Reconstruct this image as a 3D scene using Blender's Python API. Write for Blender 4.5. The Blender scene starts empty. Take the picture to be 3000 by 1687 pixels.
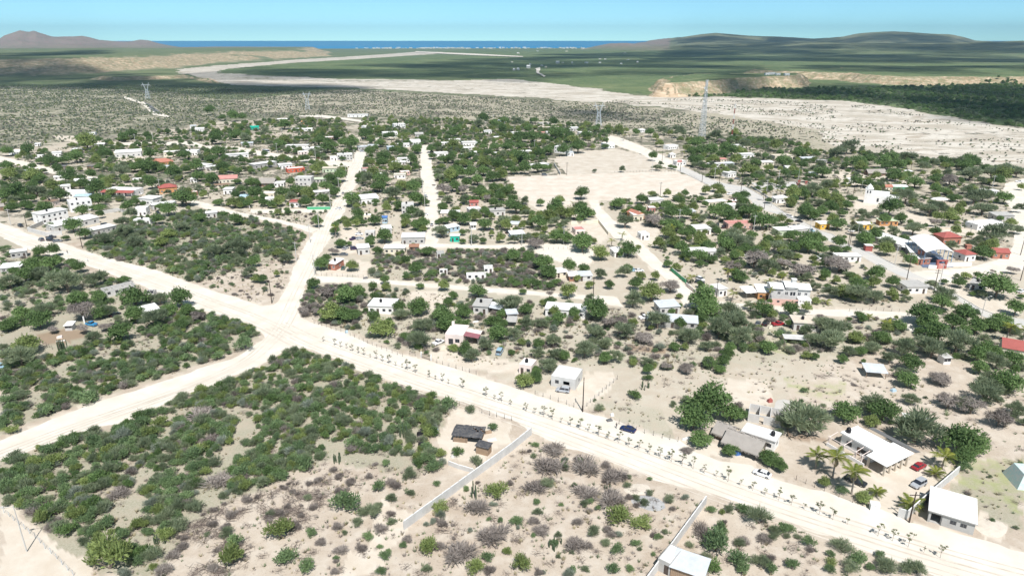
import bpy, bmesh, math, random
import numpy as np
from mathutils import Vector, Matrix, noise as mnoise
random.seed(7)
rng = np.random.default_rng(11)
S = bpy.context.scene
COL = S.collection

# ------------------------------------------------------------------ camera
CAM_H = 100.0
PITCH = math.radians(19.9)
CP, SP = math.cos(PITCH), math.sin(PITCH)
cam = bpy.data.cameras.new('camera')
cam.sensor_width = 36.0
cam.lens = 24.0
cam.clip_start = 1.0
cam.clip_end = 300000.0
camo = bpy.data.objects.new('camera', cam)
camo.location = (0, 0, CAM_H)
camo.rotation_euler = (math.radians(90) - PITCH, 0, 0)
COL.objects.link(camo)
S.camera = camo

# ------------------------------------------------------------------ light
SUN_EL = math.radians(56)
SUN_AZ = math.radians(168)          # clockwise from +Y: behind the camera, a little to the right
to_sun = Vector((math.sin(SUN_AZ) * math.cos(SUN_EL), math.cos(SUN_AZ) * math.cos(SUN_EL), math.sin(SUN_EL)))
W = bpy.data.worlds.new('World')
S.world = W
W.use_nodes = True
nt = W.node_tree
for n in list(nt.nodes):
    nt.nodes.remove(n)
sky = nt.nodes.new('ShaderNodeTexSky')
sky.sky_type = 'NISHITA'
sky.sun_disc = False
sky.sun_elevation = SUN_EL
sky.sun_rotation = SUN_AZ
sky.altitude = 0
sky.air_density = 0.32
sky.dust_density = 0.0
sky.ozone_density = 3.0
tint = nt.nodes.new('ShaderNodeMix'); tint.data_type = 'RGBA'; tint.blend_type = 'MULTIPLY'
tint.inputs[0].default_value = 1.0
tint.inputs[7].default_value = (0.58, 0.735, 0.58, 1)
bg = nt.nodes.new('ShaderNodeBackground')
bg.inputs['Strength'].default_value = 0.15
wo = nt.nodes.new('ShaderNodeOutputWorld')
nt.links.new(sky.outputs[0], tint.inputs[6])
nt.links.new(tint.outputs[2], bg.inputs['Color'])
nt.links.new(bg.outputs[0], wo.inputs['Surface'])
sl = bpy.data.lights.new('sun', 'SUN')
sl.energy = 3.35
sl.angle = math.radians(1.0)
sl.color = (1.0, 0.965, 0.93)
so = bpy.data.objects.new('sun', sl)
so.rotation_euler = to_sun.to_track_quat('Z', 'Y').to_euler()
so.location = (0, -50, 300)
COL.objects.link(so)
S.view_settings.view_transform = 'Standard'
S.view_settings.look = 'None'
S.view_settings.exposure = 0.95
S.view_settings.gamma = 1.0
S.view_settings.use_curve_mapping = False
try:
    S.cycles.max_bounces = 5
    S.cycles.transparent_max_bounces = 16
except Exception:
    pass

# ------------------------------------------------------------------ photo point -> place on the ground
def G(px, py, z=0.0):
    u = (px - 1500.0) / 2000.0
    v = (py - 843.5) / 2000.0
    t = (CAM_H - z) / (SP + v * CP)
    return Vector((u * t, (CP - v * SP) * t, z))

def PX(x, y, z=0.0):
    d = y * CP + (CAM_H - z) * SP
    return 1500 + 2000 * x / d, 843.5 + 2000 * ((CAM_H - z) * CP - y * SP) / d

def mpp(py):                      # metres on the ground per photo pixel, across
    v = (py - 843.5) / 2000.0
    return CAM_H / (SP + v * CP) / 2000.0

TILES = {'p': (0, 0, 1.0)}
for i in range(5):
    TILES['A%d' % (i + 1)] = (600 * i, 330, 3.623)
    TILES['B%d' % (i + 1)] = (600 * i, 700, 3.623)
for i in range(4):
    TILES['C%d' % (i + 1)] = (750 * i, 1087, 2.4147)
for i in range(3):
    TILES['F%d' % (i + 1)] = (1000 * i, 50, 2.576)

def T(t, x, y):
    ox, oy, s = TILES[t]
    return ox + x / s, oy + y / s

def tpts(t, pts):
    return [T(t, x, y) for x, y in pts]

# ------------------------------------------------------------------ materials
MATS = {}
def nodes_of(m):
    m.use_nodes = True
    t = m.node_tree
    for n in list(t.nodes):
        t.nodes.remove(n)
    out = t.nodes.new('ShaderNodeOutputMaterial')
    b = t.nodes.new('ShaderNodeBsdfPrincipled')
    t.links.new(b.outputs[0], out.inputs['Surface'])
    return t, b, out

def N(t, kind, **kw):
    n = t.nodes.new(kind)
    for k, v in kw.items():
        setattr(n, k, v)
    return n

def mixc(t, fac, a, b, mode='MIX'):
    m = N(t, 'ShaderNodeMix', data_type='RGBA', blend_type=mode)
    for sock, v in ((m.inputs[0], fac), (m.inputs[6], a), (m.inputs[7], b)):
        if hasattr(v, 'is_linked') or hasattr(v, 'links'):
            t.links.new(v, sock)
        elif isinstance(v, (int, float)):
            sock.default_value = v
        else:
            sock.default_value = (v[0], v[1], v[2], 1)
    return m.outputs[2]

def ramp(t, src, p0, p1, v0=0.0, v1=1.0):
    r = N(t, 'ShaderNodeMapRange', clamp=True)
    r.inputs[1].default_value = p0
    r.inputs[2].default_value = p1
    r.inputs[3].default_value = v0
    r.inputs[4].default_value = v1
    t.links.new(src, r.inputs[0])
    return r.outputs[0]

def noise(t, vec, scale, detail=4.0, rough=0.55):
    n = N(t, 'ShaderNodeTexNoise')
    n.inputs['Scale'].default_value = scale
    n.inputs['Detail'].default_value = detail
    n.inputs['Roughness'].default_value = rough
    if vec is not None:
        t.links.new(vec, n.inputs['Vector'])
    return n.outputs['Fac']

def mth(t, op, a, b=None, c=None):
    m = N(t, 'ShaderNodeMath', operation=op)
    for i, v in enumerate((a, b, c)):
        if v is None:
            continue
        if isinstance(v, (int, float)):
            m.inputs[i].default_value = v
        else:
            t.links.new(v, m.inputs[i])
    return m.outputs[0]

def plain(name, col, rough=0.85, dirt=0.25, scale=0.6, metal=0.0, spec=0.3, dirtcol=None):
    """painted or bare surface with weather stains and a little relief"""
    if name in MATS:
        return MATS[name]
    m = bpy.data.materials.new(name)
    t, b, out = nodes_of(m)
    geo = N(t, 'ShaderNodeNewGeometry')
    n1 = noise(t, geo.outputs['Position'], scale, 6.0, 0.65)
    f = ramp(t, n1, 0.42, 0.72)
    dc = dirtcol or tuple(c * 0.62 for c in col)
    f2 = mth(t, 'MULTIPLY', f, dirt * 1.6)
    c1 = mixc(t, f2, col, dc)
    n2 = noise(t, geo.outputs['Position'], scale * 9, 3.0, 0.6)
    f3 = ramp(t, n2, 0.35, 0.7, 0.0, dirt * 0.5)
    c2 = mixc(t, f3, c1, dc)
    t.links.new(c2, b.inputs['Base Color'])
    b.inputs['Roughness'].default_value = rough
    b.inputs['Metallic'].default_value = metal
    b.inputs['Specular IOR Level'].default_value = spec
    bump = N(t, 'ShaderNodeBump')
    bump.inputs['Strength'].default_value = 0.25
    bump.inputs['Distance'].default_value = 0.05
    t.links.new(n2, bump.inputs['Height'])
    t.links.new(bump.outputs[0], b.inputs['Normal'])
    MATS[name] = m
    return m

def leafmat(name, col, col2, trans=0.25):
    m = bpy.data.materials.new(name)
    t, b, out = nodes_of(m)
    oi = N(t, 'ShaderNodeObjectInfo')
    at = N(t, 'ShaderNodeAttribute', attribute_name='tone', attribute_type='GEOMETRY')
    f = mth(t, 'ADD', mth(t, 'MULTIPLY', oi.outputs['Random'], 0.45), mth(t, 'MULTIPLY', at.outputs['Fac'], 0.55))
    c = mixc(t, f, col, col2)
    # brightness spread leaf by leaf
    v = ramp(t, mth(t, 'ADD', mth(t, 'MULTIPLY', at.outputs['Fac'], .6), mth(t, 'MULTIPLY', oi.outputs['Random'], .4)), 0.0, 1.0, 0.75, 1.5)
    c2 = mixc(t, 1.0, c, c)
    hv = N(t, 'ShaderNodeHueSaturation')
    t.links.new(c2, hv.inputs['Color'])
    t.links.new(v, hv.inputs['Value'])
    t.links.new(hv.outputs[0], b.inputs['Base Color'])
    b.inputs['Roughness'].default_value = 0.7
    b.inputs['Specular IOR Level'].default_value = 0.25
    tr = N(t, 'ShaderNodeBsdfTranslucent')
    t.links.new(hv.outputs[0], tr.inputs['Color'])
    ms = N(t, 'ShaderNodeMixShader')
    ms.inputs[0].default_value = trans
    MATS[name] = m
    t.links.new(b.outputs[0], ms.inputs[1])
    t.links.new(tr.outputs[0], ms.inputs[2])
    t.links.new(ms.outputs[0], out.inputs['Surface'])
    MATS[name] = m
    return m

leafmat('leaf_g', (0.095, 0.162, 0.058), (0.170, 0.254, 0.091), 0.45)
leafmat('leaf_y', (0.167, 0.221, 0.075), (0.261, 0.316, 0.115), 0.45)
leafmat('leaf_o', (0.164, 0.212, 0.127), (0.251, 0.288, 0.178), 0.45)
leafmat('leaf_s', (0.134, 0.214, 0.105), (0.230, 0.309, 0.144), 0.45)
leafmat('leaf_e', (0.212, 0.251, 0.198), (0.304, 0.337, 0.271), 0.45)
leafmat('leaf_b', (0.195, 0.168, 0.152), (0.290, 0.260, 0.235), 0.25)
leafmat('leaf_r', (0.120, 0.075, 0.040), (0.160, 0.120, 0.050), 0.2)
leafmat('leaf_d', (0.129, 0.155, 0.083), (0.202, 0.217, 0.115), 0.45)
leafmat('leaf_p', (0.070, 0.120, 0.020), (0.220, 0.220, 0.040), 0.3)
plain('bark', (0.20, 0.16, 0.13), 0.95)
plain('bark_pale', (0.33, 0.29, 0.25), 0.95)
plain('frond_dry', (0.33, 0.25, 0.15), 0.95)

WALLC = {'white': (0.80, 0.79, 0.77), 'cream': (0.74, 0.68, 0.55), 'pink': (0.64, 0.42, 0.36),
         'palepink': (0.80, 0.69, 0.64), 'orange': (0.60, 0.31, 0.14), 'terracotta': (0.44, 0.19, 0.135),
         'red': (0.36, 0.105, 0.09), 'vermilion': (0.58, 0.13, 0.07), 'grey': (0.44, 0.43, 0.41),
         'lightgrey': (0.58, 0.57, 0.55), 'darkgrey': (0.16, 0.16, 0.16), 'teal': (0.02, 0.50, 0.36),
         'green': (0.10, 0.42, 0.22), 'palegreen': (0.55, 0.64, 0.46), 'yellow': (0.76, 0.46, 0.08),
         'brown': (0.24, 0.16, 0.11), 'blue': (0.07, 0.17, 0.42), 'lightblue': (0.42, 0.56, 0.66),
         'metal': (0.58, 0.61, 0.64), 'rust': (0.34, 0.18, 0.12), 'thatch': (0.34, 0.31, 0.28),
         'beige': (0.62, 0.55, 0.45), 'maroon': (0.30, 0.12, 0.14), 'black': (0.02, 0.02, 0.022),
         'timber': (0.36, 0.26, 0.18), 'palered': (0.55, 0.26, 0.23)}
def wm(k):
    r = 0.45 if k == 'metal' else 0.85
    return plain('surface_' + k, WALLC[k], r, 0.30 if k not in ('white',) else 0.22, 0.5)
plain('window_dark', (0.03, 0.035, 0.045), 0.15, 0.1, 2.0, spec=0.6)
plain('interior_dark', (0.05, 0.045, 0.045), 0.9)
plain('door_dark', (0.09, 0.07, 0.06), 0.7)
plain('tank_black', (0.015, 0.015, 0.018), 0.4)
plain('pole_light', (0.52, 0.51, 0.49), 0.9)
plain('pole_wood', (0.06, 0.045, 0.038), 0.95)
plain('steel_grey', (0.55, 0.60, 0.64), 0.5)
plain('steel_blue', (0.22, 0.34, 0.50), 0.5)
plain('tyre', (0.02, 0.02, 0.02), 0.9)
plain('rim', (0.4, 0.4, 0.42), 0.35, metal=0.6)
plain('tail_red', (0.5, 0.02, 0.02), 0.3)

# ------------------------------------------------------------------ mesh helpers
class MB:
    def __init__(s):
        s.v = []; s.f = []; s.mi = []
    def add(s, vs, fs, mi=0):
        o = len(s.v)
        s.v.extend([tuple(v) for v in vs])
        for f in fs:
            s.f.append(tuple(i + o for i in f)); s.mi.append(mi)
    def box(s, x0, x1, y0, y1, z0, z1, mi=0, M=None):
        vs = [(x, y, z) for z in (z0, z1) for y in (y0, y1) for x in (x0, x1)]
        if M is not None:
            vs = [M @ Vector(v) for v in vs]
        s.add(vs, [(0, 2, 3, 1), (4, 5, 7, 6), (0, 1, 5, 4), (1, 3, 7, 5), (3, 2, 6, 7), (2, 0, 4, 6)], mi)
    def prism(s, bot, top, mi=0):
        n = len(bot)
        s.add(list(bot) + list(top), [tuple(range(n))[::-1], tuple(range(n, 2 * n))] +
              [(i, (i + 1) % n, n + (i + 1) % n, n + i) for i in range(n)], mi)
    def tube(s, a, b, r0, r1=None, n=6, mi=0):
        r1 = r0 if r1 is None else r1
        a = Vector(a); b = Vector(b); d = (b - a)
        if d.length < 1e-6: return
        q = d.to_track_quat('Z', 'Y')
        bot = [a + q @ Vector((math.cos(k * 2 * math.pi / n) * r0, math.sin(k * 2 * math.pi / n) * r0, 0)) for k in range(n)]
        top = [b + q @ Vector((math.cos(k * 2 * math.pi / n) * r1, math.sin(k * 2 * math.pi / n) * r1, 0)) for k in range(n)]
        s.prism(bot, top, mi)
    def lathe(s, prof, n=12, cx=0, cy=0, mi=0):
        o = len(s.v)
        for r, z in prof:
            for k in range(n):
                a = 2 * math.pi * k / n
                s.v.append((cx + r * math.cos(a), cy + r * math.sin(a), z))
        for i in range(len(prof) - 1):
            for k in range(n):
                s.f.append((o + i * n + k, o + i * n + (k + 1) % n, o + (i + 1) * n + (k + 1) % n, o + (i + 1) * n + k)); s.mi.append(mi)
        s.f.append(tuple(o + (len(prof) - 1) * n + k for k in range(n))); s.mi.append(mi)
    def mesh(s, name, mats, smooth=False):
        me = bpy.data.meshes.new(name)
        me.from_pydata(s.v, [], s.f)
        for m in (mats if isinstance(mats, (list, tuple)) else [mats]):
            me.materials.append(m)
        me.polygons.foreach_set('material_index', s.mi)
        if smooth:
            me.polygons.foreach_set('use_smooth', [True] * len(me.polygons))
        me.update()
        return me
    def obj(s, name, mats, parent=None, smooth=False):
        return link(name, s.mesh(name, mats, smooth), parent)

def link(name, data, parent=None):
    o = bpy.data.objects.new(name, data)
    COL.objects.link(o)
    if parent is not None:
        o.parent = parent
    return o

USED = {}
def tag(o, label=None, cat=None, group=None, kind=None):
    if label:
        w = label.split()
        o['label'] = ' '.join(w[:16])
        USED[o['label']] = USED.get(o['label'], 0) + 1
    if cat: o['category'] = cat
    if group: o['group'] = group
    if kind: o['kind'] = kind
    return o

def thing(name, label, cat, loc, rz=0.0, group=None):
    o = bpy.data.objects.new(name, None)
    o.empty_display_size = 0.5
    COL.objects.link(o)
    o.location = loc
    o.rotation_euler = (0, 0, rz)
    tag(o, label, cat, group)
    return o

# landmarks used to say where a thing stands (photo pixels)
LM = [(1780, 550, 'the sports field'), (2570, 590, 'the white church'), (2740, 725, 'the school canopy'),
      (2056, 402, 'the telecom tower'), (2143, 408, 'the red-striped mast'), (820, 950, 'the big road junction'),
      (1333, 705, 'the teal cabin'), (493, 563, 'the orange house'), (232, 610, 'the scalloped house'),
      (352, 572, 'the red-awning house'), (376, 458, 'the long warehouse'), (2310, 865, 'the grey villa'),
      (2500, 1370, 'the white arcaded house'), (2190, 1330, 'the thatched shelter'), (1650, 1125, 'the grey block house'),
      (1535, 1080, 'the pink cube room'), (1330, 990, 'the maroon-awning house'), (1130, 900, 'the white L-shaped house'),
      (2000, 960, 'the long grey shed'), (350, 850, 'the roofless building'), (868, 505, 'the vermilion house'),
      (890, 535, 'the bare two-storey'), (862, 600, 'the red-roofed hut'), (1690, 690, 'the pink-roofed house'),
      (2170, 665, 'the wide pink house'), (1845, 640, 'the orange-roofed house'), (1640, 440, 'the tall white villa'),
      (1220, 610, 'the grey house by the lane'), (1225, 725, 'the white-slab house'), (975, 785, 'the brick-sided house'),
      (2820, 1480, 'the concrete house'), (1460, 1330, 'the black tarp shack'), (2560, 1090, 'the open metal shed'),
      (2920, 1035, 'the red corner house'), (1430, 945, 'the awning house'), (1650, 920, 'the long white house'),
      (130, 660, 'the long white shed'), (1060, 470, 'the first street'), (1250, 520, 'the second street'),
      (2870, 670, 'the low white ranch'), (2540, 840, 'the school crossroads'), (640, 620, 'the blue carport'),
      (1150, 380, 'the turreted white house'), (2300, 465, 'the beige long house'), (330, 500, 'the terracotta house'),
      (100, 780, 'the metal-roofed farmhouse'), (60, 755, 'the block hut'), (260, 980, 'the cluttered yard'),
      (1420, 800, 'the scrubby vacant block'), (2350, 690, 'the pale green house'), (1130, 590, 'the twin-roofed house'),
      (420, 1200, 'the dirt track road'), (30, 470, 'the outer lane'), (2880, 1010, 'the grove clearing'), (2985, 1150, 'the dark grove edge'), (1590, 480, 'the fenced dry lot')]
LMS = LM + [(65, 1600, 'the leaning lamp post'), (750, 1500, 'the cut brush slope'), (1370, 1400, 'the first block wall'), (285, 1490, 'the spiky cactus'), (985, 1345, 'the dark cactus clump'),
       (1870, 1432, 'the sand ring'), (1980, 1570, 'the second block wall'), (1960, 1650, 'the block room'), (160, 940, 'the pale side track'), (185, 1180, 'the big yard cactus'), (790, 1050, 'the thicket tip'),
       (1610, 1340, 'the wall corner'), (300, 1260, 'the track verge'), (1290, 1190, 'the shack track'), (2170, 1300, 'the roofless block rooms'), (2040, 1230, 'the big round trees'), (2300, 1120, 'the open dry field'),
       (600, 1350, 'the thicket middle'), (130, 1450, 'the pale corner track'), (1700, 1600, 'the pale cactus')]
def relphrase(px, py, k=0, side=False, LM=LM):
    c = sorted(LM, key=lambda l: (l[0] - px) ** 2 + ((l[1] - py) * 1.8) ** 2)[k]
    dx, dy = px - c[0], (py - c[1])
    d = math.hypot(dx, dy * 1.8)
    ax, ay = abs(dx), abs(dy) * 1.8
    far = 'just ' if d < 35 else ('' if d < 110 else 'well ')
    r = far + ('behind' if dy < 0 else 'before') if ay * 2.2 > ax else ('beside' if d < 60 else 'in line with')
    if not side and ay > 2.2 * ax:
        return '%s %s' % (r, c[2])
    # the side it stands on, told by the next landmark that way
    o = [l for l in LM if l is not c and (l[0] - c[0]) * dx > 0 and abs(l[0] - c[0]) > 60 and abs(l[1] - c[1]) * 1.2 < abs(l[0] - c[0])]
    if not o:
        return '%s %s' % (r, c[2])
    y = min(o, key=lambda l: (l[0] - px) ** 2 + ((l[1] - py) * 1.8) ** 2)
    return '%s %s toward %s' % (r, c[2], y[2])
def where(base, px, py, LM=LM, strict=False):
    """a label that says which one: the look, then what it stands by"""
    for k, side in ((0, False), (0, True), (1, False), (1, True), (2, False), (2, True), (3, False), (3, True)):
        lab = '%s %s' % (base, relphrase(px, py, k, side, LM))
        if lab not in USED and len(lab.split()) <= 16:
            return lab
    if strict: return None
    r = relphrase(px, py, 0)
    return '%s %s' % (base, r)
# ------------------------------------------------------------------ polygons of the place (photo pixels, read off the ground)
def p_in(poly, X, Y):
    P = np.asarray(poly, float)
    x1, y1 = P[:, 0], P[:, 1]
    x2, y2 = np.roll(x1, -1), np.roll(y1, -1)
    c = np.zeros(X.shape, bool)
    for a, b, cc, d in zip(x1, y1, x2, y2):
        if b == d: continue
        m = ((b > Y) != (d > Y))
        xi = (cc - a) * (Y - b) / (d - b) + a
        c ^= (m & (X < xi))
    return c

ROAD_MAIN = [(-150, 625), (-60, 640), (0, 653), (50, 670), (83, 686), (133, 700), (180, 711), (220, 725), (284, 747), (331, 760), (381, 772),
  (455, 791), (524, 816), (600, 843), (636, 857), (677, 866), (738, 888), (766, 896), (800, 893), (812, 886),
  (826, 863), (843, 832), (862, 783), (879, 750), (898, 711), (917, 686), (935, 672), (959, 625), (970, 606), (986, 573), (997, 551),
  (1014, 523), (1022, 490), (1039, 460), (1042, 444), (1072, 446), (1066, 485), (1047, 540), (1022, 573), (1011, 617), (995, 647),
  (973, 689), (956, 717), (926, 761), (924, 810), (893, 838), (887, 871), (873, 910), (878, 930), (920, 946), (956, 957), (1014, 976),
  (1083, 1006), (1174, 1037), (1269, 1062), (1366, 1089), (1430, 1112), (1500, 1133), (1566, 1155), (1703, 1203), (1790, 1228),
  (1864, 1257), (1939, 1277), (1989, 1290), (2038, 1323), (2110, 1350), (2204, 1362), (2250, 1398), (2333, 1418), (2416, 1443), (2540, 1485),
  (2573, 1489), (2631, 1509), (2664, 1530), (2850, 1572), (3000, 1621), (3200, 1690), (3200, 1860), (3000, 1800), (2850, 1730), (2747, 1690), (2600, 1632), (2510, 1600),
  (2449, 1572), (2395, 1563), (2330, 1535), (2250, 1505), (2160, 1470), (2071, 1439), (1990, 1425), (1914, 1405), (1852, 1377), (1748, 1335), (1666, 1311),
  (1583, 1278), (1554, 1266), (1500, 1228), (1396, 1190), (1338, 1170), (1218, 1141), (1102, 1099), (1042, 1081), (973, 1050), (928, 1028),
  (880, 1020), (840, 1026), (793, 1053), (721, 1086), (625, 1128), (518, 1166), (369, 1236), (290, 1248), (207, 1282), (83, 1319),
  (41, 1344), (0, 1345), (-200, 1440), (-200, 1370), (0, 1290), (54, 1269), (141, 1232), (248, 1190), (311, 1170), (414, 1137), (468, 1120), (559, 1091),
  (600, 1073), (677, 1053), (710, 1037), (744, 1012), (777, 990), (766, 976), (721, 948), (675, 932), (628, 918), (566, 904), (491, 868),
  (455, 855), (400, 830), (342, 810), (304, 794), (248, 777), (177, 755), (80, 730), (28, 706), (0, 693), (-60, 672), (-150, 660)]
ROADS = {
 'side_lane': [(935, 672), (890, 661), (810, 642), (735, 628), (694, 622), (655, 609), (600, 595), (560, 585), (558, 598), (600, 611), (636, 620), (697, 631), (755, 642), (835, 658), (876, 670), (910, 682)],
 'short_lane': [(735, 613), (850, 613), (966, 610), (962, 622), (850, 622), (735, 625)],
 'left_lane': [(-80, 450), (0, 458), (55, 470), (110, 482), (155, 495), (215, 507), (254, 515), (290, 520), (287, 528), (254, 526), (210, 519), (155, 509), (110, 501), (55, 487), (0, 474), (-80, 464)],
 'upper_lane': [(325, 419), (470, 417), (560, 414), (600, 427), (697, 431), (755, 442), (876, 460), (945, 470), (1041, 476), (1038, 492), (945, 483), (876, 473), (755, 455), (697, 443), (600, 437), (540, 424), (470, 425), (325, 428)],
 'second_street': [(1232, 426), (1232, 523), (1241, 578), (1246, 606), (1243, 640), (1248, 706), (1283, 706), (1283, 640), (1297, 606), (1280, 551), (1266, 485), (1259, 425)],
 'cross_street': [(1130, 708), (1248, 706), (1283, 706), (1277, 714), (1430, 718), (1580, 716), (1690, 712), (1700, 724), (1740, 735), (1735, 770), (1700, 782), (1640, 768), (1580, 748), (1560, 731), (1430, 727), (1270, 726), (1130, 724)],
 'lower_street': [(924, 809), (1053, 813), (1083, 816), (1200, 826), (1366, 838), (1476, 846), (1642, 860), (1800, 868), (1830, 900), (1780, 893), (1697, 877), (1586, 866), (1429, 857), (1324, 846), (1200, 838), (1138, 832), (1014, 827), (935, 829)],
 'upper_avenue': [(1790, 398), (1817, 404), (1869, 424), (1919, 446), (1955, 462), (1999, 488), (1984, 502), (1938, 487), (1880, 452), (1800, 424), (1770, 408)],
 'field_street': [(1724, 585), (1752, 585), (1762, 612), (1800, 647), (1850, 690), (1894, 725), (1955, 786), (2010, 838), (2040, 863), (2030, 892), (2004, 899), (1985, 866), (1965, 832), (1920, 791), (1885, 765), (1850, 725), (1800, 697), (1760, 655), (1740, 625)],
 'east_lane': [(2040, 876), (2110, 885), (2260, 897), (2400, 906), (2520, 908), (2640, 914), (2700, 925), (2712, 950), (2690, 978), (2660, 965), (2640, 940), (2560, 932), (2400, 924), (2260, 913), (2110, 902), (2030, 894)],
 'school_road': [(2662, 797), (2760, 790), (2830, 787), (2920, 762), (2955, 745), (2968, 720), (2972, 690), (2975, 650), (2960, 610), (2936, 570), (2945, 538), (3000, 524), (3100, 520), (3120, 800), (2980, 792), (2920, 800), (2850, 808), (2780, 830), (2740, 834), (2690, 812)],
}
PAVED = [(1984, 500), (1999, 488), (2093, 529), (2131, 540), (2184, 548), (2228, 573), (2297, 623), (2352, 650), (2400, 676), (2436, 686), (2469, 708), (2502, 725), (2532, 728),
  (2579, 755), (2629, 780), (2662, 794), (2742, 830), (2814, 871), (2869, 904), (2924, 926), (3000, 937), (3120, 955), (3120, 980), (3000, 962), (2924, 948), (2869, 921), (2808, 882), (2745, 855), (2712, 835),
  (2640, 810), (2566, 775), (2491, 733), (2440, 712), (2400, 694), (2341, 653), (2269, 625), (2214, 609), (2197, 584), (2131, 562), (2090, 551), (2057, 534), (2004, 507)]
FIELD = [(1487, 520), (1610, 515), (1800, 508), (1974, 503), (2040, 525), (2083, 551), (2092, 570), (2000, 580), (1863, 587), (1752, 588), (1724, 588), (1650, 612), (1586, 622), (1545, 595), (1520, 573), (1500, 540)]
FIELD2 = [(1622, 466), (1700, 446), (1800, 437), (1880, 455), (1925, 480), (1912, 503), (1800, 507), (1662, 511)]
RIVER = [(1213, 153), (1000, 168), (870, 175), (757, 184), (640, 192), (524, 203), (519, 215), (574, 225), (660, 250), (820, 254), (1000, 257), (1217, 267), (1427, 279), (1621, 291), (1776, 302), (2000, 322),
  (2233, 353), (2388, 385), (2420, 430), (2593, 452), (2814, 474), (2883, 493), (3000, 498), (3250, 510), (3250, 430), (3000, 380), (2854, 357), (2621, 314), (2505, 298), (2310, 291), (2155, 284), (2000, 283), (1932, 283),
  (1815, 271), (1644, 248), (1505, 232), (1334, 236), (1000, 231), (737, 220), (645, 214), (640, 206), (722, 197), (870, 184), (1000, 177), (1213, 163), (1300, 157), (1300, 153)]
BARE = [  # bare yards and fields
 tpts('B3', [(0, 560), (300, 560), (480, 620), (350, 700), (200, 760), (0, 740)]),
 tpts('B4', [(1200, 1240), (1500, 1250), (2174, 1290), (2174, 1449), (1150, 1449)]),
 tpts('B5', [(0, 1240), (480, 1330), (500, 1449), (0, 1449)]),
 tpts('C3', [(1500, 60), (1811, 60), (1811, 240), (1650, 250), (1450, 170)]),
 tpts('C4', [(0, 0), (650, 30), (1000, 250), (1400, 380), (1811, 440), (1811, 560), (1300, 420), (900, 380), (700, 330), (300, 200), (0, 190)]),
 tpts('C4', [(700, 720), (1020, 590), (1240, 560), (1340, 680), (960, 1020), (780, 980), (600, 860), (500, 760)]),
 tpts('C3', [(200, 180), (500, 280), (740, 80), (720, 20), (500, 0), (450, 130), (280, 120)]),
 tpts('C3', [(740, 80), (1280, 150), (1180, 330), (1060, 460), (880, 410), (700, 330), (560, 260)]),
 tpts('C3', [(1180, 480), (1430, 500), (1800, 640), (1700, 660), (1300, 570)]),
 tpts('B3', [(230, 1200), (380, 1170), (900, 1260), (1150, 1300), (1170, 1420), (600, 1400), (250, 1300)]),
 tpts('B5', [(1270, 480), (1600, 540), (2100, 700), (2174, 830), (1900, 810), (1700, 730)]),
 tpts('A5', [(880, 1060), (1180, 1110), (1180, 1200), (930, 1190)]),
 tpts('A5', [(1550, 1120), (2000, 1130), (2000, 1300), (700, 1300), (650, 1240), (1600, 1240)]),
 tpts('A5', [(360, 880), (480, 900), (640, 980), (600, 1060), (400, 1030), (350, 950)]),
 tpts('A3', [(1700, 1180), (2000, 1170), (2120, 1300), (2000, 1400), (1720, 1350)]),
 tpts('A4', [(0, 1150), (260, 1160), (480, 1240), (480, 1449), (260, 1449), (100, 1250)]),
 tpts('B2', [(1190, 330), (1440, 240), (1760, 240), (1740, 400), (1190, 390)]),
 tpts('B2', [(1440, 0), (1620, 0), (1620, 150), (1440, 150)]),
 tpts('A2', [(1480, 1180), (1900, 1220), (1900, 1290), (1450, 1400), (1420, 1290)]),
 tpts('A1', [(530, 250), (930, 250), (1150, 300), (1180, 350), (930, 330), (700, 300)]),
 tpts('A1', [(1180, 400), (1600, 420), (1520, 520), (1200, 500)]),
 tpts('A5', [(130, 630), (400, 640), (1100, 690), (1100, 760), (500, 780), (300, 760)]),
 tpts('A3', [(680, 500), (880, 490), (860, 545), (700, 550)]),
 tpts('A3', [(110, 1000), (330, 1000), (300, 1400), (170, 1400)]),
 tpts('B4', [(330, 120), (560, 300), (900, 580), (830, 700), (500, 500), (360, 300)]),
 tpts('C4', [(1530, 1010), (1700, 1090), (1700, 1190), (1540, 1190), (1470, 1100)]),
 tpts('C2', [(1430, 240), (1811, 360), (1811, 500), (1600, 640), (1300, 620), (1300, 430)]),
 tpts('C1', [(0, 920), (120, 960), (330, 1150), (600, 1320), (620, 1500), (0, 1500)]),
 tpts('C2', [(900, 900), (1100, 1000), (900, 1449), (500, 1449), (800, 1200)]),
]
GREENGRASS = [tpts('B4', [(1500, 960), (1900, 980), (1850, 1220), (1500, 1180), (1400, 1050)]),
              tpts('C4', [(1340, 620), (1811, 640), (1811, 1000), (1500, 920), (1300, 760)]),
              tpts('C4', [(100, 60), (600, 80), (500, 200), (200, 170)])]
DARKDIRT = [tpts('B1', [(350, 1020), (900, 930), (1000, 1000), (600, 1130), (450, 1110)]),
            tpts('B4', [(100, 1120), (600, 1150), (500, 1200), (100, 1200)]),
            tpts('C4', [(130, 420), (450, 480), (400, 510), (150, 480)])]
TOWN = [(-100, 470), (60, 430), (300, 400), (520, 372), (700, 350), (1000, 340), (1200, 352), (1500, 352), (1720, 368), (1850, 380), (2000, 405), (2200, 430), (2450, 450), (2600, 500), (2880, 520), (3100, 600),
        (3100, 960), (2700, 970), (2400, 1080), (2200, 1260), (1900, 1260), (1500, 1120), (1100, 1000), (880, 930), (900, 820), (930, 690), (800, 640), (560, 600), (400, 690), (200, 715), (-100, 650)]

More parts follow.
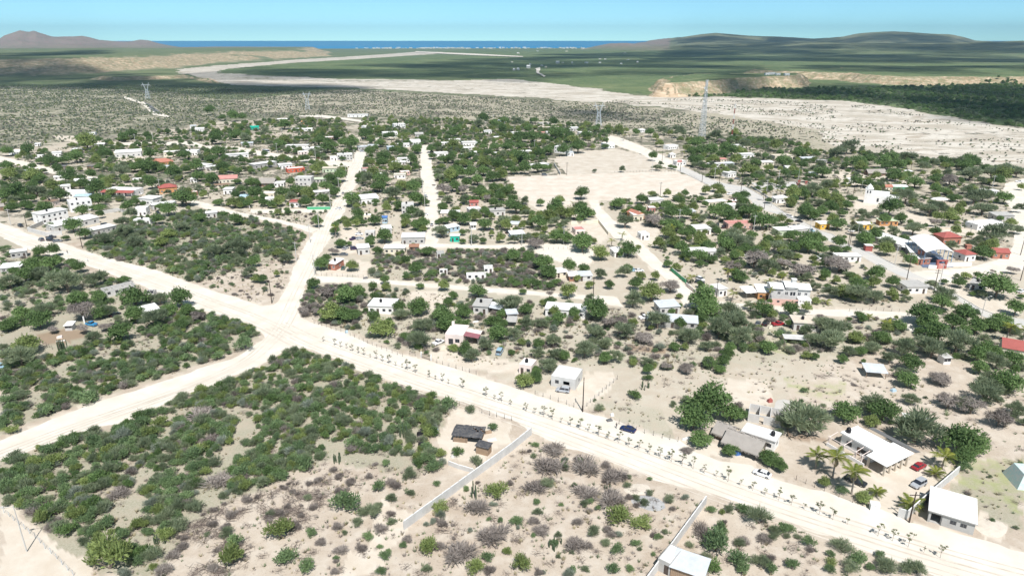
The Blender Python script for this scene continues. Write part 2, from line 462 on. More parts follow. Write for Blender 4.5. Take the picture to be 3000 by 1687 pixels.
THICK = [[(0, 1350), (369, 1245), (625, 1136), (842, 1036), (930, 1038), (1218, 1148), (1334, 1176), (1262, 1290), (1235, 1400), (960, 1345), (750, 1435), (520, 1560), (490, 1690), (280, 1690), (70, 1490), (0, 1470)],
 [(0, 1275), (311, 1158), (559, 1078), (735, 1002), (760, 985), (628, 925), (440, 900), (248, 790), (0, 720)],
 [(284, 752), (560, 832), (700, 790), (850, 750), (895, 700), (755, 650), (560, 615), (400, 640), (235, 722)],
 [(880, 860), (1100, 745), (1560, 735), (1640, 855), (1780, 905), (2600, 935), (3000, 968), (3000, 1130), (2700, 1010), (2110, 1080), (1850, 1080), (1560, 1060), (1180, 1030), (960, 945)],
 [(1740, 1170), (1940, 1200), (1985, 1290), (1830, 1240)], [(2840, 1370), (3000, 1340), (3000, 1560), (2880, 1540), (2780, 1440)]]
# value noise in numpy
def vnoise(x, y, seed=0):
    xi = np.floor(x).astype(np.int64); yi = np.floor(y).astype(np.int64)
    xf = x - xi; yf = y - yi
    u = xf * xf * (3 - 2 * xf); v = yf * yf * (3 - 2 * yf)
    def h(a, b):
        n = (a * 374761393 + b * 668265263 + seed * 974634777) & 0x7fffffff
        n = ((n ^ (n >> 13)) * 1274126177) & 0x7fffffff
        return ((n ^ (n >> 16)) & 0xffff) / 65535.0
    return (h(xi, yi) * (1 - u) + h(xi + 1, yi) * u) * (1 - v) + (h(xi, yi + 1) * (1 - u) + h(xi + 1, yi + 1) * u) * v
def fbm(x, y, oct=4, seed=0):
    s = np.zeros_like(x); a = 0.5; f = 1.0
    for k in range(oct):
        s += a * vnoise(x * f, y * f, seed + k); a *= 0.5; f *= 2.03
    return s
def sdist(poly, X, Y):
    """signed distance, positive inside (world metres)"""
    P = np.asarray(poly, float)
    d = np.full(X.shape, 1e18)
    n = len(P)
    for i in range(n):
        ax, ay = P[i]; bx, by = P[(i + 1) % n]
        dx, dy = bx - ax, by - ay
        L = dx * dx + dy * dy + 1e-9
        t = np.clip(((X - ax) * dx + (Y - ay) * dy) / L, 0, 1)
        d = np.minimum(d, (X - ax - t * dx) ** 2 + (Y - ay - t * dy) ** 2)
    return np.where(p_in(poly, X, Y), 1, -1) * np.sqrt(d)
def gpoly(pp):
    return [tuple(G(x, y))[:2] for x, y in pp]
def sst(a, b, x):
    t = np.clip((x - a) / (b - a), 0, 1)
    return t * t * (3 - 2 * t)

# plateaus: outline on the ground (photo pixels of the foot), height, width of the slope, gully depth
PLATEAUS = [
 ([(1005, 166), (870, 174), (757, 183), (640, 191), (560, 199), (505, 204), (470, 212), (300, 222), (100, 230), (-400, 235), (-900, 235), (-900, 160), (0, 158), (400, 152), (800, 150), (1005, 152)], 42, 260, 170),
 ([(655, 252), (600, 243), (540, 232), (440, 236), (300, 240), (250, 232), (420, 225), (560, 224), (640, 234)], 9, 40, 25),
 ([(1905, 283), (1950, 285), (2031, 284), (2116, 276), (2233, 262), (2357, 257), (2378, 252), (2385, 243), (2357, 240), (2160, 242), (2000, 243), (1900, 262)], 22, 24, 22),
 ([(2540, 249), (2700, 252), (3000, 252), (3500, 255), (3500, 205), (3000, 205), (2540, 210), (2400, 215), (2150, 217), (2160, 226), (2330, 232), (2440, 236)], 17, 40, 34),
]
PLW = [(gpoly(pp), h, w, g) for pp, h, w, g in PLATEAUS]
# ridges seen against the sky: silhouette points (photo pixels), distance of the foot and of the crest
RIDGES = [
 ([(-900, 112), (-300, 108), (-60, 124), (0, 118), (23, 104), (50, 96), (70, 89), (82, 91), (93, 94), (103, 92), (113, 90), (126, 96), (140, 100), (155, 106), (167, 108), (202, 107), (225, 107), (248, 105), (272, 110), (295, 117),
   (349, 122), (388, 122), (419, 116), (443, 119), (466, 127), (500, 134), (543, 141), (600, 150)], 7200, 9800, 0.24),
 ([(1690, 148), (1720, 141), (1760, 132), (1790, 127), (1840, 126), (1880, 131), (1930, 140), (1960, 148)], 7400, 8600, 0.1),
 ([(1800, 146), (1866, 124), (1930, 115), (2000, 108), (2050, 100), (2093, 96), (2140, 100), (2186, 104), (2230, 106), (2279, 107), (2330, 110), (2380, 113), (2430, 110), (2466, 107), (2505, 98), (2550, 94), (2606, 91), (2650, 93),
   (2699, 97), (2740, 99), (2776, 100), (2815, 108), (2854, 119), (2920, 122), (3000, 119), (3600, 112)], 8200, 11200, 0.08),
 ([(1750, 150), (1850, 140), (2000, 133), (2150, 129), (2350, 124), (2600, 127), (2800, 126), (3000, 120), (3600, 116)], 5600, 7600, 0.05),
]
def height(X, Y):
    R = np.hypot(X, Y)
    Z = np.zeros_like(X)
    front = Y > 50
    px = 1500 + 2000 * X / np.maximum(Y * CP + CAM_H * SP, 50)
    for poly, h, w, g in PLW:
        P = np.asarray(poly)
        lo = P.min(0) - 300; hi = P.max(0) + 300
        m = (X > lo[0]) & (X < hi[0]) & (Y > lo[1]) & (Y < hi[1])
        if not m.any(): continue
        x, y = X[m], Y[m]
        sd = sdist(poly, x, y)
        rid = 1 - np.abs(2 * fbm(x / (g * 2.3), y / (g * 2.3), 4, 5) - 1)
        sd = sd - g * (rid - 0.55) * 1.4
        Z[m] = np.maximum(Z[m], h * sst(0, w, sd) + (sd > w) * fbm(x / 400, y / 400, 3, 3) * h * 0.15)
    for prof, rf, rc, ero in RIDGES:
        P = np.asarray(prof, float)
        top = np.interp(px, P[:, 0], P[:, 1], left=P[0, 1], right=P[-1, 1])
        v = (top - 843.5) / 2000
        yc = Y / np.maximum(R, 1) * rc
        q = yc * (SP + v * CP) / (CP - v * SP)
        zt = np.maximum(CAM_H - q, 0)
        inside = (px > P[0, 0]) & (px < P[-1, 0]) & front
        t = (R - rf) / (rc - rf)
        prof_t = np.where(t < 1, np.clip(t, 0, 1) ** 1.35, np.clip(1 - (t - 1) * 1.2, 0, 1))
        n1 = 1 - np.abs(2 * fbm(X / 700, Y / 700, 5, 21) - 1)
        n2 = fbm(X / 260, Y / 260, 4, 9)
        hh = zt * prof_t * (1 - ero * 4 * (1 - n1) * (1 - sst(0.86, 1.0, t)) * sst(0.0, 0.3, t)) + (n2 - 0.5) * 60 * ero * prof_t * (1 - sst(0.9, 1, t)) * 4
        Z = np.maximum(Z, np.where(inside, hh, 0))
    # very soft undulation far off
    Z += sst(1500, 3500, R) * (fbm(X / 500, Y / 500, 3, 31) - 0.45) * 3.0
    return Z

# ---- polar sheet: fine where the land is looked at, coarse behind
az = np.concatenate([np.radians(np.arange(-180, -46, 6.0)), np.radians(np.arange(-46, 46.001, 0.15)), np.radians(np.arange(52, 180, 6.0))])
coast = lambda a: np.interp(np.degrees(a), [-180, -60, -27, -25.0, -24, 0, 4, 10.5, 13, 60, 180], [13000, 13000, 13000, 10500, 9900, 10100, 10300, 11000, 14500, 14500, 13000])
rr = [12.0]
while rr[-1] < 1.0e4:
    rr.append(rr[-1] * (1.012 if rr[-1] < 1500 else 1.0095))
rr = np.array(rr); K = len(rr)
frac = (np.log(rr) - np.log(rr[0])) / (np.log(rr[-1]) - np.log(rr[0]))
Rm = coast(az)
Rg = rr[None, :] * np.where(frac[None, :] > 0.78, 1 + (Rm[:, None] / rr[-1] - 1) * ((frac[None, :] - 0.78) / 0.22), 1.0)
GX = Rg * np.sin(az)[:, None]; GY = Rg * np.cos(az)[:, None]
GZ = height(GX, GY)
GZ[:, -1] = -6.0
na = len(az)
pxg = 1500 + 2000 * GX / np.maximum(GY * CP + CAM_H * SP, 20)
pyg = 843.5 + 2000 * (CAM_H * CP - GY * SP) / np.maximum(GY * CP + CAM_H * SP, 20)
fr = GY > 40
jx = (fbm(GX / 5, GY / 5, 3, 1) - 0.45); jy = (fbm(GX / 5, GY / 5, 3, 2) - 0.45)
JX = GX + jx * 5; JY = GY + jy * 5
qx = 1500 + 2000 * JX / np.maximum(JY * CP + CAM_H * SP, 20)
qy = 843.5 + 2000 * (CAM_H * CP - JY * SP) / np.maximum(JY * CP + CAM_H * SP, 20)
sand = np.zeros(GX.shape, np.float32); bare = np.zeros(GX.shape, np.float32); grass = np.zeros(GX.shape, np.float32)
dark = np.zeros(GX.shape, np.float32); scrub = np.zeros(GX.shape, np.float32); green = np.zeros(GX.shape, np.float32); pinkr = np.zeros(GX.shape, np.float32)
jx2 = (fbm(GX / 60, GY / 60, 3, 6) - 0.45) * 50
rx = 1500 + 2000 * (GX + jx2) / np.maximum((GY + jx2) * CP + CAM_H * SP, 20)
ry = 843.5 + 2000 * (CAM_H * CP - (GY + jx2) * SP) / np.maximum((GY + jx2) * CP + CAM_H * SP, 20)
sand[p_in(RIVER, rx, ry) & fr] = 1
for ib, b in enumerate(BARE): bare[p_in(b, qx, qy) & fr] = 0.4 if ib in (1, 2, 4, 7) else 1
for r in [ROAD_MAIN, FIELD, FIELD2, PAVED] + list(ROADS.values()):
    bare[p_in(r, qx, qy) & fr] = 1
for b in GREENGRASS: grass[p_in(b, qx, qy) & fr] = 1
for b in DARKDIRT: dark[p_in(b, qx, qy) & fr] = 1
town = p_in(TOWN, qx, qy) & fr
bare[town] = np.maximum(bare[town], 0.45)
RR = np.hypot(GX, GY)
# share of the ground hidden by scrub where bushes are no longer built one by one
scrub = (sst(900, 1700, RR) * 0.9).astype(np.float32)
midveg = (sst(430, 800, RR) * 0.55).astype(np.float32)
scrub = np.maximum(scrub, midveg * (~town))
mid_sandy = p_in([(640, 300), (1000, 262), (1400, 283), (1800, 306), (2250, 360), (2420, 440), (2100, 420), (1800, 370), (1000, 335), (700, 330)], rx, ry) & fr
scrub[mid_sandy] = 0.42
scrub[town & (bare < .9)] = np.maximum(scrub, 0.16 + 0.30 * sst(260, 600, RR))[town & (bare < .9)]
rights = p_in([(2000, 322), (2233, 353), (2388, 385), (2600, 455), (2400, 450), (2150, 395), (1950, 350)], rx, ry) & fr
scrub[rights] = 0.34
weed = np.zeros(GX.shape, np.float32)
leftgreen = p_in([(-200, 250), (200, 255), (500, 270), (700, 300), (700, 340), (500, 370), (200, 420), (-200, 460)], rx, ry) & fr
scrub[leftgreen] = 0.46
scrub[bare > 0.9] = 0
rivs = sand > 0.5
scrub[rivs] = 0.30
vegbar = p_in([(640, 214), (740, 220), (1000, 231), (1334, 236), (1250, 240), (1000, 242), (740, 236), (650, 232)], rx, ry) & fr
scrub[vegbar] = 0.38
isl = p_in([(2370, 325), (2520, 335), (2900, 400), (3000, 430), (3000, 450), (2700, 410), (2400, 350)], rx, ry) & fr
scrub[isl] = 0.30
green = (sst(900, 2200, RR) * 0.75).astype(np.float32)
green[mid_sandy] = 0.15
green[leftgreen] = 0.2
rgreen = p_in([(2000, 283), (2310, 290), (2505, 297), (2621, 313), (2854, 356), (3100, 392), (3300, 200), (1500, 140), (1100, 160), (620, 205), (740, 218), (1334, 233), (1644, 246), (1815, 270)], rx, ry) & fr
green[rgreen & (RR > 1000)] = 1.0
scrub[rgreen & ~rivs & (RR > 1000)] = 0.93
pinkr = np.where((GZ > 12) & (RR > 6500), np.clip(GZ / 60, 0, 1), 0).astype(np.float32)
pinkr = np.where(pxg > 1960, pinkr * 0.18, pinkr).astype(np.float32)

weed[town] = 0.42
weed[(RR > 420) & ~town] = 0.75
weed[leftgreen] = 1.0; weed[mid_sandy] = .8
for zp in THICK: weed[p_in(zp, qx, qy) & fr] = 0.85
weed = np.where(bare > .9, 0, weed); weed = np.where(rivs, .15, weed).astype(np.float32)
V = np.stack([GX, GY, GZ], -1).reshape(-1, 3)
V = np.vstack([V, [[0, 0, 0]]])
idx = np.arange(na * K).reshape(na, K)
nxt = np.roll(idx, -1, 0)
quads = np.stack([idx[:, :-1], idx[:, 1:], nxt[:, 1:], nxt[:, :-1]], -1).reshape(-1, 4)
tris = np.stack([np.full(na, na * K), idx[:, 0], nxt[:, 0]], -1)
me = bpy.data.meshes.new('ground')
me.vertices.add(len(V)); me.vertices.foreach_set('co', V.astype(np.float32).ravel())
nl = quads.size + tris.size
me.loops.add(nl)
me.loops.foreach_set('vertex_index', np.concatenate([quads[:, ::-1].ravel(), tris[:, ::-1].ravel()]).astype(np.int32))
me.polygons.add(len(quads) + len(tris))
ls = np.concatenate([np.arange(len(quads)) * 4, len(quads) * 4 + np.arange(len(tris)) * 3]).astype(np.int32)
me.polygons.foreach_set('loop_start', ls)
me.update(calc_edges=True)
me.validate()
me.polygons.foreach_set('use_smooth', np.ones(len(me.polygons), bool))
for nm, arr in (('sand', sand), ('bare', bare), ('grass', grass), ('dark', dark), ('scrub', scrub), ('green', green), ('rock', pinkr), ('weed', weed)):
    a = me.attributes.new(nm, 'FLOAT', 'POINT')
    a.data.foreach_set('value', np.append(arr.ravel(), 0).astype(np.float32))

def ground_material():
    m = bpy.data.materials.new('dry_ground')
    t, b, out = nodes_of(m)
    geo = N(t, 'ShaderNodeNewGeometry'); pos = geo.outputs['Position']
    A = lambda n: N(t, 'ShaderNodeAttribute', attribute_name=n).outputs['Fac']
    big = noise(t, pos, 0.025, 5, 0.6)
    med = noise(t, pos, 0.22, 6, 0.65)
    fine = noise(t, pos, 2.2, 5, 0.7)
    soil = mixc(t, ramp(t, big, 0.35, 0.65), (0.40, 0.33, 0.262), (0.485, 0.42, 0.345))
    soil = mixc(t, ramp(t, med, 0.45, 0.75), soil, (0.55, 0.495, 0.425))
    # leaf litter, dead twigs, small stones
    lit = mth(t, 'MULTIPLY', ramp(t, fine, 0.56, 0.66), ramp(t, med, 0.60, 0.40))
    lit = mth(t, 'MULTIPLY', lit, ramp(t, A('bare'), 0.0, 1.0, 0.85, 0.12))
    soil = mixc(t, lit, soil, (0.22, 0.175, 0.14))
    wh = ramp(t, noise(t, pos, 5.0, 3, 0.6), 0.68, 0.74, 0, 0.5)
    soil = mixc(t, wh, soil, (0.66, 0.62, 0.57))
    wd = mth(t, 'MULTIPLY', A('weed'), ramp(t, mth(t, 'ADD', mth(t, 'MULTIPLY', med, .6), mth(t, 'MULTIPLY', noise(t, pos, .06, 5, .7), .5)), 0.40, 0.60, 0.25, 0.9))
    soil = mixc(t, wd, soil, mixc(t, ramp(t, fine, .4, .6), (0.235, 0.235, 0.160), (0.36, 0.345, 0.265)))
    bb = mixc(t, ramp(t, med, 0.3, 0.7), (0.56, 0.49, 0.40), (0.64, 0.585, 0.505))
    soil = mixc(t, mth(t, 'MULTIPLY', ramp(t, A('bare'), 0.2, 0.9), 0.75), soil, bb)
    gfac = mth(t, 'MULTIPLY', A('grass'), ramp(t, med, 0.42, 0.6, 0, 0.6))
    soil = mixc(t, gfac, soil, (0.30, 0.33, 0.13))
    soil = mixc(t, mth(t, 'MULTIPLY', A('dark'), 0.75), soil, (0.27, 0.19, 0.13))
    # river sand with braided channels (long along the flow)
    mp = N(t, 'ShaderNodeMapping'); mp.inputs['Rotation'].default_value = (0, 0, math.radians(28))
    mp.inputs['Scale'].default_value = (0.008, 0.015, 0.02)
    t.links.new(pos, mp.inputs['Vector'])
    ch = noise(t, mp.outputs[0], 1.6, 5, 0.6)
    sandc = mixc(t, ramp(t, ch, 0.42, 0.56), (0.42, 0.375, 0.31), (0.58, 0.54, 0.475))
    sandc = mixc(t, ramp(t, ch, 0.58, 0.63, 0, 0.85), sandc, (0.36, 0.305, 0.24))
    sandc = mixc(t, mth(t, 'MULTIPLY', ramp(t, noise(t, pos, .05, 5, .7), .52, .62), .6), sandc, (0.38, 0.35, 0.29))
    soil = mixc(t, A('sand'), soil, sandc)
    # far scrub cover
    vor = N(t, 'ShaderNodeTexVoronoi'); vor.inputs['Scale'].default_value = 0.11
    t.links.new(pos, vor.inputs['Vector'])
    sp1 = noise(t, pos, 0.075, 6, 0.72)
    sp2 = noise(t, pos, 0.012, 5, 0.6)
    dens = mth(t, 'ADD', mth(t, 'ADD', mth(t, 'MULTIPLY', sp1, 0.9), mth(t, 'MULTIPLY', sp2, 0.5)), mth(t, 'MULTIPLY', vor.outputs['Distance'], -0.035))
    thr = ramp(t, A('scrub'), 0.0, 1.0, 1.02, 0.30)
    cov = ramp(t, mth(t, 'SUBTRACT', dens, thr), -0.02, 0.06)
    cov = mth(t, 'MULTIPLY', cov, ramp(t, A('scrub'), 0.02, 0.08))
    vcol = mixc(t, ramp(t, sp1, 0.35, 0.65), (0.115, 0.145, 0.075), (0.180, 0.205, 0.110))
    gcol = mixc(t, ramp(t, sp1, 0.35, 0.65), (0.060, 0.100, 0.050), (0.150, 0.190, 0.085))
    gcol = mixc(t, ramp(t, sp2, 0.52, 0.66, 0, 0.55), gcol, (0.21, 0.235, 0.11))
    sp3 = noise(t, pos, .0035, 6, .65)
    gcol = mixc(t, ramp(t, sp3, .50, .62, 0, .5), gcol, (0.19, 0.215, 0.105))
    gcol = mixc(t, ramp(t, noise(t, pos, .03, 4, .8), .60, .68, 0, .6), gcol, (0.34, 0.30, 0.22))
    greyv = mixc(t, ramp(t, sp2, 0.4, 0.6, 0, 0.7), vcol, (0.215, 0.195, 0.165))
    vcol = mixc(t, A('green'), greyv, gcol)
    vcol = mixc(t, mth(t, 'MULTIPLY', A('rock'), ramp(t, sp1, 0.38, 0.62, 0.0, 0.9)), vcol, (0.34, 0.19, 0.22))
    # bare earth on steep faces
    sx = N(t, 'ShaderNodeSeparateXYZ'); t.links.new(geo.outputs['Normal'], sx.inputs[0])
    steep = mth(t, 'MULTIPLY', ramp(t, sx.outputs['Z'], 0.9985, 0.985), ramp(t, A('rock'), 0.0, 0.2, 1.0, 0.15))
    mp2 = N(t, 'ShaderNodeMapping'); mp2.inputs['Scale'].default_value = (0.05, 0.05, 0.35); t.links.new(pos, mp2.inputs['Vector'])
    strata = noise(t, mp2.outputs[0], 1.0, 4, 0.6)
    clf = mixc(t, ramp(t, strata, 0.4, 0.62), (0.40, 0.29, 0.19), (0.58, 0.47, 0.34))
    cov = mth(t, 'MULTIPLY', cov, mth(t, 'SUBTRACT', 1.0, mth(t, 'MULTIPLY', steep, ramp(t, sp1, 0.40, 0.60, 1.0, 0.30))))
    soil = mixc(t, steep, soil, clf)
    col = mixc(t, cov, soil, vcol)
    t.links.new(col, b.inputs['Base Color'])
    b.inputs['Roughness'].default_value = 0.95
    b.inputs['Specular IOR Level'].default_value = 0.1
    bump = N(t, 'ShaderNodeBump'); bump.inputs['Strength'].default_value = 0.35; bump.inputs['Distance'].default_value = 0.12
    t.links.new(fine, bump.inputs['Height'])
    bump2 = N(t, 'ShaderNodeBump'); bump2.inputs['Strength'].default_value = 0.8; bump2.inputs['Distance'].default_value = 3.0
    t.links.new(mth(t, 'MULTIPLY', cov, dens), bump2.inputs['Height']); t.links.new(bump.outputs[0], bump2.inputs['Normal'])
    t.links.new(bump2.outputs[0], b.inputs['Normal'])
    return m
me.materials.append(ground_material())
go = link('ground', me)
tag(go, kind='structure')

# ---- sea
m = bpy.data.materials.new('sea_water')
t, b, out = nodes_of(m)
geo = N(t, 'ShaderNodeNewGeometry')
n1 = noise(t, geo.outputs['Position'], 0.0008, 6, 0.6)
t.links.new(mixc(t, ramp(t, n1, 0.3, 0.7), (0.004, 0.20, 0.42), (0.006, 0.25, 0.50)), b.inputs['Base Color'])
b.inputs['Roughness'].default_value = 0.6
b.inputs['Specular IOR Level'].default_value = 0.05
mb = MB()
R2 = 240000
ring = [(R2 * math.sin(a * math.pi / 48), R2 * math.cos(a * math.pi / 48), -4.0) for a in range(96)]
ring0 = [(8000 * math.sin(a * math.pi / 48), 8000 * math.cos(a * math.pi / 48), -4.0) for a in range(96)]
mb.add(ring0 + ring, [(i, 96 + i, 96 + (i + 1) % 96, (i + 1) % 96)[::-1] for i in range(96)])
tag(mb.obj('sea', m), kind='structure')

# ---- road sheets
def sheet(name, pp, mat, z, jitter=0.0, step=3.0, seed=0):
    pts = gpoly(pp)
    out = []
    n = len(pts)
    r = random.Random(seed)
    for i in range(n):
        a = Vector(pts[i]); c = Vector(pts[(i + 1) % n])
        L = (c - a).length
        k = max(1, min(60, int(L / step)))
        nrm = Vector((-(c - a).y, (c - a).x)).normalized() if L > 0 else Vector((0, 0))
        for j in range(k):
            p = a.lerp(c, j / k)
            if jitter:
                p = p + nrm * jitter * (mnoise.noise(Vector((p.x * 0.25, p.y * 0.25, seed))) * 1.6 + r.uniform(-.35, .35))
            out.append((p.x, p.y, z))
    bm = bmesh.new()
    f = bm.faces.new([bm.verts.new(p) for p in out])
    if f.normal.z < 0: f.normal_flip()
    bmesh.ops.triangulate(bm, faces=bm.faces[:])
    bm.normal_update()
    for f in bm.faces:
        if f.normal.z < 0: f.normal_flip()
    me = bpy.data.meshes.new(name); bm.to_mesh(me); bm.free()
    me.materials.append(mat)
    o = link(name, me)
    tag(o, kind='structure')
    return o

def dirtmat(name, ang, c0=(0.60, 0.545, 0.465), c1=(0.67, 0.63, 0.565), rut=(0.50, 0.42, 0.335)):
    m = bpy.data.materials.new(name)
    t, b, out = nodes_of(m)
    geo = N(t, 'ShaderNodeNewGeometry'); pos = geo.outputs['Position']
    mp = N(t, 'ShaderNodeMapping'); mp.inputs['Rotation'].default_value = (0, 0, math.radians(-ang))
    mp.vector_type = 'POINT'
    t.links.new(pos, mp.inputs['Vector'])
    mp2 = N(t, 'ShaderNodeMapping'); mp2.inputs['Scale'].default_value = (0.02, 0.55, 1)
    t.links.new(mp.outputs[0], mp2.inputs['Vector'])
    tr = noise(t, mp2.outputs[0], 1.0, 5, 0.6)
    med = noise(t, pos, 0.12, 6, 0.62)
    fine = noise(t, pos, 2.5, 4, 0.7)
    c = mixc(t, ramp(t, med, 0.35, 0.65), c0, c1)
    c = mixc(t, ramp(t, tr, 0.50, 0.66, 0, 0.08), c, rut)
    c = mixc(t, ramp(t, fine, 0.62, 0.75, 0, 0.35), c, rut)
    t.links.new(c, b.inputs['Base Color'])
    b.inputs['Roughness'].default_value = 0.95
    b.inputs['Specular IOR Level'].default_value = 0.1
    bump = N(t, 'ShaderNodeBump'); bump.inputs['Strength'].default_value = 0.5; bump.inputs['Distance'].default_value = 0.12
    t.links.new(mth(t, 'ADD', mth(t, 'MULTIPLY', tr, 0.1), mth(t, 'MULTIPLY', fine, 0.4)), bump.inputs['Height'])
    t.links.new(bump.outputs[0], b.inputs['Normal'])
    return m
def ang_of(p, q):
    a = G(*p); b2 = G(*q)
    return math.degrees(math.atan2(b2.y - a.y, b2.x - a.x))
sheet('dirt_road', ROAD_MAIN, dirtmat('pale_road_dirt', ang_of((900, 990), (2600, 1560))), 0.012, 0.55, 2.2, 1)
LANE = dirtmat('lane_dirt', 20)
LANE2 = dirtmat('street_dirt', 88)
k = 0
for nm, pp in ROADS.items():
    k += 1
    sheet('dirt_road', pp, LANE2 if nm in ('second_street', 'field_street') else LANE, 0.020 + 0.002 * k, 0.5, 4.0, k + 1)
# concrete avenue with pale kerbs
pav = plain('avenue_concrete', (0.47, 0.465, 0.45), 0.9, 0.45, 0.12, dirtcol=(0.60, 0.55, 0.48))
sheet('paved_road', PAVED, pav, 0.060)
FSAND = dirtmat('field_sand', 5, (0.54, 0.465, 0.385), (0.63, 0.58, 0.51), (0.52, 0.44, 0.34))
sheet('sports_field_ground', FIELD, FSAND, 0.045, 0.5, 4, 31)
sheet('dry_lot_ground', FIELD2, dirtmat('dry_lot_soil', 5, (0.47, 0.41, 0.335), (0.57, 0.52, 0.45), (0.40, 0.34, 0.27)), 0.048, 0.5, 4, 32)
def curb(pp, name='kerb'):
    mb = MB()
    for i in range(len(pp) - 1):
        a = G(*pp[i]); b2 = G(*pp[i + 1])
        d = (b2 - a); L = d.length
        M = Matrix.Translation(a) @ Matrix.Rotation(math.atan2(d.y, d.x), 4, 'Z')
        mb.box(0, L, -0.12, 0.12, 0.0, 0.20, M=M)
    tag(mb.obj(name, plain('kerb_concrete', (0.56, 0.55, 0.52))), kind='structure')
curb([(2742, 829), (2814, 870), (2869, 903), (2924, 925), (3000, 936), (3120, 953)])
curb([(2131, 539), (2184, 547), (2228, 572), (2297, 622), (2352, 649), (2400, 675), (2436, 685), (2469, 707), (2502, 724), (2579, 754), (2629, 779), (2662, 793)])
curb([(2057, 535), (2004, 508), (1984, 501)])
# asphalt bend on the far left slope
m_as = plain('far_asphalt', (0.16, 0.16, 0.17))
sheet('far_road', tpts('F1', [(940, 600), (1080, 640), (1130, 665), (1180, 710), (1290, 752), (1280, 758), (1150, 740), (1110, 690), (1060, 655), (935, 612)]), dirtmat('far_track', 0), 0.1, 0.8, 10, 41)
sheet('far_road', tpts('F1', [(1085, 642), (1130, 660), (1190, 705), (1225, 735), (1190, 735), (1140, 700), (1110, 668)]), m_as, 0.2)
for i, pp in enumerate([[(900, 290), (1370, 303), (1370, 306), (900, 296)],
                        ]):
    pass
sheet('far_road', tpts('F2', [(560, 262), (1000, 280), (1370, 300), (1370, 306), (1000, 292), (560, 270)]), dirtmat('far_track2', 0), 2.6, 5, 60, 42)
sheet('far_road', tpts('F2', [(1460, 395), (1500, 385), (1500, 410), (1490, 425), (1545, 452), (1530, 460), (1470, 425), (1470, 405)]), dirtmat('far_track3', 0), 2.6, 2, 30, 43)
sheet('far_road', tpts('A2', [(1230, 25), (1500, 60), (1700, 90), (1870, 118), (1870, 128), (1680, 108), (1480, 80), (1220, 55), (1000, 45), (1000, 35)]), LANE, 0.3, 1, 10, 45)

def ruts(pts, offs, w=0.55, seed=0, nm='tyre_track'):
    """shallow darker wheel tracks following the road"""
    P_ = [Vector(tuple(G(*p))[:2]) for p in pts]
    # smooth resample
    q = []
    for i in range(len(P_) - 1):
        n = max(1, int((P_[i + 1] - P_[i]).length / 3))
        for j in range(n): q.append(P_[i].lerp(P_[i + 1], j / n))
    q.append(P_[-1])
    for _ in range(12): q = [q[0]] + [(q[i - 1] + q[i] * 2 + q[i + 1]) / 4 for i in range(1, len(q) - 1)] + [q[-1]]
    mb = MB()
    for k, off in enumerate(offs):
        for pair in (-0.8, 0.8):
            vs = []; L = 0
            for i in range(len(q)):
                d = (q[min(i + 1, len(q) - 1)] - q[max(i - 1, 0)]).normalized(); nn = Vector((-d.y, d.x))
                o2 = off + pair + 1.3 * (mnoise.noise(Vector((i * .03, k * 9.1, seed)))) 
                ww = w * (0.25 + 0.9 * abs(mnoise.noise(Vector((i * .11, k * 3 + pair, seed + 4)))) * 1.6)
                a = q[i] + nn * (o2 - ww / 2); b = q[i] + nn * (o2 + ww / 2)
                zz = .050 + .012 * seed + .003 * k
                vs += [(a.x, a.y, zz), (b.x, b.y, zz)]
            mb.add(vs, [(2 * i, 2 * i + 2, 2 * i + 3, 2 * i + 1)[::-1] for i in range(len(q) - 1)])
    tag(mb.obj(nm, MATS['track_dirt']), kind='structure')
_tm = bpy.data.materials.new('track_dirt'); MATS['track_dirt'] = _tm
t, b, out = nodes_of(_tm); geo = N(t, 'ShaderNodeNewGeometry')
n1 = noise(t, geo.outputs['Position'], .3, 5, .6)
t.links.new(mixc(t, ramp(t, n1, .35, .65), (0.50, 0.435, 0.36), (0.62, 0.57, 0.50)), b.inputs['Base Color']); b.inputs['Roughness'].default_value = .95; b.inputs['Specular IOR Level'].default_value = .1
ruts([(820, 950), (920, 1000), (1100, 1060), (1300, 1130), (1500, 1195), (1700, 1262), (1900, 1335), (2100, 1410), (2300, 1480), (2500, 1540), (2750, 1620), (3050, 1700)], (-6.5, -2.8, 1.4), .6, 1)
ruts([(-60, 655), (100, 712), (300, 770), (480, 832), (620, 885), (760, 935), (860, 985)], (-3, 1.5), .6, 2)
ruts([(-40, 1350), (150, 1275), (400, 1190), (600, 1120), (740, 1055), (830, 960), (870, 870), (915, 775), (960, 650), (1005, 560), (1050, 470)], (-1.8, 1.8), .5, 3)
# ------------------------------------------------------------------ plants: prototypes are meshes one unit wide
def tone_attr(me, tones_per_face):
    a = me.attributes.new('tone', 'FLOAT', 'FACE')
    a.data.foreach_set('value', np.asarray(tones_per_face, np.float32))

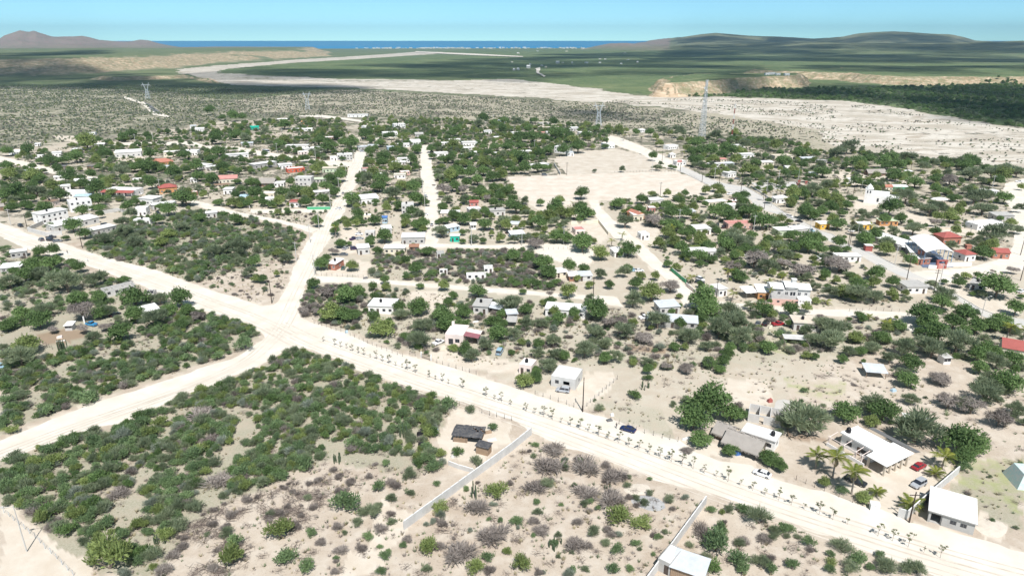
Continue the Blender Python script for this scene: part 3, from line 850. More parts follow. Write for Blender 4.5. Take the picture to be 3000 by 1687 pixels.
def leaf_mesh(name, mat, blobs, n, leaf, seed, shell=0.75, flat=0.35, long=1.0, twig=None, twigmat=None, ray=0.0):
    """leaf clumps spread through the volume of several overlapping lobes, denser near their skin"""
    r = np.random.default_rng(seed)
    B = np.array(blobs, float)
    wts = B[:, 3] * B[:, 4]; wts /= wts.sum()
    k = r.choice(len(B), n, p=wts)
    d = r.normal(size=(n, 3)); d /= np.linalg.norm(d, axis=1)[:, None]
    d[:, 2] = np.where(d[:, 2] < -0.25, -d[:, 2] * 0.6, d[:, 2])
    rad = r.uniform(0, 1, n) ** (1 - shell)
    rad *= r.uniform(0.86, 1.12, n)
    c = B[k, :3] + d * rad[:, None] * B[k][:, [3, 3, 4]]
    c[:, 2] = np.maximum(c[:, 2], 0.02)
    nrm = d * 1.0 + r.normal(size=(n, 3)) * 0.45 + np.array([0, -0.15, flat + .35])
    nrm /= np.linalg.norm(nrm, axis=1)[:, None]
    ref = r.normal(size=(n, 3))
    u = np.cross(nrm, ref)
    if ray: u = u / (np.linalg.norm(u, axis=1)[:, None] + 1e-9) * (1 - ray) + (d + np.array([0, 0, .35])) * ray * 1.6
    u /= np.linalg.norm(u, axis=1)[:, None] + 1e-9
    v = np.cross(nrm, u); v /= np.linalg.norm(v, axis=1)[:, None] + 1e-9
    s = leaf * r.uniform(0.55, 1.35, n)[:, None]
    a = c - u * s * long * 0.5; b2 = c + v * s * 0.5 / max(long, 1) ; cc = c + u * s * long * 0.5; dd = c - v * s * 0.5 / max(long, 1)
    vs = np.stack([a, b2, cc, dd], 1).reshape(-1, 3)
    nf = n
    fs = np.arange(4 * n).reshape(n, 4)
    tones = r.uniform(0, 1, n) * 0.6 + np.repeat(r.uniform(0, 1, len(B)), 1)[k] * 0.4
    mats = [mat]; mi = [0] * n
    vs = vs.tolist(); fs = fs.tolist(); tones = tones.tolist()
    if twig:
        mb = MB()
        for (p, q, r0, r1) in twig:
            mb.tube(p, q, r0, r1, 4)
        o = len(vs)
        vs += [tuple(x) for x in mb.v]; fs += [[i + o for i in f] for f in mb.f]; mi += [1] * len(mb.f); tones += [0.5] * len(mb.f)
        mats.append(twigmat or MATS['bark'])
    me = bpy.data.meshes.new(name)
    me.from_pydata([tuple(x) for x in vs], [], fs)
    for m in mats: me.materials.append(m)
    me.polygons.foreach_set('material_index', mi)
    tone_attr(me, tones)
    me.update()
    return me

def lobes(seed, n, R=0.33, r0=0.16, r1=0.26, zc=0.30, zs=0.16, squash=0.8):
    r = random.Random(seed)
    out = []
    for i in range(n):
        a = 2 * math.pi * (i + r.uniform(-.3, .3)) / n
        d = R * r.uniform(0.55, 1.0) if i else 0
        rr_ = r.uniform(r0, r1)
        out.append((math.cos(a) * d, math.sin(a) * d, zc + r.uniform(-zs, zs), rr_, rr_ * squash))
    return out

# shrubs: name -> list of meshes (width 1)
def make_shrub(kind, seed):
    r = random.Random(seed)
    if kind == 'bare':
        B = lobes(seed, 4, 0.25, 0.2, 0.3, 0.18, 0.05, 0.62)
        return leaf_mesh('twiggy_shrub', MATS['leaf_b'], B, 620, 0.085, seed, 0.6, 0.1, 3.4, ray=.6)
    n = r.choice([4, 5, 6])
    B = lobes(seed, n, 0.30, 0.17, 0.28, 0.22, 0.08, 0.95) + [(0, 0, 0.3, 0.26, 0.24)]
    tw = [((0, 0, 0), (b[0] * 0.8, b[1] * 0.8, b[2]), 0.014, 0.006) for b in B]
    mat = {'g': 'leaf_s', 'y': 'leaf_y', 'o': 'leaf_o', 'd': 'leaf_g', 'e': 'leaf_e'}[kind]
    if kind in 'oe': return leaf_mesh('feathery_shrub', MATS[mat], B, 950, 0.058, seed, 0.55, 0.3, 3.0, tw, ray=.65)
    return leaf_mesh('leafy_shrub', MATS[mat], B, 800, 0.062, seed, 0.62, 0.3, 1.9, tw, ray=.45)
SHRUB = {k: [make_shrub(k, 100 * i + ord(k[0])) for i in range(4)] for k in ('g', 'y', 'o', 'd', 'e', 'bare')}
SHRUB['b'] = SHRUB.pop('bare')

# trees: crown and trunk as separate parts, crown width 1
def make_tree(kind, seed):
    r = random.Random(seed)
    if kind in ('g', 'y', 'd'):
        B = lobes(seed, 8, 0.31, 0.16, 0.25, 0.34, 0.13, 0.95) + [(0, 0, 0.48, 0.28, 0.26), (0.03, 0.02, 0.28, 0.34, 0.22)]
        cr = leaf_mesh('crown', MATS['leaf_y' if kind == 'y' else 'leaf_g'], B, 2100, 0.054, seed, 0.70, 0.4, 1.5, ray=.3)
        top = 0.42
    elif kind == 'o':
        B = lobes(seed, 9, 0.33, 0.14, 0.24, 0.34, 0.12, 0.8) + [(0, 0, 0.40, 0.28, 0.2)]
        cr = leaf_mesh('crown', MATS['leaf_o'], B, 1900, 0.052, seed, 0.55, 0.3, 2.6, ray=.6)
        top = 0.36
    elif kind == 'r':
        B = lobes(seed, 7, 0.3, 0.15, 0.24, 0.34, 0.1, 0.9)
        cr = leaf_mesh('crown', MATS['leaf_r'], B, 1100, 0.055, seed, 0.7, 0.3, 1.3)
        top = 0.36
    else:                      # bare crown of twigs
        B = lobes(seed, 8, 0.32, 0.15, 0.25, 0.34, 0.12, 0.8)
        cr = leaf_mesh('crown', MATS['leaf_b'], B, 1000, 0.07, seed, 0.4, 0.1, 3.2)
        top = 0.38
    mb = MB()
    mb.tube((0, 0, -0.02), (r.uniform(-.03, .03), r.uniform(-.03, .03), 0.17), 0.035, 0.026, 7)
    for b in B[:6]:
        mb.tube((0, 0, 0.15), (b[0] * 0.75, b[1] * 0.75, max(b[2], 0.25)), 0.018, 0.006, 5)
        mb.tube((b[0] * 0.4, b[1] * 0.4, 0.15 + (b[2] - .15) * .5), (b[0] * 0.9 + r.uniform(-.1, .1), b[1] * 0.6 + r.uniform(-.1, .1), b[2] + 0.08), 0.009, 0.003, 4)
    return cr, mb.mesh('trunk', MATS['bark'])
TREE = {k: [make_tree(k, 900 + 37 * i + ord(k)) for i in range(4)] for k in ('g', 'y', 'o', 'b', 'r')}

# palms (metres)
def frond_mesh(L, droop, mat, seed):
    r = random.Random(seed); mb = MB()
    pts = []
    for i in range(9):
        s_ = i / 8
        x = L * (s_ - 0.18 * s_ * s_ * droop)
        z = L * (0.38 * s_ - 0.75 * droop * s_ * s_)
        pts.append(Vector((x, 0, z)))
    tones = []
    for i in range(8):
        a, b2 = pts[i], pts[i + 1]
        mb.tube(a, b2, 0.045 * (1 - i / 10), 0.04 * (1 - (i + 1) / 10), 3); tones += [0.6] * 5
    for i in range(1, 9):
        for sgn in (-1, 1):
            for j in (0, 0.34, 0.67):
                if i == 8 and j > 0: break
                p = pts[i].lerp(pts[min(8, i + 1)], j)
                w = 0.95 * math.sin(math.pi * min(0.96, (i + j) / 9 + 0.06)) * L / 3.6
                q = p + Vector((0.28 * w + .1, sgn * w * 0.9, -0.32 * w + r.uniform(-.08, .08)))
                mb.add([p + Vector((-0.07, 0, 0)), q, p + Vector((0.09, 0, 0.0))], [(0, 1, 2)]); tones.append(r.random())
    me = mb.mesh('frond', mat)
    tone_attr(me, tones)
    return me
FROND = [frond_mesh(3.6, d, MATS['leaf_p'], i) for i, d in enumerate((0.55, 0.75, 1.0))]
FROND_DRY = frond_mesh(2.4, 1.3, MATS['frond_dry'], 9)
def palm_trunk(h, r0=0.2):
    mb = MB(); n = 6; prev = Vector((0, 0, -0.2)); lean = 0.05 * h
    for i in range(n):
        t_ = (i + 1) / n
        p = Vector((lean * t_ * t_, 0, h * t_))
        mb.tube(prev, p, r0 * (1.25 - 0.45 * i / n), r0 * (1.2 - 0.45 * (i + 1) / n), 7); prev = p
    return mb.mesh('trunk', MATS['bark_pale']), prev
PALM_T = {h: palm_trunk(h) for h in (1.0, 3.5, 6.0, 8.5)}
def palm(px, py, h, label, size=1.0, n=14, name='coconut_palm', grp='palms'):
    g = G(px, py)
    o = thing(name, label, 'palm', g, random.uniform(0, 6.28), grp)
    hh = min(PALM_T, key=lambda k: abs(k - h))
    tr, top = PALM_T[hh]
    link('trunk', tr, o)
    for i in range(n):
        f = link('frond', FROND[i % 3], o)
        f.location = top
        f.rotation_euler = (random.uniform(-.15, .15), -0.5 + 0.75 * ((i * 7) % n) / n, 2 * math.pi * i / n + random.uniform(-.15, .15))
        s_ = random.uniform(0.8, 1.1) * size
        f.scale = (s_, s_, s_)
    for i in range(3 if h > 5 else 0):
        f = link('dry_frond', FROND_DRY, o); f.location = top; f.rotation_euler = (0, 0.9, 2.1 * i + random.random()); f.scale = (size,) * 3
    return o

# saplings planted along the verge
def make_sapling(seed):
    r = random.Random(seed); mb = MB()
    H = 3.5
    mb.tube((0, 0, -0.1), (0.06, 0, 1.5), 0.055, 0.045, 5)
    tips = []
    k = r.choice([5, 6, 7])
    for i in range(k):
        a = 2 * math.pi * i / k + r.uniform(-.4, .4); d = r.uniform(0.25, 0.85); z = r.uniform(2.3, 3.7)
        mid = Vector((math.cos(a) * d * 0.4, math.sin(a) * d * 0.4, 1.5 + (z - 1.5) * 0.5))
        tip = Vector((math.cos(a) * d, math.sin(a) * d, z))
        mb.tube((0.06, 0, 1.45), mid, 0.035, 0.025, 4); mb.tube(mid, tip, 0.025, 0.015, 4)
        tips.append(tip)
    st = mb.mesh('stem', MATS['bark_pale'])
    B = [(t_.x, t_.y, t_.z, r.uniform(0.30, 0.5), r.uniform(0.22, 0.36)) for t_ in tips]
    cr = leaf_mesh('leaf_clumps', MATS['leaf_d'] if 'leaf_d' in MATS else MATS['leaf_g'], B, 30 * k, 0.22, seed, 0.6, 0.5, 1.2)
    return st, cr

SAP = [make_sapling(50 + i) for i in range(6)]

# columnar cactus clump
def make_cactus(seed, h=3.2, n=14, spread=1.5):
    r = random.Random(seed); mb = MB()
    for i in range(n):
        a = r.uniform(0, 6.28); d = spread * math.sqrt(r.random())
        x, y = math.cos(a) * d, math.sin(a) * d
        hh = h * r.uniform(0.55, 1.0); rr_ = 0.13
        mb.lathe([(rr_, 0), (rr_ * 1.1, hh * 0.5), (rr_, hh * 0.93), (rr_ * 0.5, hh)], 8, x, y)
    return mb
leaf_c = plain('cactus_skin', (0.075, 0.105, 0.06), 0.8)

def put(name, me, parent, loc=(0, 0, 0), rz=0.0, s=1.0):
    o = link(name, me, parent); o.location = loc; o.rotation_euler = (0, 0, rz); o.scale = (s, s, s)
    return o
# ------------------------------------------------------------------ houses
def unit_box(name, mat):
    mb = MB(); mb.box(0, 1, 0, 1, 0, 1); return mb.mesh(name, mat)
def unit_frame(name, mat):
    mb = MB(); w = 0.07
    mb.box(0, 1, 0, 1, 0, w); mb.box(0, 1, 0, 1, 1 - w, 1); mb.box(0, w, 0, 1, w, 1 - w); mb.box(1 - w, 1, 0, 1, w, 1 - w); mb.box(0.5 - w / 2, 0.5 + w / 2, 0, 1, w, 1 - w)
    return mb.mesh(name, mat)
PANE = unit_box('pane', MATS['window_dark'])
FRAME = {k: unit_frame('window', wm(k)) for k in ('white', 'darkgrey', 'brown')}
DOOR = {k: unit_box('door', wm(k)) for k in ('white', 'darkgrey', 'brown', 'blue', 'rust')}
DARKDOOR = unit_box('door', MATS['door_dark'])

def wall_boxes(mb, L, h, t, ops, M):
    """a wall along local x from 0..L, thickness t into +y, with real openings (x0, x1, z0, z1)"""
    x = 0.0
    for (a, b, z0, z1) in sorted(ops):
        if a > x: mb.box(x, a, 0, t, -0.3, h, M=M)
        if z0 > 0.02: mb.box(a, b, 0, t, -0.3, z0, M=M)
        if z1 < h - 0.02: mb.box(a, b, 0, t, z1, h, M=M)
        x = b
    if x < L: mb.box(x, L, 0, t, -0.3, h, M=M)

def add_openings(root, L, ops, M, framek, depth=0.08, seed=0):
    for (a, b, z0, z1, kind) in ops:
        if kind in ('o',):
            continue
        w, hh = b - a, z1 - z0
        if kind == 'w':
            f = link('window', FRAME[framek], root)
            f.matrix_local = M @ Matrix.Translation((a, 0.03, z0)) @ Matrix.Diagonal((w, 0.08, hh, 1))
            p = link('pane', PANE, f)
            p.matrix_local = Matrix.Translation((0.03, 0.45, 0.03)) @ Matrix.Diagonal((0.94, 0.35, 0.94, 1))
        elif kind == 'p':
            p = link('window', PANE, root)
            p.matrix_local = M @ Matrix.Translation((a, 0.1, z0)) @ Matrix.Diagonal((w, 0.04, hh, 1))
        else:
            p = link('door', DARKDOOR if kind == 'd' else DOOR.get(kind, DARKDOOR), root)
            p.matrix_local = M @ Matrix.Translation((a, depth, z0)) @ Matrix.Diagonal((w, 0.06, hh, 1))

TANKS = []
def tank_mesh():
    mb = MB(); mb.lathe([(0.52, 0), (0.55, 0.15), (0.55, 0.95), (0.42, 1.2), (0.2, 1.3)], 14); b = mb.mesh('body', MATS['tank_black'], True)
    mb = MB(); mb.lathe([(0.21, 0), (0.22, 0.1), (0.1, 0.14)], 10); l = mb.mesh('lid', MATS['tank_black'], True)
    return b, l
TANKB, TANKL = tank_mesh()
def water_tank(loc, label, s=1.0):
    o = thing('water_tank', label, 'water tank', loc, 0, 'water tanks on the roofs')
    b = put('body', TANKB, o, s=s); put('lid', TANKL, o, (0, 0, 1.3 * s), s=s)
    return o

OCC = []       # footprints (world polygons) kept clear of plants
def place(t, x1, y1, x2, y2):
    A = G(*T(t, x1, y1)); B = G(*T(t, x2, y2))
    d = B - A
    return A, B, d.length, math.atan2(d.y, d.x)

def house(t, x1, y1, x2, y2, D, h, wall, roof, style='flat', label=None, base=None, nwin=None, tank=False, cat='house', name='house', ops=None, sideops=None, frame=None, rd=0, ext=None):
    A, B, L, rz = place(t, x1, y1, x2, y2)
    ppx, ppy = T(t, (x1 + x2) / 2, (y1 + y2) / 2)
    r = random.Random(int(ppx * 13 + ppy * 7))
    if label is None:
        if base is None:
            sz = 'small' if L < 6 else ('long' if L > 13 else '')
            st = {'flat': 'flat-roofed', 'slab': 'slab-roofed', 'shed': 'sheet-roofed', 'gable': 'gabled', 'hip': 'hip-roofed', 'thatch': 'thatched', 'ruin': 'roofless', 'carport': 'open'}[style]
            base = ' '.join(w for w in [sz, {'lightgrey': 'pale grey', 'palepink': 'pale pink', 'palegreen': 'pale green'}.get(wall, wall), st, 'house' if style != 'carport' else 'shelter'] if w)
            if roof not in ('white', wall, 'metal') and style not in ('thatch', 'ruin'):
                base += ' with ' + roof + ' roof'
        label = where(base, ppx, ppy)
    root = thing(name, label, cat, A, rz)
    lo, hi = 1.0, 2.1
    if ops is None:
        ops = []
        if style not in ('carport',):
            k = nwin if nwin is not None else max(1, min(4, int(L / 3.2)))
            dslot = r.randrange(k + 1)
            for i in range(k + 1):
                cx = L * (i + 0.5) / (k + 1)
                if i == dslot and L > 3.5:
                    ops.append((cx - 0.5, cx + 0.5, 0.0, 2.15, 'd'))
                elif L > 2.4:
                    ops.append((cx - 0.6, cx + 0.6, 1.0, 2.15, 'w' if r.random() < .6 else 'p'))
                if h > 5.4:
                    ops.append((cx - 0.6, cx + 0.6, h - 2.3, h - 1.1, 'w'))
    if sideops is None:
        sideops = [(D * 0.5 - 0.55, D * 0.5 + 0.55, 1.0, 2.1, 'w')] if style != 'carport' and D > 3 else []
        if h > 5.4: sideops = sideops + [(D * 0.5 - 0.55, D * 0.5 + 0.55, h - 2.3, h - 1.1, 'w')]
    fk = frame or ('white' if wall not in ('white', 'lightgrey') else 'darkgrey')
    tw = 0.18
    RM = Matrix.Translation((L, tw, 0)) @ Matrix.Rotation(math.radians(90), 4, 'Z')          # right side, outward normal +x
    LM_ = Matrix.Translation((0, D - tw, 0)) @ Matrix.Rotation(math.radians(-90), 4, 'Z')    # left side
    if style != 'carport':
        mb = MB()
        F0 = sorted([o_[:4] for o_ in ops])
        # merge stacked openings (same x) by cutting strips
        def cut(M, L_, ops_):
            cols = {}
            for a, b, z0, z1 in ops_: cols.setdefault((round(a, 3), round(b, 3)), []).append((z0, z1))
            x = 0.0
            for (a, b), zz in sorted(cols.items()):
                a = max(a, x + 0.05); 
                if b <= a: continue
                if a > x: mb.box(x, a, 0, tw, -0.3, h, M=M)
                z = -0.3
                for z0, z1 in sorted(zz):
                    if z0 > z + 0.02: mb.box(a, b, 0, tw, z, z0, M=M)
                    z = z1
                if z < h - 0.02: mb.box(a, b, 0, tw, z, h, M=M)
                x = b
            if x < L_: mb.box(x, L_, 0, tw, -0.3, h, M=M)
        cut(Matrix.Identity(4), L, F0)
        cut(RM, D - 2 * tw, [o_[:4] for o_ in sideops])
        cut(LM_, D - 2 * tw, [o_[:4] for o_ in sideops])
        mb.box(0, L, D - tw, D, -0.3, h)
        if style == 'ruin':
            for q in (0.33, 0.66):
                mb.box(L * q - 0.08, L * q + 0.08, tw, D - tw, -0.3, h * 0.96)
        mb.obj('wall', wm(wall), root)
        add_openings(root, L, ops, Matrix.Identity(4), fk)
        add_openings(root, D, sideops, RM, fk)
        if style not in ('ruin',) and h < 7.5 and L > 2:
            mb = MB(); mb.box(tw + .01, L - tw - .01, tw + .01, D - tw - .01, -0.02, 0.05)
            mb.obj('interior_floor', MATS['interior_dark'], root)
    ov = 0.35
    mb = MB()
    if style == 'flat':
        p = 0.35 if h > 3 else 0.2
        mb.box(tw, L - tw, tw, D - tw, h - p, h - p + 0.06)
        mb.obj('roof', wm(roof), root)
    elif style == 'slab':
        mb.box(-ov, L + ov, -ov, D + ov, h + 0.002, h + 0.17)
        mb.obj('roof', wm(roof), root)
        mb = MB()
        e = 0.09
        for bb in ((-ov, L + ov, -ov, -ov + e), (-ov, L + ov, D + ov - e, D + ov), (-ov, -ov + e, -ov + e, D + ov - e), (L + ov - e, L + ov, -ov + e, D + ov - e)):
            mb.box(*bb, h + 0.172, h + 0.27)
        mb.obj('roof_edge', wm(wall if wall != 'white' else 'lightgrey'), root)
    elif style in ('shed', 'carport'):
        z0, z1 = h - 0.15, h + 0.06 * D + 0.1
        n = max(3, int(L / 0.9))
        w = (L + 2 * ov) / n
        if style == 'carport':
            pm = MB()
            for ix in range(max(2, int(L / 3) + 1)):
                for iy in (0, 1):
                    x = 0.1 + (L - 0.2) * ix / max(1, max(2, int(L / 3) + 1) - 1)
                    pm2 = MB(); pm2.box(x - .07, x + .07, 0.05 + iy * (D - .2) - .02, 0.19 + iy * (D - .2), -0.2, (z0 if iy == 0 else z1 - 0.05) - 0.02)
                    pm2.obj('post', wm(wall), root)
        for i in range(n):
            # roofing sheets laid side by side, every other one a little proud
            dz = 0.012 * (i % 2)
            xa = -ov + i * w; xb = xa + w + 0.02
            bot = [(xa, -ov, z0 + dz), (xb, -ov, z0 + dz), (xb, D + ov, z1 + dz), (xa, D + ov, z1 + dz)]
            mb.prism(bot, [(a, b, c + 0.04) for a, b, c in bot])
        mb.obj('roof', wm(roof), root)
    elif style in ('gable', 'thatch'):
        rh = D * (0.24 if style == 'gable' else 0.36)
        th = 0.12 if style == 'gable' else 0.3
        o2 = ov if style == 'gable' else 0.7
        s = rh / (D / 2)
        mb.prism([(-o2, -o2, h - o2 * s), (L + o2, -o2, h - o2 * s), (L + o2, D / 2, h + rh), (-o2, D / 2, h + rh)],
                 [(-o2, -o2, h - o2 * s + th), (L + o2, -o2, h - o2 * s + th), (L + o2, D / 2, h + rh + th), (-o2, D / 2, h + rh + th)])
        mb.prism([(-o2, D / 2 + .01, h + rh), (L + o2, D / 2 + .01, h + rh), (L + o2, D + o2, h - o2 * s), (-o2, D + o2, h - o2 * s)],
                 [(-o2, D / 2 + .01, h + rh + th), (L + o2, D / 2 + .01, h + rh + th), (L + o2, D + o2, h - o2 * s + th), (-o2, D + o2, h - o2 * s + th)])
        if style == 'thatch':
            rr_ = random.Random(5)
            for i in range(int(L * 9)):
                x = rr_.uniform(-o2, L + o2); y0 = rr_.choice([-o2, D + o2]); sg = -1 if y0 < 0 else 1
                mb.box(x - .05, x + .05, y0 + min(0, sg * .25), y0 + max(0, sg * .25), h - o2 * s - rr_.uniform(.05, .35), h - o2 * s + .12)
        mb.obj('roof', wm(roof), root)
        if style == 'gable':
            mb = MB()
            mb.prism([(0, 0.01, h), (0, D - .01, h), (0, D / 2, h + rh - .01)], [(tw, 0.01, h), (tw, D - .01, h), (tw, D / 2, h + rh - .01)])
            mb.prism([(L - tw, 0.01, h), (L - tw, D - .01, h), (L - tw, D / 2, h + rh - .01)], [(L, 0.01, h), (L, D - .01, h), (L, D / 2, h + rh - .01)])
            mb.obj('gable_wall', wm(wall), root)
    elif style == 'hip':
        rh = 0.26 * min(L, D); o2 = 0.5
        a = (-o2, -o2, h); b = (L + o2, -o2, h); c = (L + o2, D + o2, h); d = (-o2, D + o2, h)
        q = min(L, D) / 2
        if L >= D: e = (q, D / 2, h + rh); f = (L - q, D / 2, h + rh)
        else: e = (L / 2, q, h + rh); f = (L / 2, D - q, h + rh)
        if L >= D: fs = [(0, 1, 5, 4), (1, 2, 5), (2, 3, 4, 5), (3, 0, 4), (3, 2, 1, 0)]
        else: fs = [(0, 1, 4), (1, 2, 5, 4), (2, 3, 5), (3, 0, 4, 5), (3, 2, 1, 0)]
        mb.add([a, b, c, d, e, f], fs)
        mb.obj('roof', wm(roof), root)
    elif style == 'redfront':
        mb.box(tw, L - tw, tw, D - tw, h - .3, h - .24)
        mb.obj('roof', wm('white'), root)
        mb = MB()
        bot = [(-.4, -3.2, h - 1.3), (L + .4, -3.2, h - 1.3), (L + .4, 0.0, h - .1), (-.4, 0.0, h - .1)]
        mb.prism(bot, [(a, b, c + .1) for a, b, c in bot])
        mb.obj('porch_roof', wm(roof), root)
        for i in range(5):
            pm = MB(); x = 0.1 + (L - .5) * i / 4
            pm.box(x, x + .3, -3.0, -2.7, -.2, h - 1.25); pm.obj('column', wm('white'), root)
    if ext:                                   # an awning or porch on the front: (x0, x1, depth, height, colour)
        x0, x1, dd, eh, ek = ext
        mb = MB()
        bot = [(x0, -dd, eh - 0.35), (x1, -dd, eh - 0.35), (x1, -0.01, eh), (x0, -0.01, eh)]
        mb.prism(bot, [(a, b, c + .06) for a, b, c in bot])
        mb.obj('awning', wm(ek), root)
        for x in (x0 + .1, x1 - .1):
            pm = MB(); pm.box(x - .05, x + .05, -dd + .05, -dd + .15, -.2, eh - .36); pm.obj('post', wm('grey'), root)
    if tank:
        M = Matrix.Translation(A) @ Matrix.Rotation(rz, 4, 'Z')
        zt = h - 0.28 if style == 'flat' else h + 0.18
        loc = M @ Vector((L * (0.4 if tank is True else tank), D * 0.5, zt))
        water_tank(loc, where('black domed water tank on the roof', ppx, ppy - 8))
    c, s = math.cos(rz), math.sin(rz)
    m_ = 0.8
    OCC.append([(A.x + c * x - s * y, A.y + s * x + c * y) for x, y in ((-m_, -m_ - 0.6), (L + m_, -m_ - 0.6), (L + m_, D + m_), (-m_, D + m_))])
    return root, A, L, rz

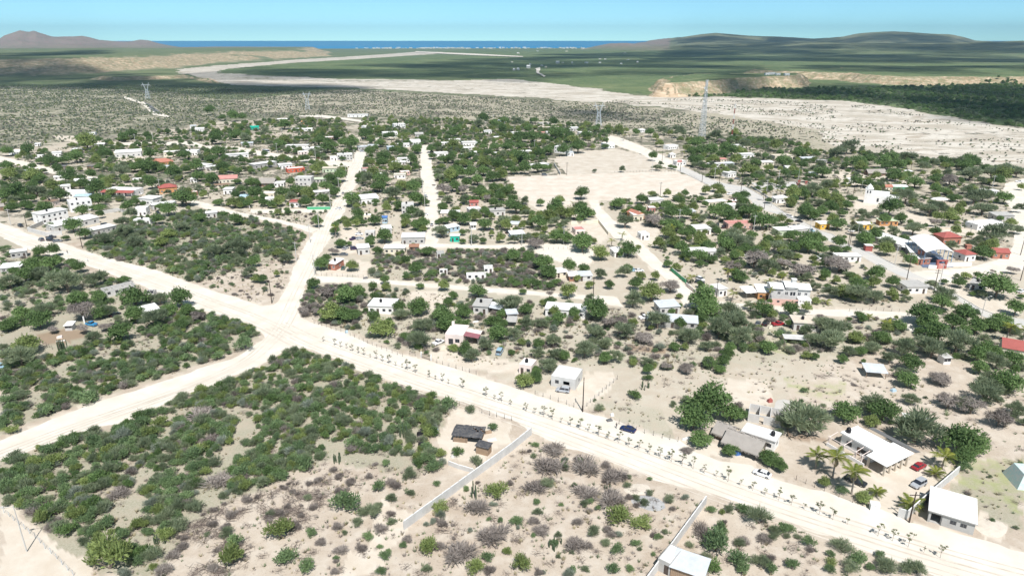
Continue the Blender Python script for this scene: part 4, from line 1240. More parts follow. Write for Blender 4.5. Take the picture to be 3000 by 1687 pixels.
HT = """
A1 455 1188 735 1128 9 5.8 white white slab 1|white two-storey house with black tank above the long shed
A1 590 1275 1060 1170 9 3.6 lightgrey white shed 0|
A1 975 1318 1240 1258 7 3.2 grey white slab 0|
A1 755 1062 990 1032 9 6.8 white white flat 1|white two-storey house with scalloped parapet and outside stair
A1 680 905 945 902 8 4 white white flat 0|
A1 790 940 945 936 5 3.2 white lightblue shed 0|
A1 455 1000 570 1003 6 3.4 palepink brown slab 1|
A1 1110 882 1435 890 10 4.2 white red redfront 0|long white house with red tiled awning over a columned porch
A1 1700 865 1885 847 8 4 orange red hip 0|orange house with a red hipped roof and white trim
A1 1480 978 1630 988 9 4.2 white white slab 0|
A1 1625 1035 1880 1000 6 3 lightgrey white slab 0|
A1 1430 1102 1562 1098 6 5 white white flat 0|white cube house two storeys tall behind a dark lean-to
A1 1420 1188 1598 1190 5 3 white white flat 1|
A1 1225 482 1505 466 12 4.6 lightgrey white shed 0|long grey warehouse under a bright white roof on bare ground
A1 1600 580 1845 560 10 3.4 orange terracotta hip 0|rambling terracotta house with a hipped orange roof
A1 1740 470 1900 464 8 4.2 cream white slab 0|
A1 1945 458 2100 456 8 4.6 white white flat 1|
A1 95 448 230 452 8 3 white white shed 0|
A1 372 486 450 484 5 2.6 white white flat 0|
A1 555 474 655 468 8 3.8 white white slab 0|
A1 590 502 730 500 4 2.2 lightgrey white flat 0|
A1 755 425 845 425 6 3 white white shed 0|
A1 1005 366 1110 363 6 2.8 lightgrey white shed 0|
A1 1255 304 1322 302 5 3.6 white white slab 0|
A1 930 244 1012 242 6 3 white white flat 0|
A1 372 358 424 356 4 2.4 white white shed 0|
A1 625 614 705 610 5 3 brown darkgrey shed 0|
A1 580 722 765 706 5 2.4 white white shed 0|
A1 790 774 888 770 6 3 white white gable 0|
A1 915 770 970 768 5 2.6 white white shed 0|
A1 610 834 755 822 7 3 white white slab 0|
A1 1 1045 50 1040 5 2.8 brown thatch gable 0|
A1 2024 744 2090 742 5 2.6 white white shed 0|
A1 2070 594 2180 604 8 3.2 white white slab 0|
A1 1708 614 1800 612 5 3 grey metal shed 0|
A1 925 604 1000 602 4 2.6 brown darkgrey shed 0|
A1 2075 206 2170 202 7 3.6 white white shed 0|
A1 2020 172 2080 170 5 3.4 white metal shed 0|
A1 232 660 292 656 4 2.8 lightblue metal shed 0|
A1 2040 882 2100 877 4 2.6 terracotta white flat 0|
A1 1410 734 1510 728 3 2.2 white white flat 0|
A2 230 492 468 476 7 3.4 white white slab 0|
A2 530 602 768 566 8 3.6 grey white slab 0|
A2 20 622 155 613 7 3.2 grey white slab 0|
A2 790 602 930 592 7 3.4 white white slab 0|
A2 880 642 1062 626 7 3.4 vermilion white flat 0|bright vermilion house with a white flat roof and patio cover
A2 1250 638 1402 634 8 3.2 palegreen beige slab 0|
A2 960 782 1135 782 8 6.4 lightgrey lightgrey flat 0|unpainted concrete two-storey house with one upper window
A2 1150 752 1292 746 5 3 grey palegreen shed 0|
A2 578 788 735 788 7 3 brown thatch thatch 0|
A2 738 792 842 790 6 3 white white slab 0|
A2 150 757 348 748 8 3.6 cream palered gable 0|
A2 103 807 262 796 4 2.3 cream brown shed 0|
A2 200 868 295 866 7 3.4 white white slab 0|
A2 372 948 462 944 6 3.2 grey lightblue carport 0|open carport with a pale blue sheet roof beside a leafy tree
A2 600 906 738 906 6 3.4 cream white flat 0|
A2 648 962 730 958 4 3 white white shed 0|
A2 902 1004 1006 1003 6 3.2 white red shed 0|small white hut under a bright red sheet roof
A2 1165 888 1332 876 4 2.8 grey white shed 0|
A2 1665 978 1850 962 10 3.8 white white shed 0|white house with two sheet roofs one behind the other
A2 1675 642 1852 632 7 3.4 grey palered flat 0|
A2 1832 692 1896 690 5 3 white white flat 0|
A2 2045 534 2178 532 7 3.4 white white slab 0|
A2 1990 562 2130 558 5 2.6 lightgrey white shed 0|
A2 2082 668 2180 662 6 2.8 pink white flat 0|
A2 2010 702 2130 700 6 3 white cream slab 0|
A2 1695 182 1800 172 7 4 white white flat 0|
A2 2010 172 2130 166 8 5.5 white white flat 1|white house with small corner turrets and stepped upper rooms
A2 1890 268 2050 262 9 5.6 white white flat 0|tall stepped white house above the first street
A2 1515 52 1730 50 9 3.4 white white slab 0|long white ranch house alone on the scrub edge
A2 480 184 574 181 6 3.4 teal teal shed 0|
A2 925 202 1142 196 6 2.6 white white shed 0|
A2 775 96 880 92 6 2.8 cream white shed 0|
A2 1030 124 1072 122 5 3 orange orange shed 0|
A2 1290 296 1422 288 6 3 pink white slab 0|
A2 860 388 1096 386 7 3.4 white white slab 0|
A2 1060 432 1250 414 9 3.8 white white slab 1|
A2 988 450 1090 446 5 3 palepink white flat 0|
A2 1335 514 1405 510 6 3.4 white white flat 0|
A2 1408 512 1572 506 8 5.6 lightgrey white flat 1|
A2 390 358 515 352 6 2.8 grey metal shed 0|
A2 1620 302 1662 300 4 3 cream cream flat 0|
A2 1742 304 1850 302 5 2.6 cream white flat 0|
A2 1628 404 1730 398 6 3.4 grey metal shed 0|
A2 1732 384 1838 382 6 3 darkgrey metal carport 0|
A2 1942 404 2010 400 5 3.4 lightblue metal shed 0|
A2 2052 374 2174 370 6 3.4 white white slab 0|
A2 18 1122 136 1112 5 3 lightgrey white slab 0|
A2 1688 1152 1765 1150 5 3.4 cream white flat 1|
A2 1885 1178 1935 1178 3 3.6 lightblue blue gable 0|tiny blue gabled kiosk among dark trees
A2 1888 1294 1986 1287 6 3.2 lightgrey white shed 0|
A2 2092 1082 2222 1078 8 6 lightgrey lightgrey flat 1|grey concrete two-storey house with an outside stair by the lane
A2 1700 1322 1802 1320 5 2.8 lightgrey lightgrey flat 0|
B2 1628 172 1752 162 7 3.4 lightgrey white slab 0|pale house with a blue tarp hung over its front yard
B2 1905 163 2125 160 6 3 cream white slab 0|
A2 2092 1402 2335 1396 9 3.8 grey white slab 0|grey concrete house with a wide white slab roof at the lane end
B2 1312 326 1388 336 7 3.2 terracotta white shed 1|brick-sided house with white sheet roof beside a clipped round tree
B2 1740 790 2002 800 8 3.2 white white slab 1|white L-shaped house with a black roof tank and bare yard behind
A3 10 347 120 342 7 5 white white flat 0|
A3 60 262 145 260 6 3.4 grey grey gable 0|
A3 342 352 420 350 5 2.6 white white shed 0|
A3 420 320 540 316 6 3 white white slab 0|
A3 565 360 720 354 8 3.8 white white slab 0|
A3 272 472 410 466 7 3.4 white white slab 0|
A3 540 484 650 482 6 2.8 blue white shed 0|
A3 652 460 725 456 5 3 white white shed 0|
A3 602 650 710 642 7 3.4 white white flat 1|
A3 562 404 690 400 5 2.6 lightgrey white shed 0|
A3 792 228 872 225 6 3.4 white white slab 0|
A3 1085 252 1190 249 8 3.8 white white slab 0|
A3 905 292 985 288 5 2.8 rust white shed 0|
A3 960 114 1010 111 6 3.4 lightblue metal shed 0|
A3 1372 134 1476 131 6 3.2 white beige slab 0|
A3 1376 194 1590 191 9 3.6 beige beige slab 0|
A3 1352 243 1440 240 5 3 cream palered shed 0|
A3 1452 238 1592 235 6 3.2 white white slab 0|
A3 1717 198 1790 196 5 4 lightgrey white shed 0|
A3 1642 203 1712 201 5 2.6 white white shed 0|
A3 1802 247 1930 242 7 3.6 white white slab 0|
A3 1686 283 1770 280 5 3 white cream shed 0|
A3 1536 427 1672 441 9 6.4 white white flat 1|tall white villa with stacked balconies between leafy trees
A3 1674 464 1742 462 6 3.2 white metal shed 0|
A3 1185 458 1302 452 7 3.6 white white slab 1|
A3 906 468 976 465 5 3 palered white shed 0|
A3 1235 612 1480 580 7 3 white white slab 0|
A3 2060 384 2176 380 8 5 white white flat 1|
A3 330 1118 522 1120 6 3 beige white shed 0|
A3 640 1088 757 1077 6 3.4 white white slab 0|
A3 640 1002 730 1000 4 3 palered red gable 0|
A3 860 1102 1015 1092 6 3.4 lightgrey grey slab 1|
A3 400 1278 532 1252 5 2.8 lightblue white shed 0|
A3 434 1373 528 1373 4 3.2 teal white slab 0|small bright teal cabin with a white roof among mesquites
A3 1060 1237 1150 1241 5 3 cream metal shed 0|
A3 1080 1342 1222 1332 6 2.6 lightblue white shed 0|
A3 1760 1307 1860 1301 7 3.4 palepink palered flat 0|small pale house with pinkish red roof in a bare walled yard
A3 650 1242 706 1240 4 2.8 white white shed 0|
B3 292 207 370 202 3 3 lightgrey grey ruin 0|
B3 0 137 95 135 4 2.6 brown rust shed 0|
B3 605 437 812 431 4 2.3 white white ruin 0|
B3 790 367 885 365 4 2.8 white white ruin 0|
B3 318 380 402 378 3 1.9 white grey ruin 0|
B3 1550 417 1676 402 5 2.6 cream white shed 0|
B3 1695 452 1786 450 5 2.6 rust white shed 0|
B3 1790 450 1936 444 5 2.6 lightgrey metal shed 0|
B3 675 792 830 802 8 3.2 lightgrey grey slab 1|grey slab-roofed house with white awnings on the shaded side
B3 1440 822 1860 852 7 3.2 white white slab 0|long white low house with a pale blue end section
B3 378 1116 572 1131 9 4 palepink white flat 0|pale pink house with big white roof chimney and maroon awning
B3 1160 1425 1292 1449 5 3.4 palepink white flat 1|small pale pink cube room with a black tank on top
B3 1040 870 1145 862 4 2.8 darkgrey metal shed 0|
B3 1030 935 1120 940 4 2.4 darkgrey grey carport 0|
C3 275 104 447 135 8 3.6 lightgrey white flat 0|grey concrete-block house with parked silver car in a bare yard
A4 380 987 520 977 7 3.4 lightgrey white slab 0|
A4 368 1062 432 1060 4 3 palered white slab 0|
A4 200 1152 306 1148 8 3.6 cream white slab 0|
A4 132 1110 236 1150 6 3.4 orange terracotta gable 0|orange-roofed end wing of a cream house by the field
A4 280 1352 370 1346 5 3.4 white white flat 0|white windowed cube room standing alone on pale sand
A4 1000 1002 1190 987 6 3 cream white slab 0|
A4 1250 997 1350 991 6 3.4 pink white flat 1|
A4 1172 1034 1310 1030 5 2.8 white white shed 0|
A4 1205 1248 1462 1242 8 3.6 pink palered flat 0|wide pink house with faded red roof and parked cars outside
A4 860 1298 1022 1292 9 3.2 white white slab 0|
A4 786 1098 862 1094 5 2.8 lightgrey metal shed 0|
A4 1735 1318 1900 1312 7 3.4 palegreen white slab 0|pale green house with white slab roof beside the avenue
A4 1905 1308 2062 1292 7 3.4 lightgrey white slab 0|
A4 1712 964 1850 960 6 3.2 white white hip 0|
A4 1205 692 1290 682 7 3.6 white white slab 0|
A4 1005 582 1185 576 5 2.8 white white slab 0|
A4 1190 574 1270 570 5 2.8 white metal shed 0|
A4 1125 532 1192 530 5 3 cream palered shed 0|
A4 1345 487 1480 482 7 3.6 white white slab 0|
A4 1700 507 1892 502 9 3.8 cream beige slab 0|long beige house with a row of windows above the trees
A4 1560 567 1692 561 6 3 cream white shed 0|
A4 2000 524 2160 518 6 3 grey metal shed 0|
A4 1195 384 1380 378 6 3 white white slab 1|
A4 572 398 676 387 7 4 white white flat 0|
A4 660 568 756 561 6 3.8 white white slab 0|
A4 592 482 650 480 5 3 white white hip 0|
A4 280 214 332 210 6 3 white white shed 0|
A4 1815 642 1902 640 6 4 lightgrey lightgrey gable 0|
A4 2092 692 2160 690 5 3.2 white metal shed 0|
B4 790 196 1092 192 7 2.8 white white slab 0|low white house with a dark blue panel on its roof
B4 0 198 100 190 6 3 white white shed 0|
B4 1105 614 1192 601 6 3.2 white white slab 0|
B4 1395 642 1512 636 6 3 darkgrey white carport 0|
B4 1518 644 1652 650 8 3.4 orange white shed 0|
B4 480 806 690 790 6 3.2 lightgrey metal shed 0|
B4 350 925 875 968 6 2.8 grey metal shed 0|long low grey shed with patchwork sheet metal roof
B4 1898 968 2174 985 7 3 lightgrey beige slab 1|
B5 922 582 1140 580 8 3 white grey slab 0|low white-walled house with a grey roof beside the crossroads
B5 1590 532 1742 562 7 2.8 lightgrey grey slab 1|
B5 1040 278 1172 270 7 3 terracotta white slab 0|school classroom with terracotta wall and broad white slab roof
A5 1310 1402 1495 1396 8 3.8 terracotta red hip 0|terracotta classroom with red hipped roof behind the school canopy
B5 1540 240 1652 232 7 3.4 white red hip 0|white classroom with red roof and rooftop brick box
B5 1838 208 2012 216 6 3.2 terracotta red gable 0|low terracotta classroom with red gabled roof by the bend
A5 700 837 775 837 5 3.2 cream terracotta gable 0|
A5 780 837 940 842 6 3.4 green white shed 0|green-walled house with white roof near the church
A5 1672 1252 1956 1226 8 3.4 white white flat 0|low white ranch building with arched openings on open sand
A5 1872 1152 2062 1150 7 3.4 grey grey shed 0|
A5 10 1242 106 1236 5 3.2 yellow white shed 0|
A5 420 1242 560 1244 5 3 yellow white shed 0|
A5 640 1202 832 1204 5 3 orange palegreen shed 0|
A5 290 752 384 757 5 3.2 white white slab 0|
A5 930 657 990 655 4 2.4 white white shed 0|
A5 1350 747 1400 744 4 3 white white shed 0|
A5 1702 872 1800 868 5 2.6 white white shed 0|
A5 1852 874 1900 870 4 2.6 white white shed 0|
A5 0 547 80 544 5 3 grey grey slab 0|
A5 520 672 700 670 6 2.4 brown thatch thatch 0|
B5 190 244 440 242 5 2.8 white white slab 0|
B5 1925 1243 2240 1300 8 3.4 cream red gable 0|house with a large red roof at the edge of dark trees
C4 692 46 832 58 5 2.3 brown metal carport 0|open-sided pole shelter with pale metal roof in the dry field
B5 1315 1334 1390 1330 3 2.6 white grey shed 0|
B1 122 212 292 190 5 3.1 grey white slab 0|small block hut with white slab roof beside the wide road
B1 12 372 230 352 6 2.8 grey white shed 0|low farmhouse under long white metal roofs beside dark trees
B1 1125 624 1450 546 5 3 lightgrey grey ruin 0|roofless unfinished block building with three open rooms
B1 1555 604 1640 600 3 1.8 lightgrey grey ruin 0|
B1 1540 842 1702 802 6 2.6 lightgrey white shed 0|
B1 695 976 770 972 3 2.2 lightgrey white shed 0|
"""
def done_ops(tag_):
    return None
for ln in HT.strip().split('\n'):
    a, lab = ln.split('|')
    f = a.split()
    t = f[0]; x1, y1, x2, y2, D, h = map(float, f[1:7])
    wall, roof, style, tk = f[7:11]
    kw = {}
    nm = 'house'
    if style == 'carport': nm = 'open_shelter'
    if 'shed' in lab or 'warehouse' in lab: nm = 'storage_shed'
    if 'classroom' in lab: nm = 'classroom'
    if 'kiosk' in lab or 'hut' in lab: nm = 'hut'
    if 'cabin' in lab: nm = 'cabin'
    if style == 'ruin': nm = 'unfinished_building'
    if 'silver car' in lab:
        kw = dict(ops=[(1.3, 2.5, 1.2, 2.4, 'w'), (3.9, 5.9, 1.2, 2.4, 'o')], frame='darkgrey')
    if 'maroon' in lab:
        kw = dict(ops=[(1.2, 2.9, 0.1, 2.3, 'p'), (3.6, 5.2, 0.9, 2.3, 'w')], frame='darkgrey')
    if 'row of windows' in lab:
        kw = dict(nwin=7)
    rt_ = house(t, x1, y1, x2, y2, D, h, wall, roof, style, label=lab.strip() or None, tank=(0.4 if tk == '1' else False), name=nm,
          cat={'open_shelter': 'shelter', 'storage_shed': 'shed', 'classroom': 'school building', 'hut': 'hut', 'cabin': 'cabin', 'unfinished_building': 'unfinished building'}.get(nm, 'house'), **kw)
    if 'maroon' in lab or 'awnings' in lab:
        rr0, _, LL0, _ = rt_
        for q, (y0, y1, ck) in enumerate(((0.6, 4.2, 'maroon' if 'maroon' in lab else 'metal'), (4.25, 7.4, 'palepink' if 'maroon' in lab else 'white'))):
            mb = MB(); bot = [(LL0 + .02, y0, h - .5), (LL0 + 5.2, y0, h - 1.2), (LL0 + 5.2, y1, h - 1.2), (LL0 + .02, y1, h - .5)]
            mb.prism(bot, [(a_, b_, c_ + .06) for a_, b_, c_ in bot]); mb.obj('awning', wm(ck), rr0)
            mb = MB(); mb.box(LL0 + 5.0, LL0 + 5.12, y0 + .1, y0 + .22, -.2, h - 1.2); mb.obj('post', wm('grey'), rr0)
    if 'maroon' in lab:
        mb = MB(); mb.box(.4, 1.3, D - 1.2, D - .3, h - .2, h + 1.3); mb.obj('chimney', wm('palepink'), rr0)

FARLM = [(1575, 215, 'the winding track'), (1690, 183, 'the long field strip'), (1830, 157, 'the pale hill road'), (1545, 197, 'the hamlet middle'), (1505, 205, 'the pale clearing'), (1760, 178, 'the dark palm wood'), (1215, 160, 'the river bend'), (1640, 187, 'the white tower'), (1640, 152, 'the coast scrub')]
# far hamlet beyond the river, house by house
r = random.Random(3)
for x, y, s in [(1290, 345, 1), (1410, 388, 1.8), (1425, 360, 1), (1545, 382, 1), (1630, 352, 1.6), (1510, 372, 1), (1670, 350, .9), (1740, 352, .8), (1855, 350, 1.2), (1950, 350, 1.1),
                (2110, 357, 1), (2235, 348, .9), (1950, 320, 1), (1990, 322, 1), (2160, 325, .8), (2140, 277, 1.2), (1330, 402, 1), (1300, 405, .9), (1540, 233, 1.3), (1700, 262, 1.3), (1480, 260, 1), (1330, 278, 1)]:
    px_, py_ = T('F2', x, y)
    w = 5.5 * s
    house('p', px_ - w / 2, py_, px_ + w / 2, py_ + r.uniform(-.1, .1), 9 + 4 * s, 4 * s + 1, r.choice(['white', 'cream', 'white', 'lightgrey']), 'white', r.choice(['flat', 'slab', 'gable']), name='house',
          label=where('far hamlet %shouse' % ('larger ' if s > 1.25 else ('tiny ' if s < 1 else '')), px_, py_, FARLM, True) or 'pale house in the far hamlet beyond the dry riverbed among dark scrub', nwin=2)
for x, y, s in [(630, 478, 1.2), (665, 474, 1.8), (712, 480, 1.2), (778, 482, 1.4)]:
    px_, py_ = T('F3', x, y)
    A_ = G(px_, py_ + 18)
    root, A0, L0, rz0 = house('p', px_ - 5 * s, py_ + 16, px_ + 5 * s, py_ + 16, 8, 5, 'white', 'white', 'flat', name='house', nwin=2,
          label={1.2: 'small white house on the tan bluff near its cliff edge', 1.8: 'largest white house on the tan river bluff', 1.4: 'white bluff-top house at the end where the cliff fades'}[s] if x != 712 else 'middle small white house on the tan river bluff')
    root.location.z = max(0.0, float(height(np.array([root.location.x]), np.array([root.location.y]))[0]) - .2)
for o in list(COL.objects):
    if 'far hamlet' in o.get('label', ''): o['group'] = 'far hamlet houses'
    if 'bluff' in o.get('label', ''): o['group'] = 'bluff-top houses'
for o in [o for o in COL.objects if o.name.split('.')[0] == 'house' and o.get('group') == 'far hamlet houses']:
    zz = float(height(np.array([o.location.x]), np.array([o.location.y]))[0])
    o.location.z = zz
# white town strung along the far shore: too many and too small to count
mb = MB(); r = random.Random(8)
for i in range(150):
    c = r.random()
    x = r.choice([1090, 1150, 1240, 1255, 1330, 1345, 1440, 1520, 1600, 1680]) + r.gauss(0, 22) if c < .8 else r.uniform(1050, 1750)
    g = G(x, r.uniform(141.0, 143.4) if x > 950 else r.uniform(143.2, 144.5))
    w, d, h = r.uniform(12, 50), r.uniform(12, 30), r.uniform(5, 16)
    M = Matrix.Translation((g.x, g.y, -2)) @ Matrix.Rotation(r.uniform(-.4, .4), 4, 'Z')
    mb.box(0, w, 0, d, 0, h, M=M)
    mb.box(-1, w + 1, -1, d + 1, h + .01, h + 1, mi=1, M=M)
tag(mb.obj('coastal_town', [wm('white'), wm('cream')]), 'distant strip of white seaside buildings along the coastline', 'town', kind='stuff')
# ------------------------------------------------------------------ the particular buildings
def frame_at(t, x1, y1, x2, y2):
    A, B, L, rz = place(t, x1, y1, x2, y2)
    return A, L, rz, Matrix.Translation(A) @ Matrix.Rotation(rz, 4, 'Z')
def occ(A, L, D, rz, m_=1.0, y0=0.0):
    c, s = math.cos(rz), math.sin(rz)
    OCC.append([(A.x + c * x - s * y, A.y + s * x + c * y) for x, y in ((-m_, y0 - m_ - 0.6), (L + m_, y0 - m_ - 0.6), (L + m_, D + m_), (-m_, D + m_))])
def slopebox(mb, x0, x1, y0, y1, z0, z1, th, mi=0):
    bot = [(x0, y0, z0), (x1, y0, z0), (x1, y1, z1), (x0, y1, z1)]
    mb.prism(bot, [(a, b, c + th) for a, b, c in bot], mi)

# concrete house with the carport opening, lower right
A, L, rz, M = frame_at('C4', 1125, 1062, 1448, 1160)
root = thing('house', 'flat-roofed grey concrete house with an open carport bay beside the block wall', 'house', A, rz)
D = 9.2; h = 3.0; tw = 0.2
mb = MB()
mb.box(0, 0.45, 0, tw, -.3, h); mb.box(.45, L * .3, 0, tw, 2.45, h); mb.box(L * .3, L * .46, 0, tw, -.3, h)
x = L * .46
wall_boxes(mb, L - x, h, tw, [(0.0 + .1, 1.3, 1.1, 2.1), (L - x - 2.6, L - x - 1.4, 1.1, 2.1)], Matrix.Translation((x, 0, 0)))
mb.box(0, tw, tw, D - tw, -.3, h); mb.box(L - tw, L, tw, D - tw, -.3, h); mb.box(0, L, D - tw, D, -.3, h); mb.box(L * .3 - .2, L * .3, tw, D - tw, -.3, h)
mb.box(tw, L * .3 - .2, 4.5, 4.7, -.3, h)
mb.obj('wall', wm('grey'), root)
mb = MB(); slopebox(mb, -.3, L + .3, -.35, D + .35, h + .01, h + .3, .16); mb.obj('roof', wm('white'), root)
mb = MB(); slopebox(mb, -.32, L + .32, -.40, -.353, h - .06, h - .04, .22); mb.obj('roof_edge', wm('grey'), root)
for a in (.1, L - x - 2.6):
    f = link('window', FRAME['darkgrey'], root); f.matrix_local = Matrix.Translation((x + a, .04, 1.1)) @ Matrix.Diagonal((1.2, .08, 1, 1))
    p = link('pane', PANE, f); p.matrix_local = Matrix.Translation((.02, .5, .02)) @ Matrix.Diagonal((.96, .3, .96, 1))
mb = MB(); mb.box(.25, L - .25, .25, D - .25, 0, .06); mb.obj('interior_floor', wm('grey'), root)
occ(A, L, D, rz)

# white arcaded house
A, L, rz, M = frame_at('C4', 462, 540, 800, 735)
root = thing('house', 'large white L-plan house with blown white roof, arcaded porch and beams at front', 'house', A, rz)
D = 9.0; h = 3.5; Lc = L * .66
mb = MB()
wall_boxes(mb, Lc, h, .2, [(1.6, 3.2, 1.0, 2.3), (Lc * .52, Lc * .52 + 1.1, 0, 2.3), (Lc - 3.2, Lc - 1.4, 1.0, 2.3)], Matrix.Translation((0, 2.6, 0)))
mb.box(0, .2, 2.8, D - .2, -.3, h); mb.box(Lc - .2, Lc, 2.8, D - .2, -.3, h); mb.box(0, Lc, D - .2, D, -.3, h)
mb.obj('wall', wm('white'), root)
for a, b in ((1.6, 3.2), (Lc - 3.2, Lc - 1.4)):
    f = link('window', FRAME['darkgrey'], root); f.matrix_local = Matrix.Translation((a, 2.62, 1)) @ Matrix.Diagonal((b - a, .08, 1.3, 1))
    p = link('pane', PANE, f); p.matrix_local = Matrix.Translation((.02, .5, .02)) @ Matrix.Diagonal((.96, .3, .96, 1))
p = link('door', DOOR['brown'], root); p.matrix_local = Matrix.Translation((Lc * .52, 2.68, 0)) @ Matrix.Diagonal((1.1, .06, 2.3, 1))
mb = MB(); mb.box(-.3, Lc + .2, 2.2, D + .2, h + .005, h + .2); mb.obj('roof', wm('white'), root)
for bb in ((-.3, Lc + .2, 2.2, 2.32), (-.3, -.18, 2.33, D + .2)):
    mb = MB(); mb.box(*bb, h + .205, h + .42); mb.obj('parapet', wm('white'), root)
mb = MB(); slopebox(mb, Lc + .25, L + 1.2, -.5, D + .9, h - .35, h + .28, .16); mb.obj('porch_roof', wm('white'), root)
for i in range(5):
    y = 0.0 + (D - .3) * i / 4
    mb = MB(); mb.box(L + .2, L + .65, y, y + .45, -.2, h - .42 + .06 * y); mb.obj('column', wm('beige'), root)
mb = MB(); mb.box(Lc + .5, Lc + .95, 0, .45, -.2, h - .4); mb.obj('column', wm('beige'), root)
mb = MB(); mb.box(-1.5, Lc + .4, -.9, -.7, -.2, .95); mb.obj('low_wall', wm('white'), root)
for xx in (-1.2, 3.2, 6.6, Lc - .6):
    mb = MB(); mb.tube((xx, -.8, 2.75), (xx, 2.55, 3.3), .09); mb.obj('beam', wm('palepink'), root)
    mb = MB(); mb.box(xx - .12, xx + .12, -.68, -.44, -.2, 2.75); mb.obj('column', wm('palepink'), root)
mb = MB(); mb.tube((-1.5, -.8, 2.85), (Lc, -.8, 2.85), .08); mb.obj('beam', wm('palepink'), root)
mb = MB(); slopebox(mb, 2.2, L + 1.5, D + .95, D + 3.0, h + .62, h + .25, .1); mb.obj('rear_lean_to', wm('darkgrey'), root)
water_tank(M @ Vector((.6, 4.2, h + .2)), 'black tank on the near end of the white arcaded house roof', 1.1)
occ(A, L, D, rz, 1.5, -1.0)

# thatched shelters and the white house behind them
A, L, rz, M = frame_at('C3', 1500, 545, 1725, 632)
root = thing('thatched_shelter', 'open pole shelter with a steep dry thatch roof beside a round tree', 'shelter', A, rz)
D = 6.2; h = 2.3
for x in (0.1, L / 2, L - .1):
    for y in (.1, D - .1):
        mb = MB(); mb.tube((x, y, -.2), (x, y, h), .09); mb.obj('post', MATS['bark'], root)
def thatch(root, L, D, h, rh=1.9, o2=.8, th=.3):
    mb = MB(); s = rh / (D / 2)
    slopebox(mb, -o2, L + o2, -o2, D / 2, h - o2 * s, h + rh, th)
    slopebox(mb, -o2, L + o2, D / 2 + .01, D + o2, h + rh, h - o2 * s, th)
    rr_ = random.Random(int(L * 10))
    for i in range(int(L * 14)):
        x = rr_.uniform(-o2, L + o2); sg = rr_.choice([-1, 1]); y0 = -o2 if sg < 0 else D + o2
        mb.box(x - .05, x + .05, y0 + min(0, sg * .22), y0 + max(0, sg * .22), h - o2 * s - rr_.uniform(.05, .4), h - o2 * s + .15)
    for i in range(int(L * 4)):
        x = rr_.uniform(-o2, L + o2); mb.box(x - .1, x + .1, D / 2 - .25, D / 2 + .25, h + rh + .1, h + rh + .3 + rr_.uniform(0, .12))
    mb.obj('thatch_roof', wm('thatch'), root)
thatch(root, L, D, h)
occ(A, L, D, rz, 1.5)
A, L, rz, M = frame_at('C3', 1432, 470, 1525, 505)
root = thing('thatched_shelter', 'smaller weathered thatch-roofed hut joined to the larger thatched shelter', 'shelter', A, rz)
mb = MB(); mb.box(0, L, 0, .15, -.2, 2.0); mb.box(0, .15, .16, 4.5, -.2, 2.0); mb.box(L - .15, L, .16, 4.5, -.2, 2); mb.obj('wall', wm('brown'), root)
thatch(root, L, 5.2, 2.0, 1.5)
occ(A, L, 5.2, rz, 1.5)
house('C3', 1620, 500, 1850, 575, 4.5, 3.3, 'white', 'white', 'slab', label='narrow white roof house behind the larger thatched shelter', tank=.85)
# block building without roof behind it
house('C3', 1665, 355, 1900, 400, 6, 2.6, 'lightgrey', 'grey', 'ruin', label='unfinished grey block rooms with stepped wall tops near the thatched shelter', name='unfinished_building', cat='unfinished building',
      ops=[(3, 4.1, 0, 2.1, 'o'), (7, 8, 1, 2, 'o')], sideops=[])

# lower middle: small block room with metal roof beside the wall
A, L, rz, M = frame_at('C3', 1022, 1402, 1110, 1440)
root, _, L0, _ = house('C3', 1025, 1405, 1112, 1449, 5.5, 3.0, 'grey', 'white', 'flat', label='small block room with white roof and black door against the second block wall', ops=[(1.4, 2.4, 0, 2.2, 'd')], sideops=[])
A, L, rz, M = frame_at('C3', 1118, 1450, 1345, 1530)
root = thing('shed', 'timber-fronted shed with long pale metal roof beside the small block room', 'shed', A, rz)
mb = MB(); n = int(L / .35)
for i in range(n):
    pm = MB(); w = L / n
    pm.box(i * w, (i + 1) * w - .03, 0.02 * (i % 2), .07 + .02 * (i % 2), -.2, 2.55); pm.obj('plank', wm('timber'), root)
mb.box(0, L, 4.6, 4.8, -.2, 2.9); mb.box(0, .12, .12, 4.6, -.2, 2.6); mb.box(L - .12, L, .12, 4.6, -.2, 2.6); mb.obj('wall', wm('grey'), root)
for i in range(6):
    mb = MB(); w = (L + .6) / 6; slopebox(mb, -.3 + i * w, -.3 + (i + 1) * w, -.5, 5.2, 2.62 + .015 * (i % 2), 3.0 + .015 * (i % 2), .04); mb.obj('roof_sheet', wm('metal'), root)
occ(A, L, 5, rz)

# black tarp shack and plank outhouse
A, L, rz, M = frame_at('C2', 1392, 500, 1598, 520)
root = thing('shack', 'makeshift pole shack under torn black tarpaulin beside the first block wall', 'shack', A, rz)
D = 5.0
for x, y, z in ((.1, .1, 2.1), (L * .45, .1, 2.3), (L - .2, .1, 2.0), (.1, D, 2.4), (L * .5, D, 2.8), (L - .2, D, 2.2)):
    mb = MB(); mb.tube((x, y, -.2), (x, y, z), .06); mb.obj('post', MATS['bark'], root)
mb = MB(); g = 12; r = random.Random(2)
P_ = [[(-.3 + (L + .4) * i / g, -.4 + (D + .8) * j / 8, 2.2 + .55 * math.sin(math.pi * j / 8) * (0.6 + .5 * math.sin(i * .9)) + r.uniform(-.12, .12)) for j in range(9)] for i in range(g + 1)]
vs = [p for row in P_ for p in row]
mb.add(vs, [(i * 9 + j, (i + 1) * 9 + j, (i + 1) * 9 + j + 1, i * 9 + j + 1) for i in range(g) for j in range(8) if not (i > 6 and j in (3, 4, 5) and (i + j) % 3 == 0)])
o_ = mb.obj('tarpaulin', plain('black_tarp', (0.045, 0.048, 0.058), 0.6, .6, 1.5, dirtcol=(.16, .15, .14)), root)
